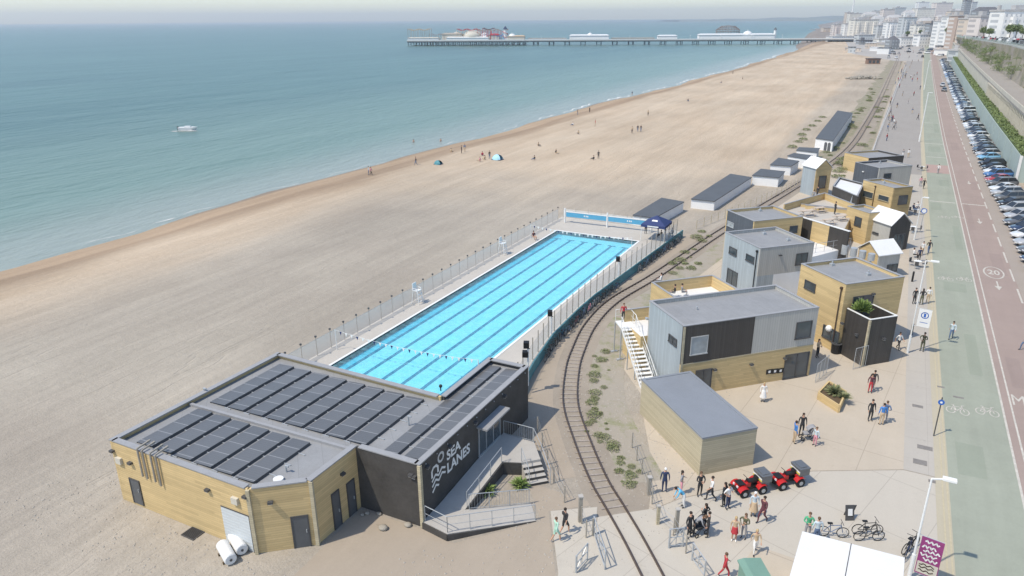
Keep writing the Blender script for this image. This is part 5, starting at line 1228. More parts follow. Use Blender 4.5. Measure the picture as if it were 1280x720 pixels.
# people far off on the promenade: small dots that nothing tells apart
rg = 'people strolling far off on the promenade'
pals = ['c_black', 'c_navy', 'c_white', 'c_grey', 'c_red', 'c_denim', 'c_tan']
spots = [(1109, 162), (1111, 157), (1113, 150), (1117, 160), (1121, 133), (1113, 141), (1147, 148), (1128, 118), (1124, 108), (1135, 128), (1140, 100), (1126, 96), (1133, 92), (1142, 118), (1119, 104), (1128, 86), (1137, 84), (1146, 92), (1123, 90), (1108, 174), (1140, 140), (1150, 110), (1131, 78), (1140, 76)]+[(random.uniform(1122, 1150), random.uniform(62, 100)) for k in range(30)]+[(random.uniform(1110, 1120), random.uniform(125, 170)) for k in range(8)]
for (x, y) in spots:
    tp_ = random.choice(pals); c = at(x, y+2, .02)
    person(c, random.uniform(0, 6.28), random.choice(['walk', 'stand', 'walk']), tp_, random.choice(['c_black', 'c_denim', 'c_grey', 'c_tan']), 'person in %s strolling far off on the grey promenade' % tp_[2:], group=rg+' in '+tp_[2:])
# people on the beach
bp = [(464, 218, 'walk', 'c_pink'), (461, 217, 'stand', 'c_pale'), (520, 205, 'walk', 'c_black'), (577, 190, 'stand', 'c_black'), (581, 188, 'stand', 'c_denim'), (612, 197, 'stand', 'c_black'), (606, 198, 'ground', 'c_tan'), (603, 193, 'ground', 'c_red'), (668, 198, 'ground', 'c_black'), (695, 190, 'ground', 'c_black'), (748, 197, 'stand', 'c_black'), (742, 198, 'ground', 'c_black'), (797, 163, 'stand', 'c_black'), (801, 163, 'stand', 'c_black'), (790, 165, 'stand', 'c_tan'), (722, 142, 'stand', 'c_black'), (737, 139, 'stand', 'c_olive'), (744, 156, 'stand', 'c_red'), (723, 166, 'ground', 'c_tan'), (716, 155, 'ground', 'c_white'), (673, 181, 'ground', 'c_tan'), (860, 125, 'ground', 'c_black'), (916, 91, 'stand', 'c_black'), (928, 97, 'ground', 'c_tan'), (902, 102, 'ground', 'c_black'), (790, 118, 'stand', 'c_navy'), (810, 143, 'stand', 'c_tan'), (564, 189, 'ground', 'c_tan'), (600, 200, 'ground', 'c_pink')]
lb0 = {(748, 197): 'person in black standing alone on the middle of the beach', (742, 198): 'person in black sitting beside the standing one in mid beach', (520, 205): 'person in black walking at the water edge near the small blue tent', (577, 190): 'person in black, left of the pair by the water edge', (581, 188): 'person in blue, right of the pair by the water edge', (612, 197): 'person in black standing left of the pale blue tent', (797, 163): 'person in black, left of the dark pair in the middle of the sand', (801, 163): 'person in black, right of the dark pair in the middle of the sand', (464, 218): 'person in pink walking by the waterline, nearest on the beach', (461, 217): 'person in pale clothes by the waterline, nearest on the beach'}
for x, y, pz, tp_ in bp:
    zz = 0.1; c = at(x, y+1.5, zz)
    if c.x < -84: c = at(x, y+1.5, -.9 if c.x < -90 else -.3)
    c.z -= .05 if pz != 'ground' else 0
    l_ = lb0.get((x, y)); act = {'stand': 'standing', 'walk': 'walking', 'ground': 'sitting'}[pz]
    g_ = None if l_ else 'people %s on the far sand in %s' % (act, tp_[2:])
    person(c, random.uniform(0, 6.28), pz, tp_, random.choice(['c_black', 'c_denim', 'c_tan']), l_ or 'small distant person in %s %s on the open sand' % (tp_[2:], act), group=g_)
for x, y in ((551, 177), (517, 178)):        # bathers: standing waist deep
    c = at(x, y, -2.5); c.z = -3.4; person(c, .5, 'stand', 'skin', 'c_navy', 'bather standing waist deep in the sea off the small blue tent', group='bathers in the sea', sleeve=False)
# beach tents
def tent(px, py, m, s, label):
    c = at(px, py, 0.1); r = thing('beach_tent', label, 'tent', c); mb = MB(); mb.smooth = True; n = 8; rows = []
    for i in range(5):
        a = i/4*math.pi/2
        rows.append([(c.x+s*math.cos(b)*math.cos(a), c.y+s*.8*math.sin(b)*math.cos(a), c.z-.05+s*.85*math.sin(a)) for b in [k*math.pi*1.6/n+.6 for k in range(n+1)]])
    mb.add([p for q in rows for p in q], [(i*(n+1)+k, i*(n+1)+k+1, (i+1)*(n+1)+k+1, (i+1)*(n+1)+k) for i in range(4) for k in range(n)]); mb.build('canopy', m, r)
    mb = MB(); mb.box((c.x, c.y, c.z+.0), (s*1.7, s*1.4, .04)); mb.build('groundsheet', 'c_navy', r)
plain('tent_pale', (.35, .6, .72), .6, .1); plain('tent_teal', (.06, .22, .26), .6, .1)
tent(622, 199, 'tent_pale', 1.25, 'pale blue dome tent on the sand beside a sitting group'); tent(548, 205, 'tent_teal', .95, 'small dark teal dome tent near the waterline')

# ================================================================ CARS
for nm, c in dict(car_silver=(.42, .43, .44), car_white=(.7, .7, .69), car_black=(.02, .02, .022), car_grey=(.13, .135, .14), car_blue=(.06, .16, .36), car_red=(.4, .05, .06), car_navy=(.03, .05, .1), car_sky=(.2, .42, .6)).items():
    m, t, p = newmat(nm); f = noise(t, objc(t), 3, 2); t.links.new(mixc(t, f, tuple(x*.9 for x in c), tuple(min(1, x*1.08) for x in c)), p.inputs['Base Color'])
    p.inputs['Roughness'].default_value = .28; p.inputs['Coat Weight'].default_value = .5; p.inputs['Metallic'].default_value = .15
plain('head_lens', (.75, .76, .78), .15, .03); plain('tail_lens', (.35, .02, .02), .3, .05); glassy('car_glass', (.025, .03, .035))
def car_proto(kind):
    """front towards -X, centred, length about 4.4"""
    root = thing('parked_car', 'car', 'car', (0, 0, 0)); hb = dict(hatch=(4.1, 1.48, .62, 2.9, 3.95), saloon=(4.6, 1.44, 1.25, 3.2, 3.9), suv=(4.6, 1.7, 1.0, 3.9, 4.5), van=(4.7, 1.95, .75, 4.4, 4.65))[kind]
    L, Hh = hb[0], hb[1]; W2 = .88 if kind != 'van' else .93
    st = dict(hatch=[(0, .45, .62), (.25, .32, .78), (1.05, .22, .95), (2.9, .22, .98), (3.85, .28, .98), (4.1, .42, .8)], saloon=[(0, .45, .6), (.25, .3, .74), (1.3, .22, .92), (3.5, .22, .96), (4.4, .3, .96), (4.6, .42, .8)], suv=[(0, .5, .8), (.22, .36, .95), (1.1, .26, 1.06), (3.9, .26, 1.1), (4.5, .32, 1.08), (4.6, .45, .9)], van=[(0, .5, .8), (.2, .36, 1.0), (.8, .26, 1.15), (4.4, .26, 1.2), (4.66, .32, 1.2), (4.7, .45, 1.0)])[kind]
    mb = MB(); mb.smooth = True; vs = []; fs = []
    for i, (x, z0, z1) in enumerate(st):
        ww = W2*(.82 if i in (0, len(st)-1) else (.95 if i in (1,) else 1))
        zz = (z0+z1)/2
        vs += [(x-L/2, -ww*.86, z0), (x-L/2, -ww, zz-.05), (x-L/2, -ww*.97, zz+.12), (x-L/2, -ww*.88, z1), (x-L/2, ww*.88, z1), (x-L/2, ww*.97, zz+.12), (x-L/2, ww, zz-.05), (x-L/2, ww*.86, z0)]
    for i in range(len(st)-1):
        for k in range(8): a = i*8+k; b = i*8+(k+1) % 8; fs.append((a, b, b+8, a+8))
    fs += [tuple(range(7, -1, -1)), tuple(range((len(st)-1)*8, len(st)*8))]
    mb.add(vs, fs); mb.smooth = False
    cab = dict(hatch=[(.95, .95), (1.7, Hh-.05), (3.1, Hh), (3.95, .97)], saloon=[(1.2, .93), (1.95, Hh-.04), (3.1, Hh), (4.0, .95)], suv=[(1.0, 1.05), (1.7, Hh-.05), (3.9, Hh), (4.5, 1.08)], van=[(.7, 1.13), (1.3, Hh-.08), (4.4, Hh), (4.62, 1.2)])[kind]
    (xa, za), (xb, zb), (xc, zc), (xd, zd) = [(x-L/2, z) for x, z in cab]; wb, wt = W2*.86, W2*.68
    # roof panel and pillars belong to the body
    mb.add([(xb, -wt, zb), (xc, -wt, zc), (xc, wt, zc), (xb, wt, zb), (xb, -wt, zb-.05), (xc, -wt, zc-.05), (xc, wt, zc-.05), (xb, wt, zb-.05)], [(0, 1, 2, 3), (7, 6, 5, 4), (0, 4, 5, 1), (1, 5, 6, 2), (2, 6, 7, 3), (3, 7, 4, 0)])
    for s in (-1, 1):
        for (x0, z0), (x1, z1) in (((xa, za), (xb, zb-.03)), ((xd, zd), (xc, zc-.03)), (((xa+xd)/2, .95), ((xb+xc)/2, zb-.03))): mb.tube((x0, s*wb, z0-.03), (x1, s*wt, z1), .045, 4)
    body = mb.build('body', 'car_silver', root)
    e = .03
    def gq(nm, v): g = MB(); g.add(v, [(0, 1, 2, 3)]); return g.build(nm, 'car_glass', root)
    gq('windscreen', [(xa+e, -wb, za), (xb, -wt, zb-.03), (xb, wt, zb-.03), (xa+e, wb, za)]); gq('rear_window', [(xd-e, -wb, zd), (xd-e, wb, zd), (xc, wt, zc-.03), (xc, -wt, zc-.03)])
    for s in (-1, 1): gq('side_window', [(xa+e, s*wb, za), (xd-e, s*wb, zd), (xc, s*wt, zc-.04), (xb, s*wt, zb-.04)])
    for x in (.82, L-.85):
        for s in (-1, 1):
            g = MB(); g.use('rubber'); g.tube((x-L/2, s*(W2-.16), .33), (x-L/2, s*(W2+.015), .33), .33, 16); wv = g.build('wheel', parent=root)
            g = MB(); g.tube((x-L/2, s*(W2-.1), .33), (x-L/2, s*(W2+.022), .33), .2, 10); g.build('rim', 'galv', wv)
    for s in (-1, 1):
        g = MB(); g.box((-L/2+.1, s*W2*.64, st[1][2]-.14), (.18, .32, .14)); g.build('headlight', 'head_lens', root)
        g = MB(); g.box((L/2-.05, s*W2*.68, .82 if kind != 'van' else 1.0), (.1, .2, .2)); g.build('tail_light', 'tail_lens', root)
        g = MB(); g.box((xa+.28, s*(W2+.04), za+.03), (.1, .16, .1)); g.build('wing_mirror', 'car_silver', root)
    g = MB(); g.box((-L/2-.01, 0, .48), (.02, .5, .11)); g.build('number_plate', 'white_paint', root)
    freeze(root); return root
CP = {k: car_proto(k) for k in ('hatch', 'saloon', 'suv', 'van')}
tint = ['car_grey', 'car_black', 'car_silver', 'car_silver', 'car_navy', 'car_white', 'car_grey', 'car_silver', 'car_blue', 'car_white']
kinds = ['hatch', 'suv', 'saloon', 'hatch', 'suv', 'hatch']
fixed = {194: ('car_sky', 'hatch'), 200: ('car_black', 'suv'), 210: ('car_white', 'hatch'), 219: ('car_red', 'saloon'), 225: ('car_grey', 'suv'), 234: ('car_white', 'saloon'), 242: ('car_grey', 'suv'), 250: ('car_black', 'hatch'), 262: ('car_silver', 'suv'), 277: ('car_grey', 'saloon')}
rows_px = []
y = 84.0; idx = 0; used = set()
ordn = lambda n: '%d%s' % (n, 'th' if 10 <= n % 100 <= 20 else {1: 'st', 2: 'nd', 3: 'rd'}.get(n % 10, 'th'))
cn_ = {}
RZC = math.radians(27)
while y < 575:
    cl = random.choice(tint); kd = random.choice(kinds)
    if random.random() < .03: kd, cl = 'van', 'car_white'
    xx = 15.5+bend(y)+random.uniform(-.15, .15)+2.0
    # hand matched rows
    v = Vector((xx-2, y, .7)); q = v-Vector((0, 0, H)); w_ = q.dot(FW); py = 360-FPX*q.dot(UP)/w_
    for k_, (c_, d_) in fixed.items():
        if abs(py-k_) < 3.6 and k_ not in used: cl, kd = c_, d_; used.add(k_); break
    cn_[(cl, kd)] = cn_.get((cl, kd), 0)+1
    nm = {'hatch': 'hatchback', 'saloon': 'saloon car', 'suv': 'tall estate car', 'van': 'panel van'}[kd]; idx += 1
    lb = '%s %s in the angled parking row, %s vehicle from the near end' % (cl[4:].replace('sky', 'sky blue'), nm, ordn(idx))
    remap = {'car_silver': cl}
    loc = (xx, y, .016); rz = RZC+random.uniform(-.03, .03)
    r = dup(CP[kd], loc, rz, 1, lb, 'cars parked at an angle along the seafront road', remap)
    y += random.choice([3.6, 3.8, 4.0, 4.2]) if random.random() > .04 else 8
# moving and far parked vehicles at the distant end of the road
for k, (px, py, cl, kd) in enumerate(((1178, 108, 'car_silver', 'hatch'), (1180, 114, 'car_grey', 'hatch'), (1172, 66, 'car_white', 'van'), (1186, 62, 'car_red', 'hatch'), (1165, 58, 'car_black', 'saloon'), (1150, 57, 'car_white', 'van'))):
    c = at(px, py, .02); dup(CP[kd], c, math.pi/2, 1, '%s vehicle on the far part of the road, %s' % (cl[4:], ('nearer of two close together', 'second of two close together', 'beyond the parking row', 'just past the parked cars', 'at the distant junction', 'by the far seafront buildings')[k]), 'vehicles on the road', {'car_silver': cl})
for k in range(44):
    y = random.uniform(585, 960); x = random.choice([-20, -12, -4, 6, 13, 19])+bend(y)*.6+random.uniform(-3, 3); cl = random.choice(tint+['car_white', 'car_white', 'car_silver']); kd = random.choice(kinds+['van']); nm = {'hatch': 'hatchback', 'saloon': 'saloon car', 'suv': 'estate car', 'van': 'van'}[kd]
    dup(CP[kd], (x, y, .03), random.choice([0, math.pi/2, -math.pi/2, .5]), 1, 'tiny distant %s %s round the far junction' % (cl[4:], nm), 'distant %s %ss round the far junction' % (cl[4:], nm), {'car_silver': cl})
for r in CP.values():     # the prototypes themselves are not part of the row
    for c in kids(r):
        for g in kids(c): bpy.data.objects.remove(g)
        bpy.data.objects.remove(c)
    bpy.data.objects.remove(r)

# ================================================================ BICYCLES, QUADS, STREET FURNITURE
def bicycle(label, loc=(0, 0, 0), m='c_black'):
    """along X, front at +X"""
    r = thing('bicycle', label, 'bicycle', (0, 0, 0))
    for x in (-.52, .52): g = MB(); g.ring((x, 0, .34), .34, .305, 'Y', 16, .035); w_ = g.build('wheel', 'rubber', r); g = MB(); [g.tube((x-.3*math.cos(a), 0, .34-.3*math.sin(a)), (x+.3*math.cos(a), 0, .34+.3*math.sin(a)), .004, 3) for a in (0, .6, 1.2, 1.8, 2.4)]; g.build('spokes', 'galv', w_)
    g = MB()
    for a, b in (((-.52, .34), (-.12, .3)), ((-.12, .3), (-.2, .82)), ((-.52, .34), (-.18, .75)), ((-.18, .75), (.36, .8)), ((-.12, .3), (.38, .72)), ((.36, .85), (.52, .34))): g.tube((a[0], 0, a[1]), (b[0], 0, b[1]), .022, 5)
    g.build('frame', m, r)
    g = MB(); g.tube((.36, 0, .85), (.36, 0, 1.0), .015, 5); g.tube((.4, -.28, 1.02), (.4, .28, 1.02), .016, 5); g.build('handlebar', 'black', r)
    g = MB(); g.box((-.22, 0, .9), (.26, .13, .06)); g.tube((-.2, 0, .8), (-.22, 0, .9), .014, 5); g.build('saddle', 'black', r)
    return r
bk = bicycle('bicycle leaning against the retaining wall below the curved pool fence'); freeze(bk)
bmats = ['c_black', 'c_navy', 'c_grey', 'c_maroon', 'c_denim', 'c_black']
EP = resample([(a+.5, b) for a, b in EDGE], 1.15); first = True
for i, q in enumerate(EP):
    if q.y < 49 or (69.5 < q.y < 74.5) or q.y > 90: continue
    d = (EP[min(len(EP)-1, i+1)]-EP[i-1]); rz = math.atan2(d.y, d.x)+random.choice([0, math.pi])+random.uniform(-.12, .12); pk = 61 < q.y < 62.5
    o = dup(bk, (q.x+random.uniform(-.08, .1), q.y, .01), rz, 1, 'pink bicycle with a pink basket leaning below the curved pool fence' if pk else 'bicycle leaning against the retaining wall below the curved pool fence', None if pk else 'bicycles along the pool wall', {'c_black': 'c_pink' if pk else random.choice(bmats)})

c = at(1083, 668, .02); bk.location = c; bk.rotation_euler.z = math.radians(25); bk['label'] = 'bicycle with a white bottle cage on the forecourt, right one beyond the white marquee'
for px, py, rz, lb in ((1040, 671, 20, 'dark bicycle on the forecourt between two people and the marquee seam'), (1085, 676, 28, 'black bicycle under the upright one on the forecourt behind the marquee'), (1134, 694, 75, 'bicycle leaning at the foot of the near banner lamp'), (1137, 688, 60, 'bicycle behind another at the foot of the near banner lamp')):
    c = at(px, py, .02); dup(bk, c, math.radians(rz), 1, lb, None, {'c_black': random.choice(bmats)})
def quad(px, py, rz, label):
    """front at -X"""
    c = at(px, py, .01); r = thing('quad_bike', label, 'quad bike', (0, 0, 0))
    for x in (-.72, .68):
        for s in (-1, 1):
            g = MB(); g.tube((x, s*.36, .31), (x, s*.62, .31), .31, 14); g.ring((x, s*.49, .31), .33, .27, 'Y', 14, .2); w_ = g.build('wheel', 'rubber', r); g = MB(); g.tube((x, s*.6, .31), (x, s*.64, .31), .15, 10); g.build('rim', 'galv', w_)
    g = MB(); g.smooth = True
    for x in (-.72, .68):
        for s in (-1, 1):
            v = []
            for k in range(6):
                a = math.pi*(.12+.76*k/5); v += [(x+.42*math.cos(a), s*.26, .36+.42*math.sin(a)), (x+.42*math.cos(a), s*.64, .33+.4*math.sin(a))]
            g.add(v, [(2*k, 2*k+1, 2*k+3, 2*k+2) for k in range(5)])
    g.smooth = False; g.box((-.75, 0, .72), (.75, .55, .16), ry=-.12); g.box((-.3, 0, .66), (.5, .38, .32)); g.box((.75, 0, .75), (.6, .6, .1)); g.build('bodywork', 'red_paint', r)
    g = MB(); g.box((0, 0, .42), (1.7, .42, .2)); g.box((-1.12, 0, .5), (.1, .5, .3)); g.build('chassis', 'black', r)
    g = MB(); g.box((.12, 0, .86), (.7, .34, .16)); g.box((.42, 0, 1.0), (.14, .36, .3), ry=.15); g.build('seat', 'black', r)
    g = MB(); g.tube((-.42, 0, .8), (-.3, 0, 1.1), .03, 6); g.tube((-.28, -.4, 1.13), (-.28, .4, 1.13), .02, 6); g.build('handlebar', 'black', r)
    for s in (-1, 1): g = MB(); g.box((-1.1, s*.2, .72), (.06, .16, .12)); g.build('headlight', 'head_lens', r)
    g = MB(); g.box((.95, 0, 1.05), (.78, 1.0, .5)); g.box((.95, 0, 1.33), (.84, 1.06, .07)); g.box((.95, 0, 1.38), (.5, .7, .05)); bx = g.build('cargo_box', 'car_grey', r)
    g = MB(); g.use('yellow_paint'); g.box((.55, 0, .98), (.02, .98, .12)); g.use('c_white'); g.box((.55, 0, 1.1), (.02, .98, .1)); g.build('reflective_band', parent=bx)
    g = MB(); g.box((-.78, 0, .86), (.5, .62, .04)); g.build('front_rack', 'black', r)
    r.location = c; r.rotation_euler.z = math.radians(rz); r.scale = (.9, .9, .9); return r
quad(936, 614, 44, 'red quad bike with a dark cargo box, the one nearer the crowd'); quad(983, 605, 44, 'red quad bike with a dark cargo box, the one farther from the crowd')
def pushchair(px, py, m, label, rz=30):
    c = at(px, py, .01); r = thing('pushchair', label, 'pushchair', (0, 0, 0))
    for x, s in ((-.35, -.22), (-.35, .22), (.3, -.25), (.3, .25)): g = MB(); g.ring((x, s, .14), .14, .1, 'Y', 10, .04); g.build('wheel', 'rubber', r)
    g = MB(); g.box((0, 0, .5), (.55, .42, .1)); g.box((.22, 0, .72), (.1, .42, .42), ry=.3); g.build('seat', m, r)
    g = MB(); v = []
    for k in range(6): a = math.pi*(.05+.5*k/5); v += [(.25-.42*math.cos(a)+.1, -.22, .72+.32*math.sin(a)), (.25-.42*math.cos(a)+.1, .22, .72+.32*math.sin(a))]
    g.add(v, [(2*k, 2*k+1, 2*k+3, 2*k+2) for k in range(5)]); g.build('hood', m, r)
    g = MB()
    for s in (-.22, .22): g.tube((-.35, s, .14), (.45, s, 1.0), .014, 5); g.tube((.3, s, .14), (-.1, s, .55), .014, 5)
    g.tube((.45, -.22, 1.0), (.45, .22, 1.0), .02, 5); g.build('frame', 'black', r); r.location = c; r.rotation_euler.z = math.radians(rz)
pushchair(873, 667, 'c_black', 'black pushchair in the middle of the dark dressed group', 60); pushchair(1008, 549, 'c_grey', 'grey pushchair between two people in front of the kiosk')
# A-board
c = at(1061, 647, .012); r = thing('pavement_sign', 'small black folding pavement sign standing alone on the pale forecourt', 'sign', c)
for s in (-1, 1): g = MB(); g.box((c.x, c.y+s*.14, .44), (.5, .04, .92), .5, s*.3*1.0); q = g.build('board', 'frame_dark', r)
g = MB(); g.box((c.x+.02, c.y-.2, .52), (.26, .01, .4), .5, -.3); g.build('poster', 'white_paint', q)
# planter
c = at(1038, 500, .01); r = thing('timber_planter', 'triangular timber planter with shrubs on the open paving', 'planter', c)
pts = [at(1022, 499, .0), at(1048, 516, 0), at(1056, 498, 0), at(1035, 485, 0)]
for i in range(4): a, b = pts[i], pts[(i+1) % 4]; g = MB(); g.use('timber'); g.span(a, b, .12, 0, .62+.002*i); g.build('side', parent=r)
g = MB(); g.prism(pts, 0, .5); g.build('soil', 'stem', r); leafy(r, (c.x+.2, c.y+.3, .5), .9, .9, 160, 'weeds', 'shrub'); leafy(r, (c.x+.9, c.y-.2, .5), .7, .7, 90, 'weeds', 'shrub')
# barrel, barrier by the passage
c = at(1044, 441, .01); r = thing('black_bin', 'round black bin against the timber two storey box', 'bin', c); g = MB(); g.tube((c.x, c.y, .02), (c.x, c.y, .9), .36, 14, .42); g.build('body', 'black', r); g = MB(); g.ring((c.x, c.y, .92), .45, .3, 'Z', 14, .06); g.build('rim', 'frame_dark', r)
b_ = thing('metal_barriers', 'grey crowd barrier in the passage beside the stairs box', 'barrier', at(1028, 472, 0)); railing(b_, [at(1019, 478, .02), at(1033, 466, .02)], 1.6, .6, 'galv', 1, 'barrier_panel')
# road side lamps
def lamp(px, py, h, label, arm=(1.0, .2), head='box', r_=.06):
    c = at(px, py, .01); r = thing('street_lamp', label, 'street lamp', c); g = MB(); g.tube(c, c+Vector((0, 0, min(1.6, h*.25))), r_*1.7, 8); g.build('base', 'white_paint', r)
    g = MB(); g.tube(c+Vector((0, 0, min(1.6, h*.25))), c+Vector((0, 0, h)), r_, 8, r_*.75); g.build('pole', 'white_paint', r)
    t_ = c+Vector((0, 0, h)); e_ = t_+Vector((arm[0], arm[1], 0)); g = MB(); g.tube(t_, e_, .05, 6); g.build('arm', 'white_paint', r)
    g = MB(); g.box(e_+Vector((.15, 0, .02)), (.6, .3, .1)); hd = g.build('lamp_head', 'white_paint', r); g = MB(); g.box(e_+Vector((.15, 0, -.05)), (.4, .25, .03)); g.build('lens', 'lamp_lens', hd); return c
c = lamp(1136, 722, 6.0, 'tall white street lamp with a magenta banner at the bottom of the picture', (.62, .3))
def banner(c, h0, h1, off, w_, m, label, body, rz=0.0):
    r = thing('lamp_banner', label, 'banner', (c.x, c.y, h0)); u = Vector((math.cos(rz), math.sin(rz), 0)); nrm = Vector((u.y, -u.x, 0)); F_ = Face(c+u*off, c+u*(off+w_), nrm[:2])
    F_.z = 0; g = MB(); g.use(m); F_.box(g, 0, w_, h0, h1, -.015, .015); g.build('fabric', parent=r)
    for z in (h0, h1): g = MB(); g.tube(Vector((c.x, c.y, z)), Vector((c.x, c.y, z))+u*(off+w_), .02, 5); g.build('bracket', 'galv', r)
    return r, F_
r, F_ = banner(c, .5, 2.75, .16, 1.0, 'magenta', 'magenta and cream pictorial banner fixed to the near white street lamp', '', math.radians(-10))
g = MB(); g.use('cream'); F_.box(g, .04, .96, .58, 1.25, .015, .02)
g.use('white_paint')
for z, a, b in ((2.5, .2, .8), (2.2, .12, .7), (1.95, .2, .9), (1.7, .1, .8), (1.45, .25, .85)):
    pts_ = [(a+(b-a)*k/9, z+.08*math.sin(k*2.1+z*5)) for k in range(10)]; wpath(F_, g, pts_, .07, .022)
g.use('brown_pipe')
for z in (.75, .95, 1.12): wpath(F_, g, [(.15+.08*k, z+.05*math.sin(k*1.7+z*9)) for k in range(9)], .06, .026)
g.build('artwork', parent=r)
c = lamp(1134, 441, 8.3, 'tall white street lamp with a white emblem banner beside the black balcony box', (.5, .1))
r, F_ = banner(c, 2.6, 4.2, .25, .95, 'white_paint', 'white banner with a blue ring emblem on the lamp beside the balcony box', '', math.radians(-8))
g = MB(); g.use('sign_blue'); wpath(F_, g, [(.48+.26*math.cos(k*math.pi/8), 3.65+.26*math.sin(k*math.pi/8)) for k in range(17)], .07, .02)
vs, fs = wall_text(F_, '1', (.4, 3.48), (.56, 3.82), .022); g.add(vs, fs); wpath(F_, g, [(.2, 3.0), (.76, 3.0)], .05, .02); g.build('emblem', parent=r)
lamp(1142.5, 300, 5.6, 'white street lamp beside the black gabled hut', (.3, .1)); lamp(1149, 177, 11, 'very tall white street lamp on the kerb beyond the low boxes', (.4, .1), r_=.11)
lamp(1155, 112, 11, 'very tall white street lamp farther along the promenade kerb', (.4, .1), r_=.11)
# ring sign on a post
c = at(1150, 290, .01); r = thing('ring_sign', 'round white sign on a thin post on the pavement beside the black gabled hut', 'sign', c); g = MB(); g.tube(c, c+Vector((0, 0, 2.6)), .04, 6); g.build('pole', 'galv', r); g = MB(); g.ring(c+Vector((0, 0, 2.9)), .36, .27, 'Y', 16, .05); g.build('ring', 'sign_blue', r); g = MB(); g.tube(c+Vector((0, -.01, 2.9)), c+Vector((0, .01, 2.9)), .27, 16); g.build('disc', 'white_paint', r)
c = at(1167, 545, .01); r = thing('cycle_sign', 'round blue sign on a slim dark post at the edge of the cycle lane', 'sign', c); g = MB(); g.tube(c, c+Vector((0, 0, 3.0)), .04, 6); g.build('pole', 'frame_dark', r)
g = MB(); g.tube(c+Vector((0, -.05, 2.65)), c+Vector((0, -.07, 2.65)), .2, 16); q = g.build('disc', 'sign_blue', r); g = MB(); g.tube(c+Vector((0, -.072, 2.65)), c+Vector((0, -.08, 2.65)), .08, 10); g.build('symbol', 'white_paint', q)
for px, py, h_ in ((1140, 352, 1.1), (1139, 418, 1.0)):
    c = at(px, py, .01); r = thing('bollard', 'dark bollard on the pavement beside the '+('gabled hut' if py < 400 else 'balcony box'), 'bollard', c); g = MB(); g.tube(c, c+Vector((0, 0, h_)), .1, 8); g.ball(c+Vector((0, 0, h_)), .1, 8, 5); g.build('post', 'black', r)
# outdoor tables with parasols/seats along the pavement
def cafe(px, py, label, z=0.01):
    c = at(px, py, z); r = thing('cafe_table', label, 'table', c); g = MB(); g.tube(c+Vector((0, 0, .72)), c+Vector((0, 0, .76)), .42, 12); g.build('tabletop', 'white_paint', r); g = MB(); g.tube(c, c+Vector((0, 0, .72)), .04, 6); g.tube(c, c+Vector((0, 0, .03)), .25, 8); g.build('leg', 'galv', r)
    for k in range(3):
        a = k*2.1+.4; q = c+Vector((math.cos(a), math.sin(a), 0))*.75; s_ = thing('cafe_chair', 'dark chair, one of three around the '+label, 'chair', q, 'chairs around the '+label); g = MB(); g.box(q+Vector((0, 0, .45)), (.4, .4, .04), a); g.build('seat', 'frame_dark', s_); g = MB(); g.box(q+Vector((math.cos(a)*.2, math.sin(a)*.2, .7)), (.04, .4, .45), a); g.build('backrest', 'frame_dark', s_)
        for u_, v_ in ((-.17, -.17), (-.17, .17), (.17, -.17), (.17, .17)): g = MB(); g.tube(q+Vector((u_, v_, 0)), q+Vector((u_, v_, .45)), .015, 4); g.build('leg', 'galv', s_)
cafe(1146, 334, 'white pavement table by the nearest gabled hut'); cafe(1144, 268, 'white pavement table by the two-opening box'); cafe(1141, 290, 'white pavement table by the black gable'); cafe(1152, 213, 'white pavement table by the grey fronted box')
# white marquee and green shed at the bottom edge
mq = thing('white_marquee', 'white flat topped marquee cut by the bottom edge of the picture', 'marquee', (1.2, 31, 0))
a, b = at(1003, 664, 2.7), at(1131, 697, 2.7); bk_ = Vector((-.14, -4.2, 0)); mid = (a+b)/2-Vector((.05, 0, 0))
for p_, q_ in ((a, mid), (mid, b)):
    g = MB(); ins_ = Vector(((.015 if p_ is mid else 0), 0, 0)); v = [p_+ins_, q_, q_+bk_, p_+bk_+ins_]; g.prism(v, 2.62, 2.7); g.build('roof_panel', 'roof_white', mq)
g = MB(); g.prism([a, b, b+Vector((0, -.05, 0)), a+Vector((0, -.05, 0))], 0, 2.6); g.build('back_wall', 'white_paint', mq)
g = MB(); g.prism([a, a+Vector((.05, 0, 0)), a+Vector((.05, 0, 0))+bk_, a+bk_], 0, 2.6); g.build('side_wall', 'white_paint', mq)
g = MB(); g.tube(mid+Vector((0, 0, .01)), mid+bk_+Vector((0, 0, .01)), .02, 5); g.build('seam', 'frame_dark', mq)
gs = thing('green_shed', 'pale green shed with a shallow roof at the bottom edge', 'shed', (-2.8, 29.6, 0)); a, b = at(925, 697, 2.1), at(948, 695.6, 2.1); u = (b-a).normalized(); bk_ = Vector((u.y, -u.x, 0))*2.0
g = MB(); g.prism([a, b, b+bk_, a+bk_], 0, 1.98); g.build('wall', 'green_shed', gs); e_ = u*.12
g = MB(); hi = Vector((0, 0, .16)); v = [a-e_, b+e_, b+e_+bk_, a-e_+bk_]; v = [Vector((p_.x, p_.y, 2.02)) for p_ in v]; g.add([v[0]-hi*.3, v[0]+u*.3+hi*.3, v[1], v[2], v[3]+u*.3+hi*.3, v[3]-hi*.3, v[0]-hi*.8, v[1]-hi*.8, v[2]-hi*.8, v[3]-hi*.8], [(0, 1, 4, 5), (1, 2, 3, 4), (0, 6, 7, 2, 1), (2, 7, 8, 3), (3, 8, 9, 5, 4), (5, 9, 6, 0)]); g.build('roof', 'green_shed', gs)
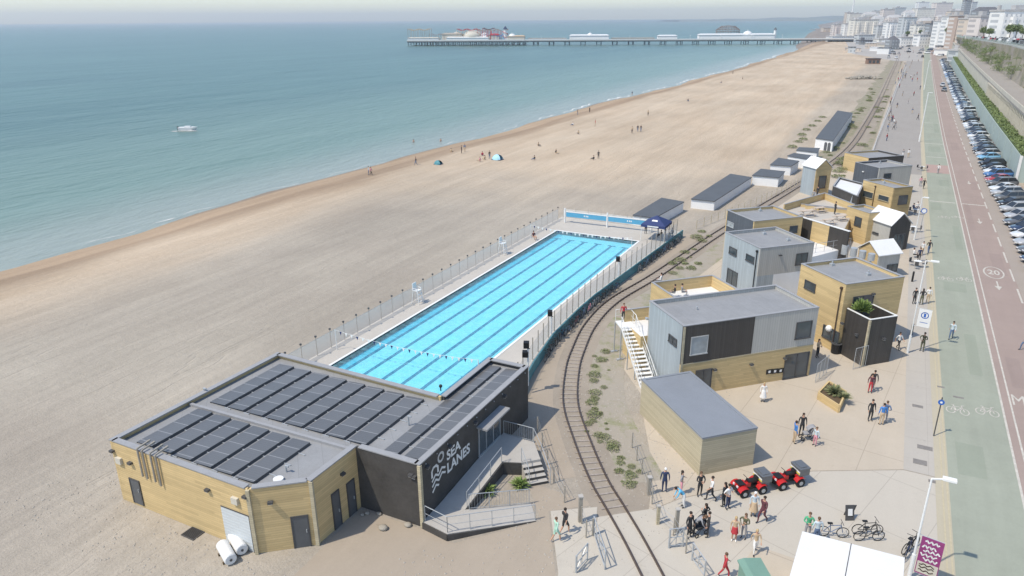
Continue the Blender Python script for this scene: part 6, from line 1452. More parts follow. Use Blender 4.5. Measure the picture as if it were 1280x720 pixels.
# crossing gates and trackside fences
def gate_post(px, py, h_, label, wd=.22, m='stone'):
    c = at(px, py, .01); r = thing('gate_post', label, 'post', c); g = MB(); g.box(c+Vector((0, 0, h_/2)), (wd, wd, h_), .6); g.build('post', m, r); g = MB(); g.box(c+Vector((0, 0, h_+.04)), (wd*1.25, wd*1.25, .08), .6); g.build('cap', 'concrete', r)
gate_post(725, 652, 1.7, 'stout grey gate post on the beach side of the crossing'); gate_post(811, 618, 1.2, 'short wooden post beside the track on the quarter side'); gate_post(822, 655, 1.2, 'weathered post on the quarter side of the crossing', .16, 'timber_pale')
gate_post(845, 665, 1.5, 'grey gate post near the pushchair group', .18)
def lattice_gate(p, q, h_, label, m='galv'):
    a, b = at(*p, .02), at(*q, .02); r = thing('crossing_gate', label, 'gate', a); g = MB(); k = Vector((0, 0, 1))
    for z in (.15, h_*.55, h_): g.tube(a+k*z, b+k*z, .03, 5)
    g.tube(a+k*.0, a+k*h_, .06, 6); g.tube(b+k*0, b+k*h_, .045, 6); g.tube(a+k*.15, b+k*h_, .025, 5); g.tube((a+b)/2+k*.15, (a+b)/2+k*h_, .025, 5); g.build('gate_leaf', m, r)
lattice_gate((742, 668), (756, 712), 1.2, 'grey framed swing gate along the beach side of the crossing'); lattice_gate((836, 685), (853, 683), 1.25, 'grey mesh gate beside the pushchair group')
lattice_gate((865, 700), (880, 722), 1.1, 'low grey barrier at the bottom right of the crossing'); lattice_gate((720, 716), (734, 700), 1.1, 'low gate at the bottom left of the crossing')
def wire_fence(name, label, pts, step, h_=1.2, m='stone', rails=(.4, .8, 1.15)):
    R = resample([tuple(at(*p, 0)[:2]) if p[0] > 400 else p for p in pts], step); r = thing(name, label, 'fence', (*R[0], 0))
    for q in R: g = MB(); g.tube((*q, 0), (*q, h_), .045, 5); g.build('post', m, r)
    for z in rails:
        g = MB()
        for a, b in zip(R, R[1:]): g.tube((*a, z), (*b, z), .012, 3)
        g.build('wire', 'galv', r)
wire_fence('post_fence', 'wooden post and wire fence beside the scrub on the quarter side of the track', [(790, 560), (812, 620), (822, 655), (845, 672), (862, 700)], 1.5)
wire_fence('post_fence', 'mesh fence between the footpath and the railway before the crossing', [(727, 655), (735, 680), (742, 668)], 1.2)
wire_fence('post_fence', 'post and wire fence following the track below the entrance steps', [(672, 540), (690, 600), (712, 640), (725, 652)], 2.0)
wire_fence('rail_fence', 'long white rail fence on the beach side of the distant promenade', [(-3.7, 150), (-3.4, 190), (-2.6, 260), (-2, 340), (0, 480)], 4, 1.1, 'white_paint')
wire_fence('post_fence', 'wire fence between the chalets and the railway', [(-22.0, 96), (-17.5, 112), (-13.8, 128), (-11, 150)], 2.0, 1.3, 'timber_pale')
# water tanks, mat and stones by the pool building
for k, (px, py) in enumerate(((283, 690), (297, 678))):
    c = at(px, py, .36); r = thing('storage_tank', ('white cylindrical tank lying on the sand, the outer of the pair by the shutter', 'white cylindrical tank lying against the roller shutter, the inner of the pair')[k], 'tank', (c.x, c.y, 0)); u = Vector((.75, -.35, 0)).normalized()
    g = MB(); g.smooth = True; A_ = c-u*.72; B2 = c+u*.72; g.tube(A_, B2, .33, 18, cap=False); g.smooth = False; g.tube(A_-u*.05, A_, .28, 18, .33); g.tube(B2, B2+u*.05, .33, 18, .28); g.build('shell', 'roof_white', r); g = MB(); g.tube(B2+u*.04, B2+u*.1, .07, 8); g.build('valve', 'frame_dark', r)
    for s_ in (-.4, .4): g = MB(); q = c+u*s_; g.box((q.x, q.y, .06), (.12, .7, .12), math.atan2(u.y, u.x)); g.build('cradle', 'stem', r)
c = at(241, 667, .02); r = thing('drain_grate', 'dark rectangular grate in the sand beside the timber wall', 'grate', c); g = MB(); g.box((c.x, c.y, .03), (1.0, .8, .05)); g.build('frame', 'frame_dark', r)
g = MB(); [g.box((c.x-.4+.1*k, c.y, .065), (.03, .7, .02)) for k in range(9)]; g.build('bars', 'rubber', r)
for k, (px, py, s) in enumerate(((479, 661, .3), (510, 657, .25), (474, 643, .18), (459, 642, .18), (453, 644, .15))):
    c = at(px, py, .02); g = MB(); g.smooth = True; g.ball((0, 0, s*.3), (s, s*.8, s*.5), 10, 6); g.v = [(x+random.uniform(-.02, .02), y_+random.uniform(-.02, .02), z) for x, y_, z in g.v]; o = g.build('boulder', 'stone'); o.location = c
    tag(o, ('rounded stone on the gravel below the black wall', 'stone at the foot of the timber corner post', 'small stone in the shade at the foot of the black wall', 'small stone by the timber side doors', 'smallest stone beside the timber side doors')[k], 'stone')
# ================================================================ PLANTS
def clump(n_, R, h, m='weeds'):
    g = MB(); g.use(m)
    for k in range(n_):
        a = random.random()*6.28; rr_ = R*math.sqrt(random.random())*random.uniform(.6, 1.1); hh = h*(1-(rr_/R)**2*.6)*random.uniform(.3, 1.0)
        c = Vector((rr_*math.cos(a), rr_*math.sin(a), hh)); s = random.uniform(.05, .13)
        d1 = Vector((random.gauss(0, 1), random.gauss(0, 1), random.gauss(0, .6))).normalized()*s; d2 = d1.cross(Vector((random.gauss(0, 1), random.gauss(0, 1), random.gauss(0, 1)))).normalized()*s*.55
        g.add([c-d1, c+d2, c+d1, c-d2], [(0, 1, 2, 3)])
    return g
protos = [clump(260, .8, .5), clump(180, .55, .35), clump(320, 1.0, .7)]
pm = []
for g in protos: o = g.build('scrub'); pm.append(o.data); bpy.data.objects.remove(o)
def scrub(x, y, s, label, grp, k=None):
    o = bpy.data.objects.new('scrub', pm[random.randrange(3) if k is None else k]); col.objects.link(o); o.location = (x, y, 0); o.rotation_euler.z = random.random()*6.28; o.scale = (s, s, s*random.uniform(.6, 1.0)); return tag(o, label, 'scrub', grp)
for px, py in ((742, 458), (746, 470), (745, 492), (748, 500), (742, 505), (746, 512), (741, 520), (744, 528), (757, 536), (752, 546), (764, 556), (768, 562), (779, 580), (782, 590), (790, 596), (778, 602), (796, 604), (738, 540), (786, 606), (757, 440), (750, 450), (755, 462), (738, 476), (752, 484), (739, 496), (752, 518), (735, 530), (760, 530), (748, 552), (772, 572), (762, 548), (790, 584), (800, 590), (775, 590), (744, 446)):
    c = at(px+random.uniform(-2, 2), py); scrub(c.x+random.uniform(-.3, .3), c.y, random.uniform(.25, .75), 'low green scrub clump in the gravel beside the curving railway', 'scrub beside the curving railway')
for px, py in ((872, 298), (880, 302), (876, 290), (868, 312), (862, 322), (855, 330), (848, 336), (838, 342), (870, 330), (884, 296), (858, 316), (866, 336), (850, 326), (842, 330)):
    c = at(px+random.uniform(-3, 3), py); scrub(c.x, c.y, random.uniform(.4, 1.0), 'scrub clump on the verge between the railway and the timber roof terrace', 'scrub on the verge by the roof terrace')
for k in range(46):
    y = random.uniform(140, 330); x = -8.5+random.choice([-1, 1])*random.uniform(1.6, 4.2)+(y-180)*.008
    if x > -4.4: x = -4.6
    scrub(x, y, random.uniform(.8, 1.6), 'rough scrub clump lining the straight distant stretch of railway', 'scrub along the distant railway')
for px, py in ((1048, 215), (1055, 212), (1050, 206), (1058, 207), (1046, 222), (1060, 200), (1053, 200)):
    c = at(px, py); scrub(c.x, c.y, 1.4, 'dense scrub clump beside the far gabled hut', 'scrub beside the far gabled hut', 2)
for px, py in ((1002, 170), (1008, 163), (1015, 158), (1022, 152), (1028, 147), (998, 178), (990, 185), (1004, 175)):
    c = at(px, py); scrub(c.x, c.y, 1.2, 'scrub clump on the sand beside the very long pavilion', 'scrub beside the pavilion', 2)
for px, py, lb in ((609, 616, 'left one of two leafy plants growing inside the entrance ramp'), (650, 608, 'right one of two leafy plants growing beside the entrance steps')):
    c = at(px, py); r = thing('leafy_plant', lb, 'plant', c); leafy(r, (c.x, c.y, .05), .8, .75, 130, 'palm'); g = MB(); g.tube(c, c+Vector((0, 0, .35)), .05, 6); g.build('stem', 'stem', r)
# pebbles and small debris strewn round the yard: gives the ground its grain
m_ = plain('pebble', S(206, 198, 186, .62), .9, .25, 20); g = MB(); g.use(m_)
for k in range(5200):
    x = random.uniform(-44, -8); y = random.uniform(17, 60)
    if -38.2 < x < -20 and y > 20.9 or x < -38 and y > 34 or (-24.6 < x < -16 and 26 < y < 37) or (x < -20 and y > 34): continue
    s = random.uniform(.03, .075); a = random.random()*3; dx, dy = math.cos(a)*s, math.sin(a)*s
    g.add([(x-dx, y-dy, .008), (x+dy, y-dx, .008), (x+dx, y+dy, .008), (x-dy, y+dx, .008), (x, y, .01+s*.8)], [(0, 1, 4), (1, 2, 4), (2, 3, 4), (3, 0, 4)])
tag(g.build('pebbles'), kind='stuff')
# ================================================================ TERRACE, CLIFF AND UPPER ROAD (landward side)
mb = MB(); mb.use('mint'); ysH = [150+12*i for i in range(42)]
hd = thing('hoarding', 'long pale mint hoarding behind the row of parked cars', 'hoarding', (20, 150, 0))
for y0, y1 in zip(ysH, ysH[1:]):
    g = MB(); g.use('mint'); g.span((19.9+bend(y0)*1.25, y0), (19.9+bend(y1)*1.25, y1), .15, 0, 4.5); g.box((19.8+bend(y0)*1.25, y0, 2.25), (.06, .12, 4.5)); g.build('panel', parent=hd)
g = MB(); g.use('mint'); g.span((19.99, 149.9), (28, 149.9), .15, 0, 4.5); g.build('panel', parent=hd)
g = MB(); g.use('coping_white'); g.box((19.9, 149.9, 2.3), (.4, .4, 4.6)); g.build('corner_post', parent=hd)
# hedge: real leaves over a dark body
hg = thing('hedge', 'long clipped green hedge along the top of the mint hoarding', 'hedge', (21, 152, 0))
g = MB(); g.use('hedge'); L0 = []
for y in range(151, 640, 12): b = bend(y)*1.25; L0.append((b, y))
for (b0, y0), (b1, y1) in zip(L0, L0[1:]): g.prism([(20.1+b0, y0), (22.0+b0, y0), (22.0+b1, y1), (20.1+b1, y1)], 2.5, 4.9)
g.build('body', parent=hg); g = MB(); g.use('hedge')
for k in range(9000):
    y = 151+480*random.random()**1.6; b = bend(y)*1.25; x = random.uniform(20.0, 22.1)+b; z = 4.85+random.uniform(-.1, .4)
    s = random.uniform(.12, .3); d1 = Vector((random.gauss(0, 1), random.gauss(0, 1), random.gauss(0, .5))).normalized()*s; d2 = d1.cross(Vector((random.gauss(0, 1), random.gauss(0, 1), random.gauss(0, 1)))).normalized()*s*.6; c = Vector((x, y, z)); g.add([c-d1, c+d2, c+d1, c-d2], [(0, 1, 2, 3)])
g.build('leaves', parent=hg)
# arcade: columns, arches, deck, rail
ar = thing('arcade', 'stone and iron arcade with a walkway on top, between the hedge and the cliff', 'arcade', (23, 152, 0)); plain('arcade_stone', S(220, 214, 198, .72), .9, .15, .3)
for y0 in range(150, 640, 35):
    y1 = y0+35; b0, b1 = bend(y0)*1.25, bend(y1)*1.25; g = MB(); g.use('arcade_stone'); g.prism([(24.5+b0, y0), (24.8+b0, y0), (24.8+b1, y1), (24.5+b1, y1)], 0, 8.6); g.build('back_wall', parent=ar)
    g = MB(); g.use('asphalt'); g.prism([(22.1+b0, y0), (28.6+b0, y0), (28.6+b1, y1), (22.1+b1, y1)], 8.6, 9.0); g.build('walkway_deck', parent=ar)
    g = MB(); g.use('arcade_stone'); g.prism([(22.1+b0, y0), (22.25+b0, y0), (22.25+b1, y1), (22.1+b1, y1)], 9.0, 9.95); g.build('parapet', parent=ar)
n_c = 0
y = 152; gg = MB(); gg.use('arcade_stone')
while y < 262:
    g = MB(); g.use('arcade_stone'); g.box((22.35, y, 6.6), (.35, .45, 4.0))
    for k in range(5):
        a = k/4*math.pi/2; g.box((22.35, y+.22+.9*(1-math.cos(a))*.8, 8.6-.9*(1-math.sin(a))*.9-.05), (.3, .28, .22))
        g.box((22.35, y-.22-.9*(1-math.cos(a))*.8, 8.6-.9*(1-math.sin(a))*.9-.06), (.3, .28, .22))
    g.build('column', parent=ar); y += 2.6
for y0 in range(262, 640, 42):
    b0, b1 = bend(y0)*1.25, bend(y0+42)*1.25; g = MB(); g.use('arcade_stone'); g.prism([(22.2+b0, y0), (22.5+b0, y0), (22.5+b1, y0+42), (22.2+b1, y0+42)], 4.6, 8.6); g.build('front_wall', parent=ar)
def topz(y): return 18 if y < 300 else max(5.5, 18-(y-300)*.0135)
def topx(y): return 29.4-(2.2*min(1, max(0, (y-263)/120)))+max(0, (y-600))*.04
m, t, p = newmat('cliff'); P_ = geo(t); a_ = noise(t, P_, .35, 5, .7); b_ = noise(t, P_, .08, 4)
c_ = mixc(t, rng(t, a_, .4, .6), S(196, 184, 156, .55), (.15, .17, .08)); t.links.new(mixc(t, rng(t, b_, .35, .6), c_, S(200, 188, 172, .6)), p.inputs['Base Color']); p.inputs['Roughness'].default_value = .95; bump(t, p, a_, .8, .6)
g = MB(); g.use('cliff'); R0 = []
yl = list(range(110, 1000, 10))
for y in yl:
    b = bend(y)*1.25; r_ = [(28.5+min(b, 6)*.4, y, 8.9 if y < 640 else 0), (28.9+min(b, 6)*.3+random.uniform(-.2, .3), y, 8.9+(topz(y)-9)*.35), (29.4+random.uniform(-.3, .3), y, 8.9+(topz(y)-9)*.7), (max(topx(y), 29.2)+.0, y, topz(y))]; R0.append(r_)
g.add([q for r_ in R0 for q in r_], [(j*4+i, j*4+i+1, j*4+i+5, j*4+i+4) for j in range(len(yl)-1) for i in range(3)]); struct(g, 'cliff')
m_ = plain('top_pave', S(196, 190, 182, .6), .9, .08, .2); g = MB(); g.use(m_); R0 = []
yl2 = list(range(110, 1000, 20))+[1100, 1300, 1700, 2500]
for y in yl2:
    z = topz(y); x = max(topx(y), 29.2); w3 = 0 if y < 900 else -(y-900)*.12
    R0.append([(x+w3, y, z), (x+14+w3, y, z), (x+60, y, z+1), (x+250, y, z+6), (x+1500, y, z+9)])
g.add([q for r_ in R0 for q in r_], [(j*5+i, j*5+i+1, j*5+i+6, j*5+i+5) for j in range(len(yl2)-1) for i in range(4)]); struct(g, 'upper_ground')
g = MB(); g.use('asphalt'); R0 = [[(max(topx(y), 29.2)+3, y, topz(y)+.02), (max(topx(y), 29.2)+12, y, topz(y)+.02)] for y in range(110, 880, 20)]
g.add([q for r_ in R0 for q in r_], [(j*2, j*2+1, j*2+3, j*2+2) for j in range(len(R0)-1)]); struct(g, 'upper_road')
rl = thing('cliff_railing', 'pale mint railing along the edge of the upper road above the cliff', 'railing', (29.4, 150, 18))
for y in range(150, 860, 14):
    y1 = y+14; a = Vector((max(topx(y), 29.2)+.2, y, topz(y))); b = Vector((max(topx(y1), 29.2)+.2, y1, topz(y1))); g = MB(); g.use('mint')
    for z in (.35, .75, 1.15): g.tube(a+Vector((0, 0, z)), b+Vector((0, 0, z)), .05, 4)
    for k in range(7): q = a+(b-a)*k/7; g.box(q+Vector((0, 0, .58)), (.08, .08, 1.16))
    g.build('rail_section', parent=rl)
# cliff shrubs, each a clump of leaves
sp = []
for Rr, hh, nn_ in ((1.9, 1.8, 420), (1.4, 1.2, 300)):
    g = clump(nn_, Rr, hh, 'hedge'); g.v = [tuple(Vector(v)) for v in g.v]; o = g.build('x'); sp.append(o.data); bpy.data.objects.remove(o)
for k in range(110):
    y = random.uniform(200, 560); f = random.random()*.8; o = bpy.data.objects.new('cliff_shrub', random.choice(sp)); col.objects.link(o); b = bend(y)*1.25
    o.location = (28.7+min(b, 6)*.35, y, 9+(topz(y)-9)*f); o.rotation_euler.z = random.random()*6.28; s = random.uniform(.8, 1.7); o.scale = (s, s*1.3, s*.8); tag(o, 'green and straw coloured shrub growing on the cliff face above the walkway', 'shrub', 'shrubs on the cliff face')
# cars on the upper road
# ================================================================ FAR CITY
walls = {'city_white': ((.76, .75, .72), (.36, .38, .4)), 'city_cream': ((.70, .67, .60), (.34, .34, .34)), 'city_pink': ((.66, .60, .56), (.34, .32, .32)), 'city_brick': ((.44, .34, .28), (.60, .58, .55)), 'city_grey': ((.50, .52, .52), (.24, .26, .28)), 'city_dark': ((.22, .23, .24), (.4, .43, .45)), 'city_tan': ((.60, .51, .42), (.34, .32, .3))}
for k, (a, b) in walls.items(): city_mat(k, a, b, 2.7, 3.0)
plain('city_roof', (.42, .41, .40), .8, .15, .1); plain('city_roof_dark', (.12, .12, .13), .8, .15, .1)
ci = 0
adj = {'city_white': 'white', 'city_cream': 'cream', 'city_pink': 'pinkish', 'city_brick': 'brown brick', 'city_grey': 'grey', 'city_dark': 'dark grey', 'city_tan': 'tan'}
def city(l, r, yt, yb, dist, m, where, kind='building', roof='flat', bays=True):
    """a far building whose seaward face stands at the given distance"""
    a = atd(l, yb, dist); b = atd(r, yb, dist); top = atd((l+r)/2, yt, dist).z; u = Vector((b.x-a.x, b.y-a.y, 0)); W_ = u.length; u.normalize(); nb_ = Vector((-u.y, u.x, 0)); dp = min(26, max(12, W_*.6)); z0 = min(a.z, 0)-4 if dist > 500 else a.z-3
    root = thing('city_building', '%s %s, %s' % (adj[m], kind, where), kind if kind != 'building' else 'building', (a.x, a.y, max(0, a.z)))
    g = MB(); g.use(m); P4 = [a, b, b+nb_*dp, a+nb_*dp]; g.prism(P4, z0, top); g.build('facade', parent=root)
    g = MB(); g.use('city_roof' if m != 'city_dark' else 'city_roof_dark')
    if roof == 'flat':
        g.prism([a-u*.4-nb_*.4, b+u*.4-nb_*.4, b+u*.4+nb_*(dp+.4), a-u*.4+nb_*(dp+.4)], top, top+.9)
        k = a+u*W_*random.uniform(.2, .6)+nb_*dp*.4; g.prism([k, k+u*W_*.2, k+u*W_*.2+nb_*4, k+nb_*4], top+.9, top+3.2)
    else:
        h_ = dp*.3; v = [a, b, b+nb_*dp, a+nb_*dp]; v = [Vector((q.x, q.y, top)) for q in v]; r0 = (v[0]+v[3])/2+u*3+Vector((0, 0, h_)); r1 = (v[1]+v[2])/2-u*3+Vector((0, 0, h_)); g.add(v+[r0, r1], [(0, 1, 5, 4), (1, 2, 5), (2, 3, 4, 5), (3, 0, 4)])
    g.build('roof', parent=root)
    if bays and W_ > 14 and (yb-yt) > 9:       # bow fronts and chimney stacks
        nb2 = max(2, int(W_/9))
        for k in range(min(nb2, 9)):
            c = a+u*W_*(k+.5)/nb2; g = MB(); g.use(m); g.prism([c-u*1.8, c-u*1.1-nb_*1.3, c+u*1.1-nb_*1.3, c+u*1.8], z0, top-2.5); g.build('bay_front', parent=root)
            if roof == 'flat': g = MB(); c2_ = a+u*W_*(k+.05)/nb2+nb_*dp*.5; g.box((c2_.x, c2_.y, top+1.8), (1.2, 2.2, 2.8), math.atan2(u.y, u.x)); g.build('chimney', 'city_roof', root)
    return root
B = city
B(1250, 1300, 14, 45, 400, 'city_white', 'tall terrace at the right edge above the cliff', 'terrace'); B(1222, 1249, 21, 43, 430, 'city_pink', 'terrace left of the tallest white one', 'terrace')
B(1207, 1221.5, 24, 42, 520, 'city_tan', 'between the brick block and the pinkish terrace'); B(1193.5, 1206.5, 20, 42, 560, 'city_brick', 'with pale window bands on the seafront'); B(1184, 1193, 21, 41, 600, 'city_white', 'narrow front beside the brown brick one')
B(1173.5, 1183.5, 27, 41, 650, 'city_white', 'low front near the road junction'); B(1163.5, 1173, 30, 41, 700, 'city_dark', 'small dark glazed front near the junction'); B(1143.5, 1163, 31, 41.5, 740, 'city_cream', 'long low front facing down the road')
B(1127, 1143, 22, 42, 800, 'city_grey', 'large hotel with a glazed centre', 'hotel'); B(1108.5, 1126.5, 28, 42, 850, 'city_white', 'wide hotel left of the glazed one', 'hotel'); B(1096.5, 1108, 32, 42, 880, 'city_grey', 'low block between two pale hotels'); B(1066.5, 1096, 25, 43, 920, 'city_cream', 'long hotel nearest the pier end of the seafront', 'hotel')
B(1055, 1066, 30, 43, 980, 'city_white', 'slim block beside the long cream hotel'); B(1041, 1054.5, 31, 45, 1150, 'city_pink', 'by the thin observation tower'); B(1028, 1040.5, 35, 46, 1500, 'city_tan', 'leftmost one behind the pier entrance'); B(1014, 1027, 37, 46, 1900, 'city_cream', 'far along the coast behind the pier')
B(1102, 1116, 12, 30, 1300, 'city_pink', 'upstanding block behind the wide hotel', bays=False); B(1117, 1130, 10, 26, 1350, 'city_grey', 'with a dark flat top behind the glazed hotel', bays=False); B(1144, 1166, 11, 30, 1250, 'city_cream', 'broad block rising behind the low seafront', bays=False); B(1167, 1187, 4, 28, 1400, 'city_pink', 'tall broad block on the skyline', bays=False)
B(1204, 1210.5, 1, 24, 1200, 'city_dark', 'tallest tower on the skyline', 'tower', bays=False); B(1211.5, 1218, 3, 24, 1220, 'city_grey', 'pale tower right beside the dark tower', 'tower', bays=False); B(1147, 1160, 3, 14, 1900, 'city_white', 'small tower far behind the broad block', bays=False); B(1222, 1250, 14, 23, 700, 'city_dark', 'dark roofed hall behind the pinkish terrace', 'hall', 'hip', False)
B(1080, 1096, 18, 28, 1500, 'city_cream', 'behind the long cream hotel', roof='hip', bays=False); B(1130, 1143, 16, 26, 1100, 'city_white', 'just behind the glazed hotel', roof='hip', bays=False); B(1187, 1203, 14, 24, 1000, 'city_tan', 'on the hill left of the dark tower', bays=False); B(1064, 1079, 22, 30, 1700, 'city_grey', 'hazy block on the skyline near the thin tower', bays=False)
B(1186, 1203, 24, 30, 760, 'city_pink', 'red tiled one behind the brown brick block', roof='hip', bays=False); B(1092, 1104, 22, 30, 1250, 'city_white', 'behind the two pale hotels', roof='hip', bays=False)
B(1150, 1166, 26, 34, 900, 'city_tan', 'tiled one above the low seafront', roof='hip', bays=False); B(1110, 1126, 22, 30, 1000, 'city_pink', 'tiled one above the wide hotel', roof='hip', bays=False)
# low buildings and kiosks round the far junction
B(1040, 1074, 46, 51.5, 860, 'city_white', 'low pier entrance hall', 'hall', bays=False); B(1073, 1093, 44, 50, 820, 'city_grey', 'low terrace hall by the pier entrance', 'hall', bays=False); B(1114, 1124, 50, 58, 640, 'city_dark', 'dark pavilion roof on the lower promenade', 'pavilion', 'hip', False); B(1076, 1090, 51, 54, 760, 'city_dark', 'dark opening in the seafront wall', 'arch row', bays=False)
B(1098, 1113, 49, 54, 740, 'city_cream', 'low aquarium building', 'hall', bays=False); B(1126, 1141, 47, 52, 720, 'city_white', 'long low canopy near the roundabout', 'canopy', bays=False); B(1150, 1178, 44, 47.5, 700, 'city_white', 'raised road wall by the roundabout', 'wall', bays=False); B(1199, 1206, 64, 71, 420, 'city_grey', 'small hut at the end of the parking row', 'hut', bays=False)
# clutter round the far junction: small buildings, shelters, vans, cars
m_ = plain('junction_pave', S(204, 198, 190, .6), .9, .1, .05); g = MB(); g.use(m_); g.sheet([(-40, 660), (-8, 560), (24, 560), (34, 1000), (-70, 1000)], .012); struct(g, 'junction_ground')
names_ = ['white kiosk', 'grey shelter', 'cream pavilion', 'pink stall', 'white marquee', 'tan hut']
for k in range(26):
    y = random.uniform(660, 960); x = (random.uniform(-46, -14) if k % 3 else random.uniform(21, 30)); w1, w2, h_ = random.uniform(4, 14), random.uniform(4, 9), random.uniform(2.6, 5); mm = ('white_render', 'city_grey', 'cream', 'city_pink', 'roof_white', 'city_tan')[k % 6]
    r = thing('small_building', 'small distant %s near the far junction' % names_[k % 6], 'kiosk', (x, y, 0), 'distant %ss near the far junction' % names_[k % 6]); rz = random.uniform(-.3, .3); g = MB(); g.use(mm); g.box((x, y, h_/2), (w1, w2, h_), rz); g.build('wall', parent=r); g = MB(); g.use(random.choice(['city_roof', 'roof_white', 'roof_slate'])); g.box((x, y, h_+.2), (w1+.6, w2+.6, .4), rz); g.build('roof', parent=r)
g = MB(); g.use('top_pave'); T_ = [atd(1122, 43.2, 830), atd(1163, 42.5, 705), atd(1194, 43, 560), atd(1209, 44, 520)]; B0 = [at(1118, 52, .0), at(1160, 54, 0), at(1184, 57, 0), at(1203, 64, 0)]
g.add([tuple(v) for v in T_]+[(v.x, v.y, -.1) for v in B0], [(i, i+4, i+5, i+1) for i in range(3)]); struct(g, 'embankment')
# the town behind: many small far buildings stepping up the hill
k = 0; rr_ = random.Random(5)
for dist, y0, y1, xs in ((1050, 27, 34, (1072, 1200)), (1250, 23, 31, (1066, 1215)), (1500, 19, 28, (1060, 1245)), (1900, 16, 25, (1056, 1275)), (2400, 13, 22, (1090, 1290))):
    x = xs[0]
    while x < xs[1]:
        w1 = rr_.uniform(5, 15); mm = rr_.choice(['city_white', 'city_cream', 'city_white', 'city_pink', 'city_tan', 'city_grey', 'city_white']); yt = y0+rr_.uniform(-2.5, 4)
        if x > 1245: yt = max(yt, 16)
        B(x, x+w1, yt, y1+6, dist+rr_.uniform(-40, 40), mm, 'one of the small hazy buildings stepping up the hill', 'house', 'hip' if rr_.random() < .45 else 'flat', False)['group'] = 'hazy %s houses on the hill' % adj[mm]
        x += w1+rr_.uniform(-1, 4); k += 1
# thin observation tower
a = atd(1061.5, 42, 1900); tp_ = atd(1062.5, 2, 1900); r = thing('observation_tower', 'very thin white observation tower on the far seafront', 'tower', (a.x, a.y, 0)); g = MB(); g.tube((a.x, a.y, 0), (a.x, a.y, tp_.z+12), 2.4, 8, 1.6); g.build('mast', 'white_paint', r); g = MB(); g.tube((a.x, a.y, 14), (a.x, a.y, 18), 9, 16, 9); g.build('pod', 'city_grey', r)
# rough verge of weeds and gravel either side of the distant track
m, t, p = newmat('verge'); P_ = geo(t); a_ = noise(t, P_, .5, 6, .75); c_ = mixc(t, rng(t, a_, .42, .6), S(190, 176, 156, .6), (.20, .20, .12)); t.links.new(c_, p.inputs['Base Color']); p.inputs['Roughness'].default_value = .95; bump(t, p, a_, .8, .3)
g = MB(); g.use('verge'); L_ = []; Rr = []
for k in range(45):
    y = 132+k*10; L_.append((-13.2-(.9 if k % 2 else 0)+(y-132)*.008+random.uniform(-.7, .7), y, .004)); Rr.append((-3.9+bend(y)*.4, y, .004))
g.strip(L_, Rr); struct(g, 'verge')
# trees of the far gardens
def far_tree(px, py, dist, s, label, grp):
    c = atd(px, py, dist); o = bpy.data.objects.new('round_tree', TREE); col.objects.link(o); o.location = c; o.scale = (s, s, s); o.rotation_euler.z = random.random()*6; tag(o, label, 'tree', grp)
    q = bpy.data.objects.new('trunk', TRUNK); col.objects.link(q); q.parent = o
g = MB(); g.use('hedge')
for k in range(900):
    d = Vector((random.gauss(0, 1), random.gauss(0, 1), random.gauss(0, 1))).normalized()*random.uniform(.6, 1.05)*(1+.2*math.sin(k)); c = Vector((d.x*3, d.y*3, 4.5+d.z*2.2)); s = .4
    d1 = Vector((random.gauss(0, 1), random.gauss(0, 1), random.gauss(0, 1))).normalized()*s; d2 = d1.cross(Vector((random.gauss(0, 1), random.gauss(0, 1), random.gauss(0, 1)))).normalized()*s*.7; g.add([c-d1, c+d2, c+d1, c-d2], [(0, 1, 2, 3)])
o = g.build('x'); TREE = o.data; bpy.data.objects.remove(o); g = MB(); g.tube((0, 0, -3), (0, 0, 3.5), .3, 6, .18); o = g.build('x', 'stem'); TRUNK = o.data; bpy.data.objects.remove(o)
for px, py, d_ in ((1229, 45, 420), (1236, 46, 400), (1242, 44, 410), (1262, 45, 350), (1270, 44, 350), (1278, 46, 345), (1218, 44, 500), (1176, 44, 640), (1184, 43, 600), (1150, 43, 720), (1190, 44, 570), (1134, 45, 740)):
    far_tree(px, py, d_, random.uniform(.5, .8), 'small dark tree in front of the far seafront terraces', 'trees before the far terraces')
for o_ in [o for o in bpy.data.objects if o.name.startswith('trunk')]: pass
# parked cars along the upper road as tiny shapes
ucols = ['car_white', 'car_grey', 'car_black', 'car_silver', 'car_white', 'car_silver', 'car_grey', 'car_red']

g = MB(); g.box((0, 0, .62), (4.2, 1.75, .7)); g.prism([(-1.2, -.75), (1.5, -.75), (1.5, .75), (-1.2, .75)], .97, 1.45)
for x in (-1.3, 1.3):
    for s in (-.8, .8): g.tube((x, s-.1, .32), (x, s+.1, .32), .32, 8)
oo = g.build('x', 'car_silver'); UC = oo.data; bpy.data.objects.remove(oo)
for k in range(90):
    y = 235+k*5.2+random.uniform(-2, 2); x = max(topx(y), 29.2)+(3.8 if k % 2 else 10.5); o = bpy.data.objects.new('distant_car', UC); col.objects.link(o); o.location = (x, y, topz(y)+.03); o.rotation_euler.z = math.pi/2
    cl = random.choice(ucols); o.material_slots[0].link = 'OBJECT'; o.material_slots[0].material = MATS[cl]; nm = {'car_white': 'white', 'car_grey': 'grey', 'car_black': 'black', 'car_silver': 'silver', 'yellow_paint': 'yellow', 'car_red': 'red'}[cl]
    tag(o, 'tiny distant %s car on the upper road behind the cliff railing' % nm, 'car', 'distant %s cars on the upper road' % nm)
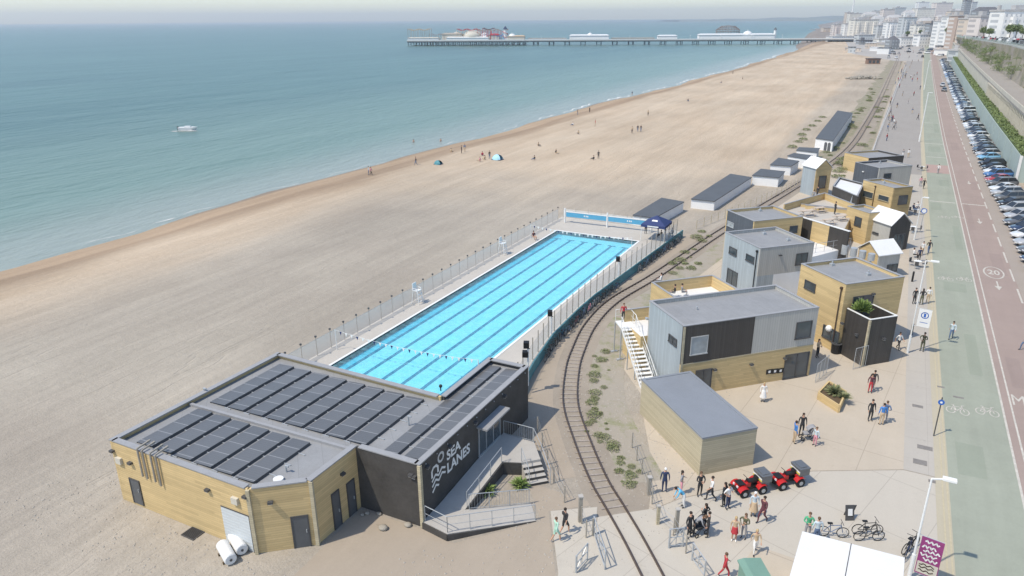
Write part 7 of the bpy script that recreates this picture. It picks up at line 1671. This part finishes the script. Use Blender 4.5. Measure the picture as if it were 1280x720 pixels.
# hut and rubble on the far sand, upturned boats row
a, b = at(1084, 80, 0), at(1100, 80, 0); u = (b-a); W_ = u.length; u.normalize(); nb_ = Vector((-u.y, u.x, 0)); r = thing('beach_hut', 'brown boxy hut standing alone on the far sand', 'hut', a); g = MB(); g.use('brick'); g.prism([a, b, b+nb_*4, a+nb_*4], 0, 3.0); g.build('wall', parent=r); g = MB(); g.prism([a-u*.3-nb_*.3, b+u*.3-nb_*.3, b+u*.3+nb_*4.3, a-u*.3+nb_*4.3], 3.0, 3.3); g.build('roof', 'brown_pipe', r)
for f in (.2, .5, .8): g = MB(); q = a+u*W_*f-nb_*.03; g.box((q.x, q.y, 1.3), (1.4, .06, 1.6), math.atan2(u.y, u.x)); g.build('window', 'window_glass', r)
g = MB(); g.use('stone')
for k in range(420):
    f = random.random(); q = at(1062+36*f, 98.5, 0)+Vector((random.gauss(0, 1.2), random.gauss(0, 2.2), 0)); s = random.uniform(.25, .8); g.box((q.x, q.y, s*.4+random.random()*1.0*(1-abs(f-.5)*2)), (s, s*.8, s*.7), random.random()*3, random.random(), random.random())
tag(g.build('rubble_bank', loc=at(1080, 98, 0)), 'long low bank of grey rubble on the far sand beside the railway', 'rubble')
# ================================================================ PIER
SEA = -2.5
p0, p1 = Vector((-562, 792, 0)), Vector((-84, 985, 0)); pu = (p1-p0).normalized(); pn = Vector((pu.y, -pu.x, 0)); PLn = (p1-p0).length
pr = thing('pier', 'long iron pier on rows of piles crossing the top of the picture', 'pier', (*p0.xy, SEA)); PF = Face(p0, p1, pn[:2])
def pbox(g, u0, u1, z0, z1, d0, d1): PF.box(g, u0, u1, z0, z1, d0, d1)
uh = PF.px(657, 55)[0]; ZD = 3.4
g = MB(); g.use('pier_deck'); pbox(g, 0, uh, ZD-.9, ZD, -34, 12); g.build('pier_head', parent=pr); g = MB(); g.use('pier_deck'); pbox(g, uh, PLn+60, ZD-.9, ZD, -9, 9); g.build('walkway', parent=pr)
g = MB(); g.use('coping_white'); pbox(g, 0, uh, ZD+.01, ZD+1.1, 11.8, 12.0); pbox(g, uh, PLn+60, ZD+.01, ZD+1.1, 8.8, 9.0); g.build('railing', parent=pr)
g = MB(); g.use('pier_iron'); pbox(g, 0, uh, ZD-2.2, ZD-.9, 11, 11.6); pbox(g, uh, PLn+30, ZD-2.0, ZD-.9, 8, 8.5); g.build('girder', parent=pr)
k = 0
while k*7.2 < uh:
    g = MB(); g.use('pier_iron')
    for d_ in (10.5, -4, -20, -33): q = PF.P+PF.u*(k*7.2+1)+PF.n*d_; g.tube((q.x, q.y, SEA-3), (q.x, q.y, ZD-.9), .45, 6)
    q0 = PF.P+PF.u*(k*7.2+1)+PF.n*10.5; q1 = q0+PF.u*7.2; g.tube((q0.x, q0.y, SEA), (q1.x, q1.y, ZD-1.5), .2, 4); g.build('pile', parent=pr); k += 1
u_ = uh+10
while u_ < PLn-10:
    g = MB(); g.use('pier_iron')
    for du in (0, 5.5):
        for d_ in (7.5, -7.5): q = PF.P+PF.u*(u_+du)+PF.n*d_; g.tube((q.x, q.y, SEA-3), (q.x, q.y, ZD-.9), .5, 6)
    for z in (SEA+1, ZD-2.4): a = PF.P+PF.u*u_+PF.n*7.5; b = a+PF.u*5.5; g.tube((a.x, a.y, z), (b.x, b.y, z), .2, 4)
    g.build('pile', parent=pr); u_ += 19.5
def on_pier(name, label, cat, x0, x1, yt, m, roofm=None, shape='box', d0=-8, d1=6, yb=None):
    u0, zt = PF.px(x0, yt); u1, _ = PF.px(x1, yt); q = PF.P+PF.u*u0; r = thing(name, label, cat, (q.x, q.y, ZD)); zt = max(zt, ZD+2.5); hh = zt-ZD
    if shape == 'box':
        g = MB(); g.use(m); pbox(g, u0, u1, ZD+.01, ZD+hh*.75, d0, d1); g.build('hall', parent=r); g = MB(); g.use(roofm or m); pbox(g, u0-.5, u1+.5, ZD+hh*.75, ZD+hh*.82, d0-.5, d1+.5)
        v = [PF.P+PF.u*u+PF.n*d+Vector((0, 0, z)) for u, d, z in ((u0, d0, ZD+hh*.82), (u1, d0, ZD+hh*.82), (u1, d1, ZD+hh*.82), (u0, d1, ZD+hh*.82), (u0+2, (d0+d1)/2, zt), (u1-2, (d0+d1)/2, zt))]; g.add(v, [(0, 1, 5, 4), (1, 2, 5), (2, 3, 4, 5), (3, 0, 4)]); g.build('roof', parent=r)
    elif shape == 'dome':
        g = MB(); g.use(m); pbox(g, u0, u1, ZD+.01, ZD+hh*.4, d0, d1); g.build('hall', parent=r); g = MB(); g.smooth = True; g.use(roofm or m); c = PF.P+PF.u*((u0+u1)/2)+PF.n*((d0+d1)/2); g.ball((c.x, c.y, ZD+hh*.4), ((u1-u0)*.46,)*2+(hh*.6,), 14, 8); g.build('dome', parent=r); g = MB(); g.tube((c.x, c.y, zt-.3), (c.x, c.y, zt+2), .3, 5, .1); g.build('finial', 'white_paint', r)
    elif shape == 'tower':
        c = PF.P+PF.u*((u0+u1)/2)+PF.n*2; rr_ = abs(u1-u0)/2; g = MB(); g.use(m); g.tube((c.x, c.y, ZD), (c.x, c.y, ZD+hh*.78), rr_, 10, rr_*.75); g.build('shaft', parent=r); g = MB(); g.use(roofm or m); g.tube((c.x, c.y, ZD+hh*.78), (c.x, c.y, zt), rr_*1.1, 10, .1); g.build('cap', parent=r)
        g = MB(); g.use('c_red'); N = 26; pts = [Vector((c.x+rr_*1.25*math.cos(k*.6), c.y+rr_*1.25*math.sin(k*.6), ZD+hh*.78*(1-k/N)))for k in range(N)]; g.path(pts, .35, 4); g.build('slide', parent=r) if name == 'helter_skelter' else None
    elif shape == 'ride':
        c = PF.P+PF.u*((u0+u1)/2)+PF.n*0; g = MB(); g.use(m); n2 = max(3, int((u1-u0)/4))
        for k in range(n2+1):
            for d_ in (-6, 6): q = PF.P+PF.u*(u0+(u1-u0)*k/n2)+PF.n*d_; z_ = zt-1.8*abs(math.sin(k*1.1)); g.tube((q.x, q.y, ZD), (q.x, q.y, z_), .25, 4)
        g.build('supports', parent=r)
        g = MB(); g.use(roofm or m)
        for d_ in (-6, 6):
            pts = [PF.P+PF.u*(u0+(u1-u0)*k/(n2*3))+PF.n*d_+Vector((0, 0, zt-1.8*abs(math.sin(k*1.1/3)))) for k in range(n2*3+1)]; g.path(pts, .4, 4)
        g.build('track', parent=r)
on_pier('pier_hall', 'low white stalls under the roller coaster', 'stall', 512, 550, 46.5, 'white_render', 'cream', d0=2, d1=11); on_pier('pier_hall', 'row of white stalls along the front of the pier head', 'stall', 560, 612, 46, 'white_render', 'roof_white', d0=7, d1=11.5)
on_pier('domed_hall', 'small cream dome left of the big domed hall', 'hall', 562, 576, 40, 'cream', 'cream', 'dome', -14, -4); on_pier('domed_hall', 'small white dome right of the big domed hall', 'hall', 600, 612, 41, 'white_render', 'roof_white', 'dome', -4, 6); on_pier('fair_ride', 'tan looping ride behind the domed hall', 'ride', 572, 600, 36, 'c_tan', 'c_red', 'ride')
on_pier('fair_ride', 'red ride frame between the dome and the helter skelter', 'ride', 598, 626, 36.5, 'c_red', 'stone', 'ride'); on_pier('domed_hall', 'white dome at the foot of the helter skelter', 'hall', 634, 646, 42, 'white_render', 'roof_white', 'dome', -5, 5)
on_pier('pier_hall', 'row of small white kiosks along the middle of the walkway', 'kiosk', 660, 708, 47.5, 'white_render', 'stone', d0=-2, d1=2); on_pier('pier_hall', 'long low windscreen shelter on the walkway', 'shelter', 764, 818, 47.3, 'cream', 'stone', d0=-1.5, d1=1.5)
on_pier('roller_coaster', 'pale lattice roller coaster at the seaward tip of the pier', 'ride', 511, 538, 36, 'stone', 'c_tan', 'ride')
on_pier('fair_ride', 'smaller pale ride next to the roller coaster on the pier', 'ride', 538, 556, 42, 'stone', 'c_grey', 'ride'); on_pier('pier_hall', 'cream hall with a shallow roof on the pier head', 'hall', 553, 578, 41, 'cream', 'stone'); on_pier('domed_hall', 'white domed hall in the middle of the pier head', 'hall', 578, 604, 38, 'white_render', 'cream', 'dome')
on_pier('fair_ride', 'red and dark tall ride beside the helter skelter', 'ride', 604, 618, 35, 'c_red', 'c_maroon', 'ride'); on_pier('pier_hall', 'small hall with a red roof on the pier head', 'hall', 612, 624, 42, 'cream', 'c_red'); on_pier('fair_ride', 'blue ride at the foot of the helter skelter', 'ride', 618, 630, 43, 'c_blue', 'c_blue', 'ride')
on_pier('helter_skelter', 'white helter skelter tower with a spiral slide on the pier', 'helter skelter', 629, 634.5, 32.5, 'white_paint', 'c_navy', 'tower'); on_pier('pier_hall', 'low cream stalls at the landward end of the pier head', 'stall', 635, 656, 44, 'cream', 'c_tan')
on_pier('pier_hall', 'long white arched pavilion alone on the first part of the walkway', 'pavilion', 712, 761, 43, 'white_render', 'roof_white', d0=-6, d1=6); on_pier('domed_hall', 'tiny white cupola on the lone white pavilion', 'cupola', 733, 742, 41, 'white_render', 'roof_white', 'dome', -3, 3)
on_pier('pier_hall', 'small white kiosk building midway along the pier', 'kiosk', 822, 846, 43.5, 'white_render', 'roof_white', d0=-6, d1=6); on_pier('pier_hall', 'long white amusement arcade near the shore end of the pier', 'arcade', 873, 967, 42, 'white_render', 'roof_white', d0=-7.5, d1=7); on_pier('domed_hall', 'white dome rising from the long amusement arcade', 'dome', 928, 942, 38.5, 'white_render', 'roof_white', 'dome', -9, 7.6)
on_pier('pier_tower', 'slim white tower at the shore end of the amusement arcade', 'tower', 967, 971, 34, 'white_paint', 'roof_slate', 'tower')
for k in range(9):
    q = PF.P+PF.u*(uh+20+k*36)+PF.n*8; r = thing('pier_lamp', 'small white lamp post on the pier walkway railing', 'lamp', (q.x, q.y, ZD), 'lamps along the pier walkway'); g = MB(); g.tube((q.x, q.y, ZD), (q.x, q.y, ZD+4.5), .15, 5); g.build('pole', 'white_paint', r); g = MB(); g.ball((q.x, q.y, ZD+4.7), .4, 6, 5); g.build('lamp', 'lamp_lens', r)
# dark domed thing beyond the pier: the round frame of a gasholder-like rotunda on the shore behind
c = atd(910, 37, 1500); r = thing('domed_ruin', 'hazy rust coloured iron frame standing in the sea beyond the pier', 'ruin', (c.x, c.y, SEA)); g = MB(); g.use('brick')
for k in range(22):
    a = k*2*math.pi/22
    for R1, z0, z1, R2 in ((24, SEA-2, 5, 24), (24, 5, 12, 14), (14, 12, 13, 0.5)): g.tube((c.x+R1*math.cos(a), c.y+R1*math.sin(a), z0), (c.x+R2*math.cos(a), c.y+R2*math.sin(a), z1), .35, 4)
for R1, z_ in ((24, 5), (24, 1), (19, 8.5), (14, 12)): g.path([Vector((c.x+R1*math.cos(k*.3), c.y+R1*math.sin(k*.3), z_)) for k in range(22)], .5, 4)
g.build('iron_frame', parent=r)
# headland far beyond
g = MB(); g.use(plain('headland', (.16, .19, .17), .9, .2, .002)); rr0 = []
for k in range(14):
    px = 850+22*k; c = atd(px, 27, 8200-170*k); hh = (8+26*(k/13))*(1+.2*math.sin(k*1.9)); n_ = Vector((FW.x, FW.y, 0)).normalized(); rr0.append([(c.x, c.y, SEA-1), (c.x+n_.x*60, c.y+n_.y*60, hh), (c.x+n_.x*900, c.y+n_.y*900, hh*1.3), (c.x+n_.x*1500, c.y+n_.y*1500, SEA-1)])
g.add([q for r_ in rr0 for q in r_], [(j*4+i, j*4+i+1, j*4+i+5, j*4+i+4) for j in range(13) for i in range(3)]); struct(g, 'headland')
# small motor boat with its wash
c = at(235, 163, SEA); r = thing('motor_boat', 'small white motor boat with a white wash out on the sea', 'boat', c); u = rotz(Vector((1, 0, 0)), AX+.1); v = Vector((-u.y, u.x, 0))
def hull(q, z): return c+u*q[0]+v*q[1]+Vector((0, 0, z))
out_ = [(-2.6, -.9), (1.2, -1.0), (2.9, 0), (1.2, 1.0), (-2.6, .9)]; inn = [(-2.4, -.6), (1, -.7), (2.2, 0), (1, .7), (-2.4, .6)]
g = MB(); g.add([hull(q, .95) for q in out_]+[hull(q, -.1) for q in inn], [(0, 1, 6, 5), (1, 2, 7, 6), (2, 3, 8, 7), (3, 4, 9, 8), (4, 0, 5, 9), (0, 4, 3, 2, 1)]); g.build('hull', 'white_paint', r)
g = MB(); q = hull((.3, 0), 0); g.prism([hull(k_, 0) for k_ in ((-.8, -.6), (.9, -.5), (.9, .5), (-.8, .6))], c.z+.85, c.z+1.25); g.build('cabin', 'white_paint', r); g = MB(); g.box(hull((-2.7, 0), .7), (.4, .4, .9), AX); g.build('outboard_motor', 'black', r)
g = MB(); g.use('foam')
for k in range(46): s = random.uniform(.3, .9); q = hull((random.uniform(-3.4, 2.5), -1.5+random.uniform(-.5, .4)), 0); g.sheet([(q.x-s*1.6, q.y-s*.3), (q.x, q.y-s*.5), (q.x+s*1.5, q.y), (q.x, q.y+s*.4)], SEA+.03+.001*k)
tag(g.build('boat_wash'), kind='stuff')
# ---- haze: one closed box of even thin air round camera, ground and city
hm = bpy.data.materials.new('haze'); hm.use_nodes = True; t = hm.node_tree; t.nodes.clear(); vo = nn(t, 'ShaderNodeVolumePrincipled'); vo.inputs['Density'].default_value = HAZE; vo.inputs['Color'].default_value = (.90, .95, 1, 1); vo.inputs['Anisotropy'].default_value = .25
mo = nn(t, 'ShaderNodeOutputMaterial'); t.links.new(vo.outputs[0], mo.inputs['Volume'])
g = MB(); g.m = [hm]; g.prism([(-11000, -2000), (7000, -2000), (7000, 11500), (-11000, 11500)], -12, 160); tag(g.build('haze'), kind='stuff')
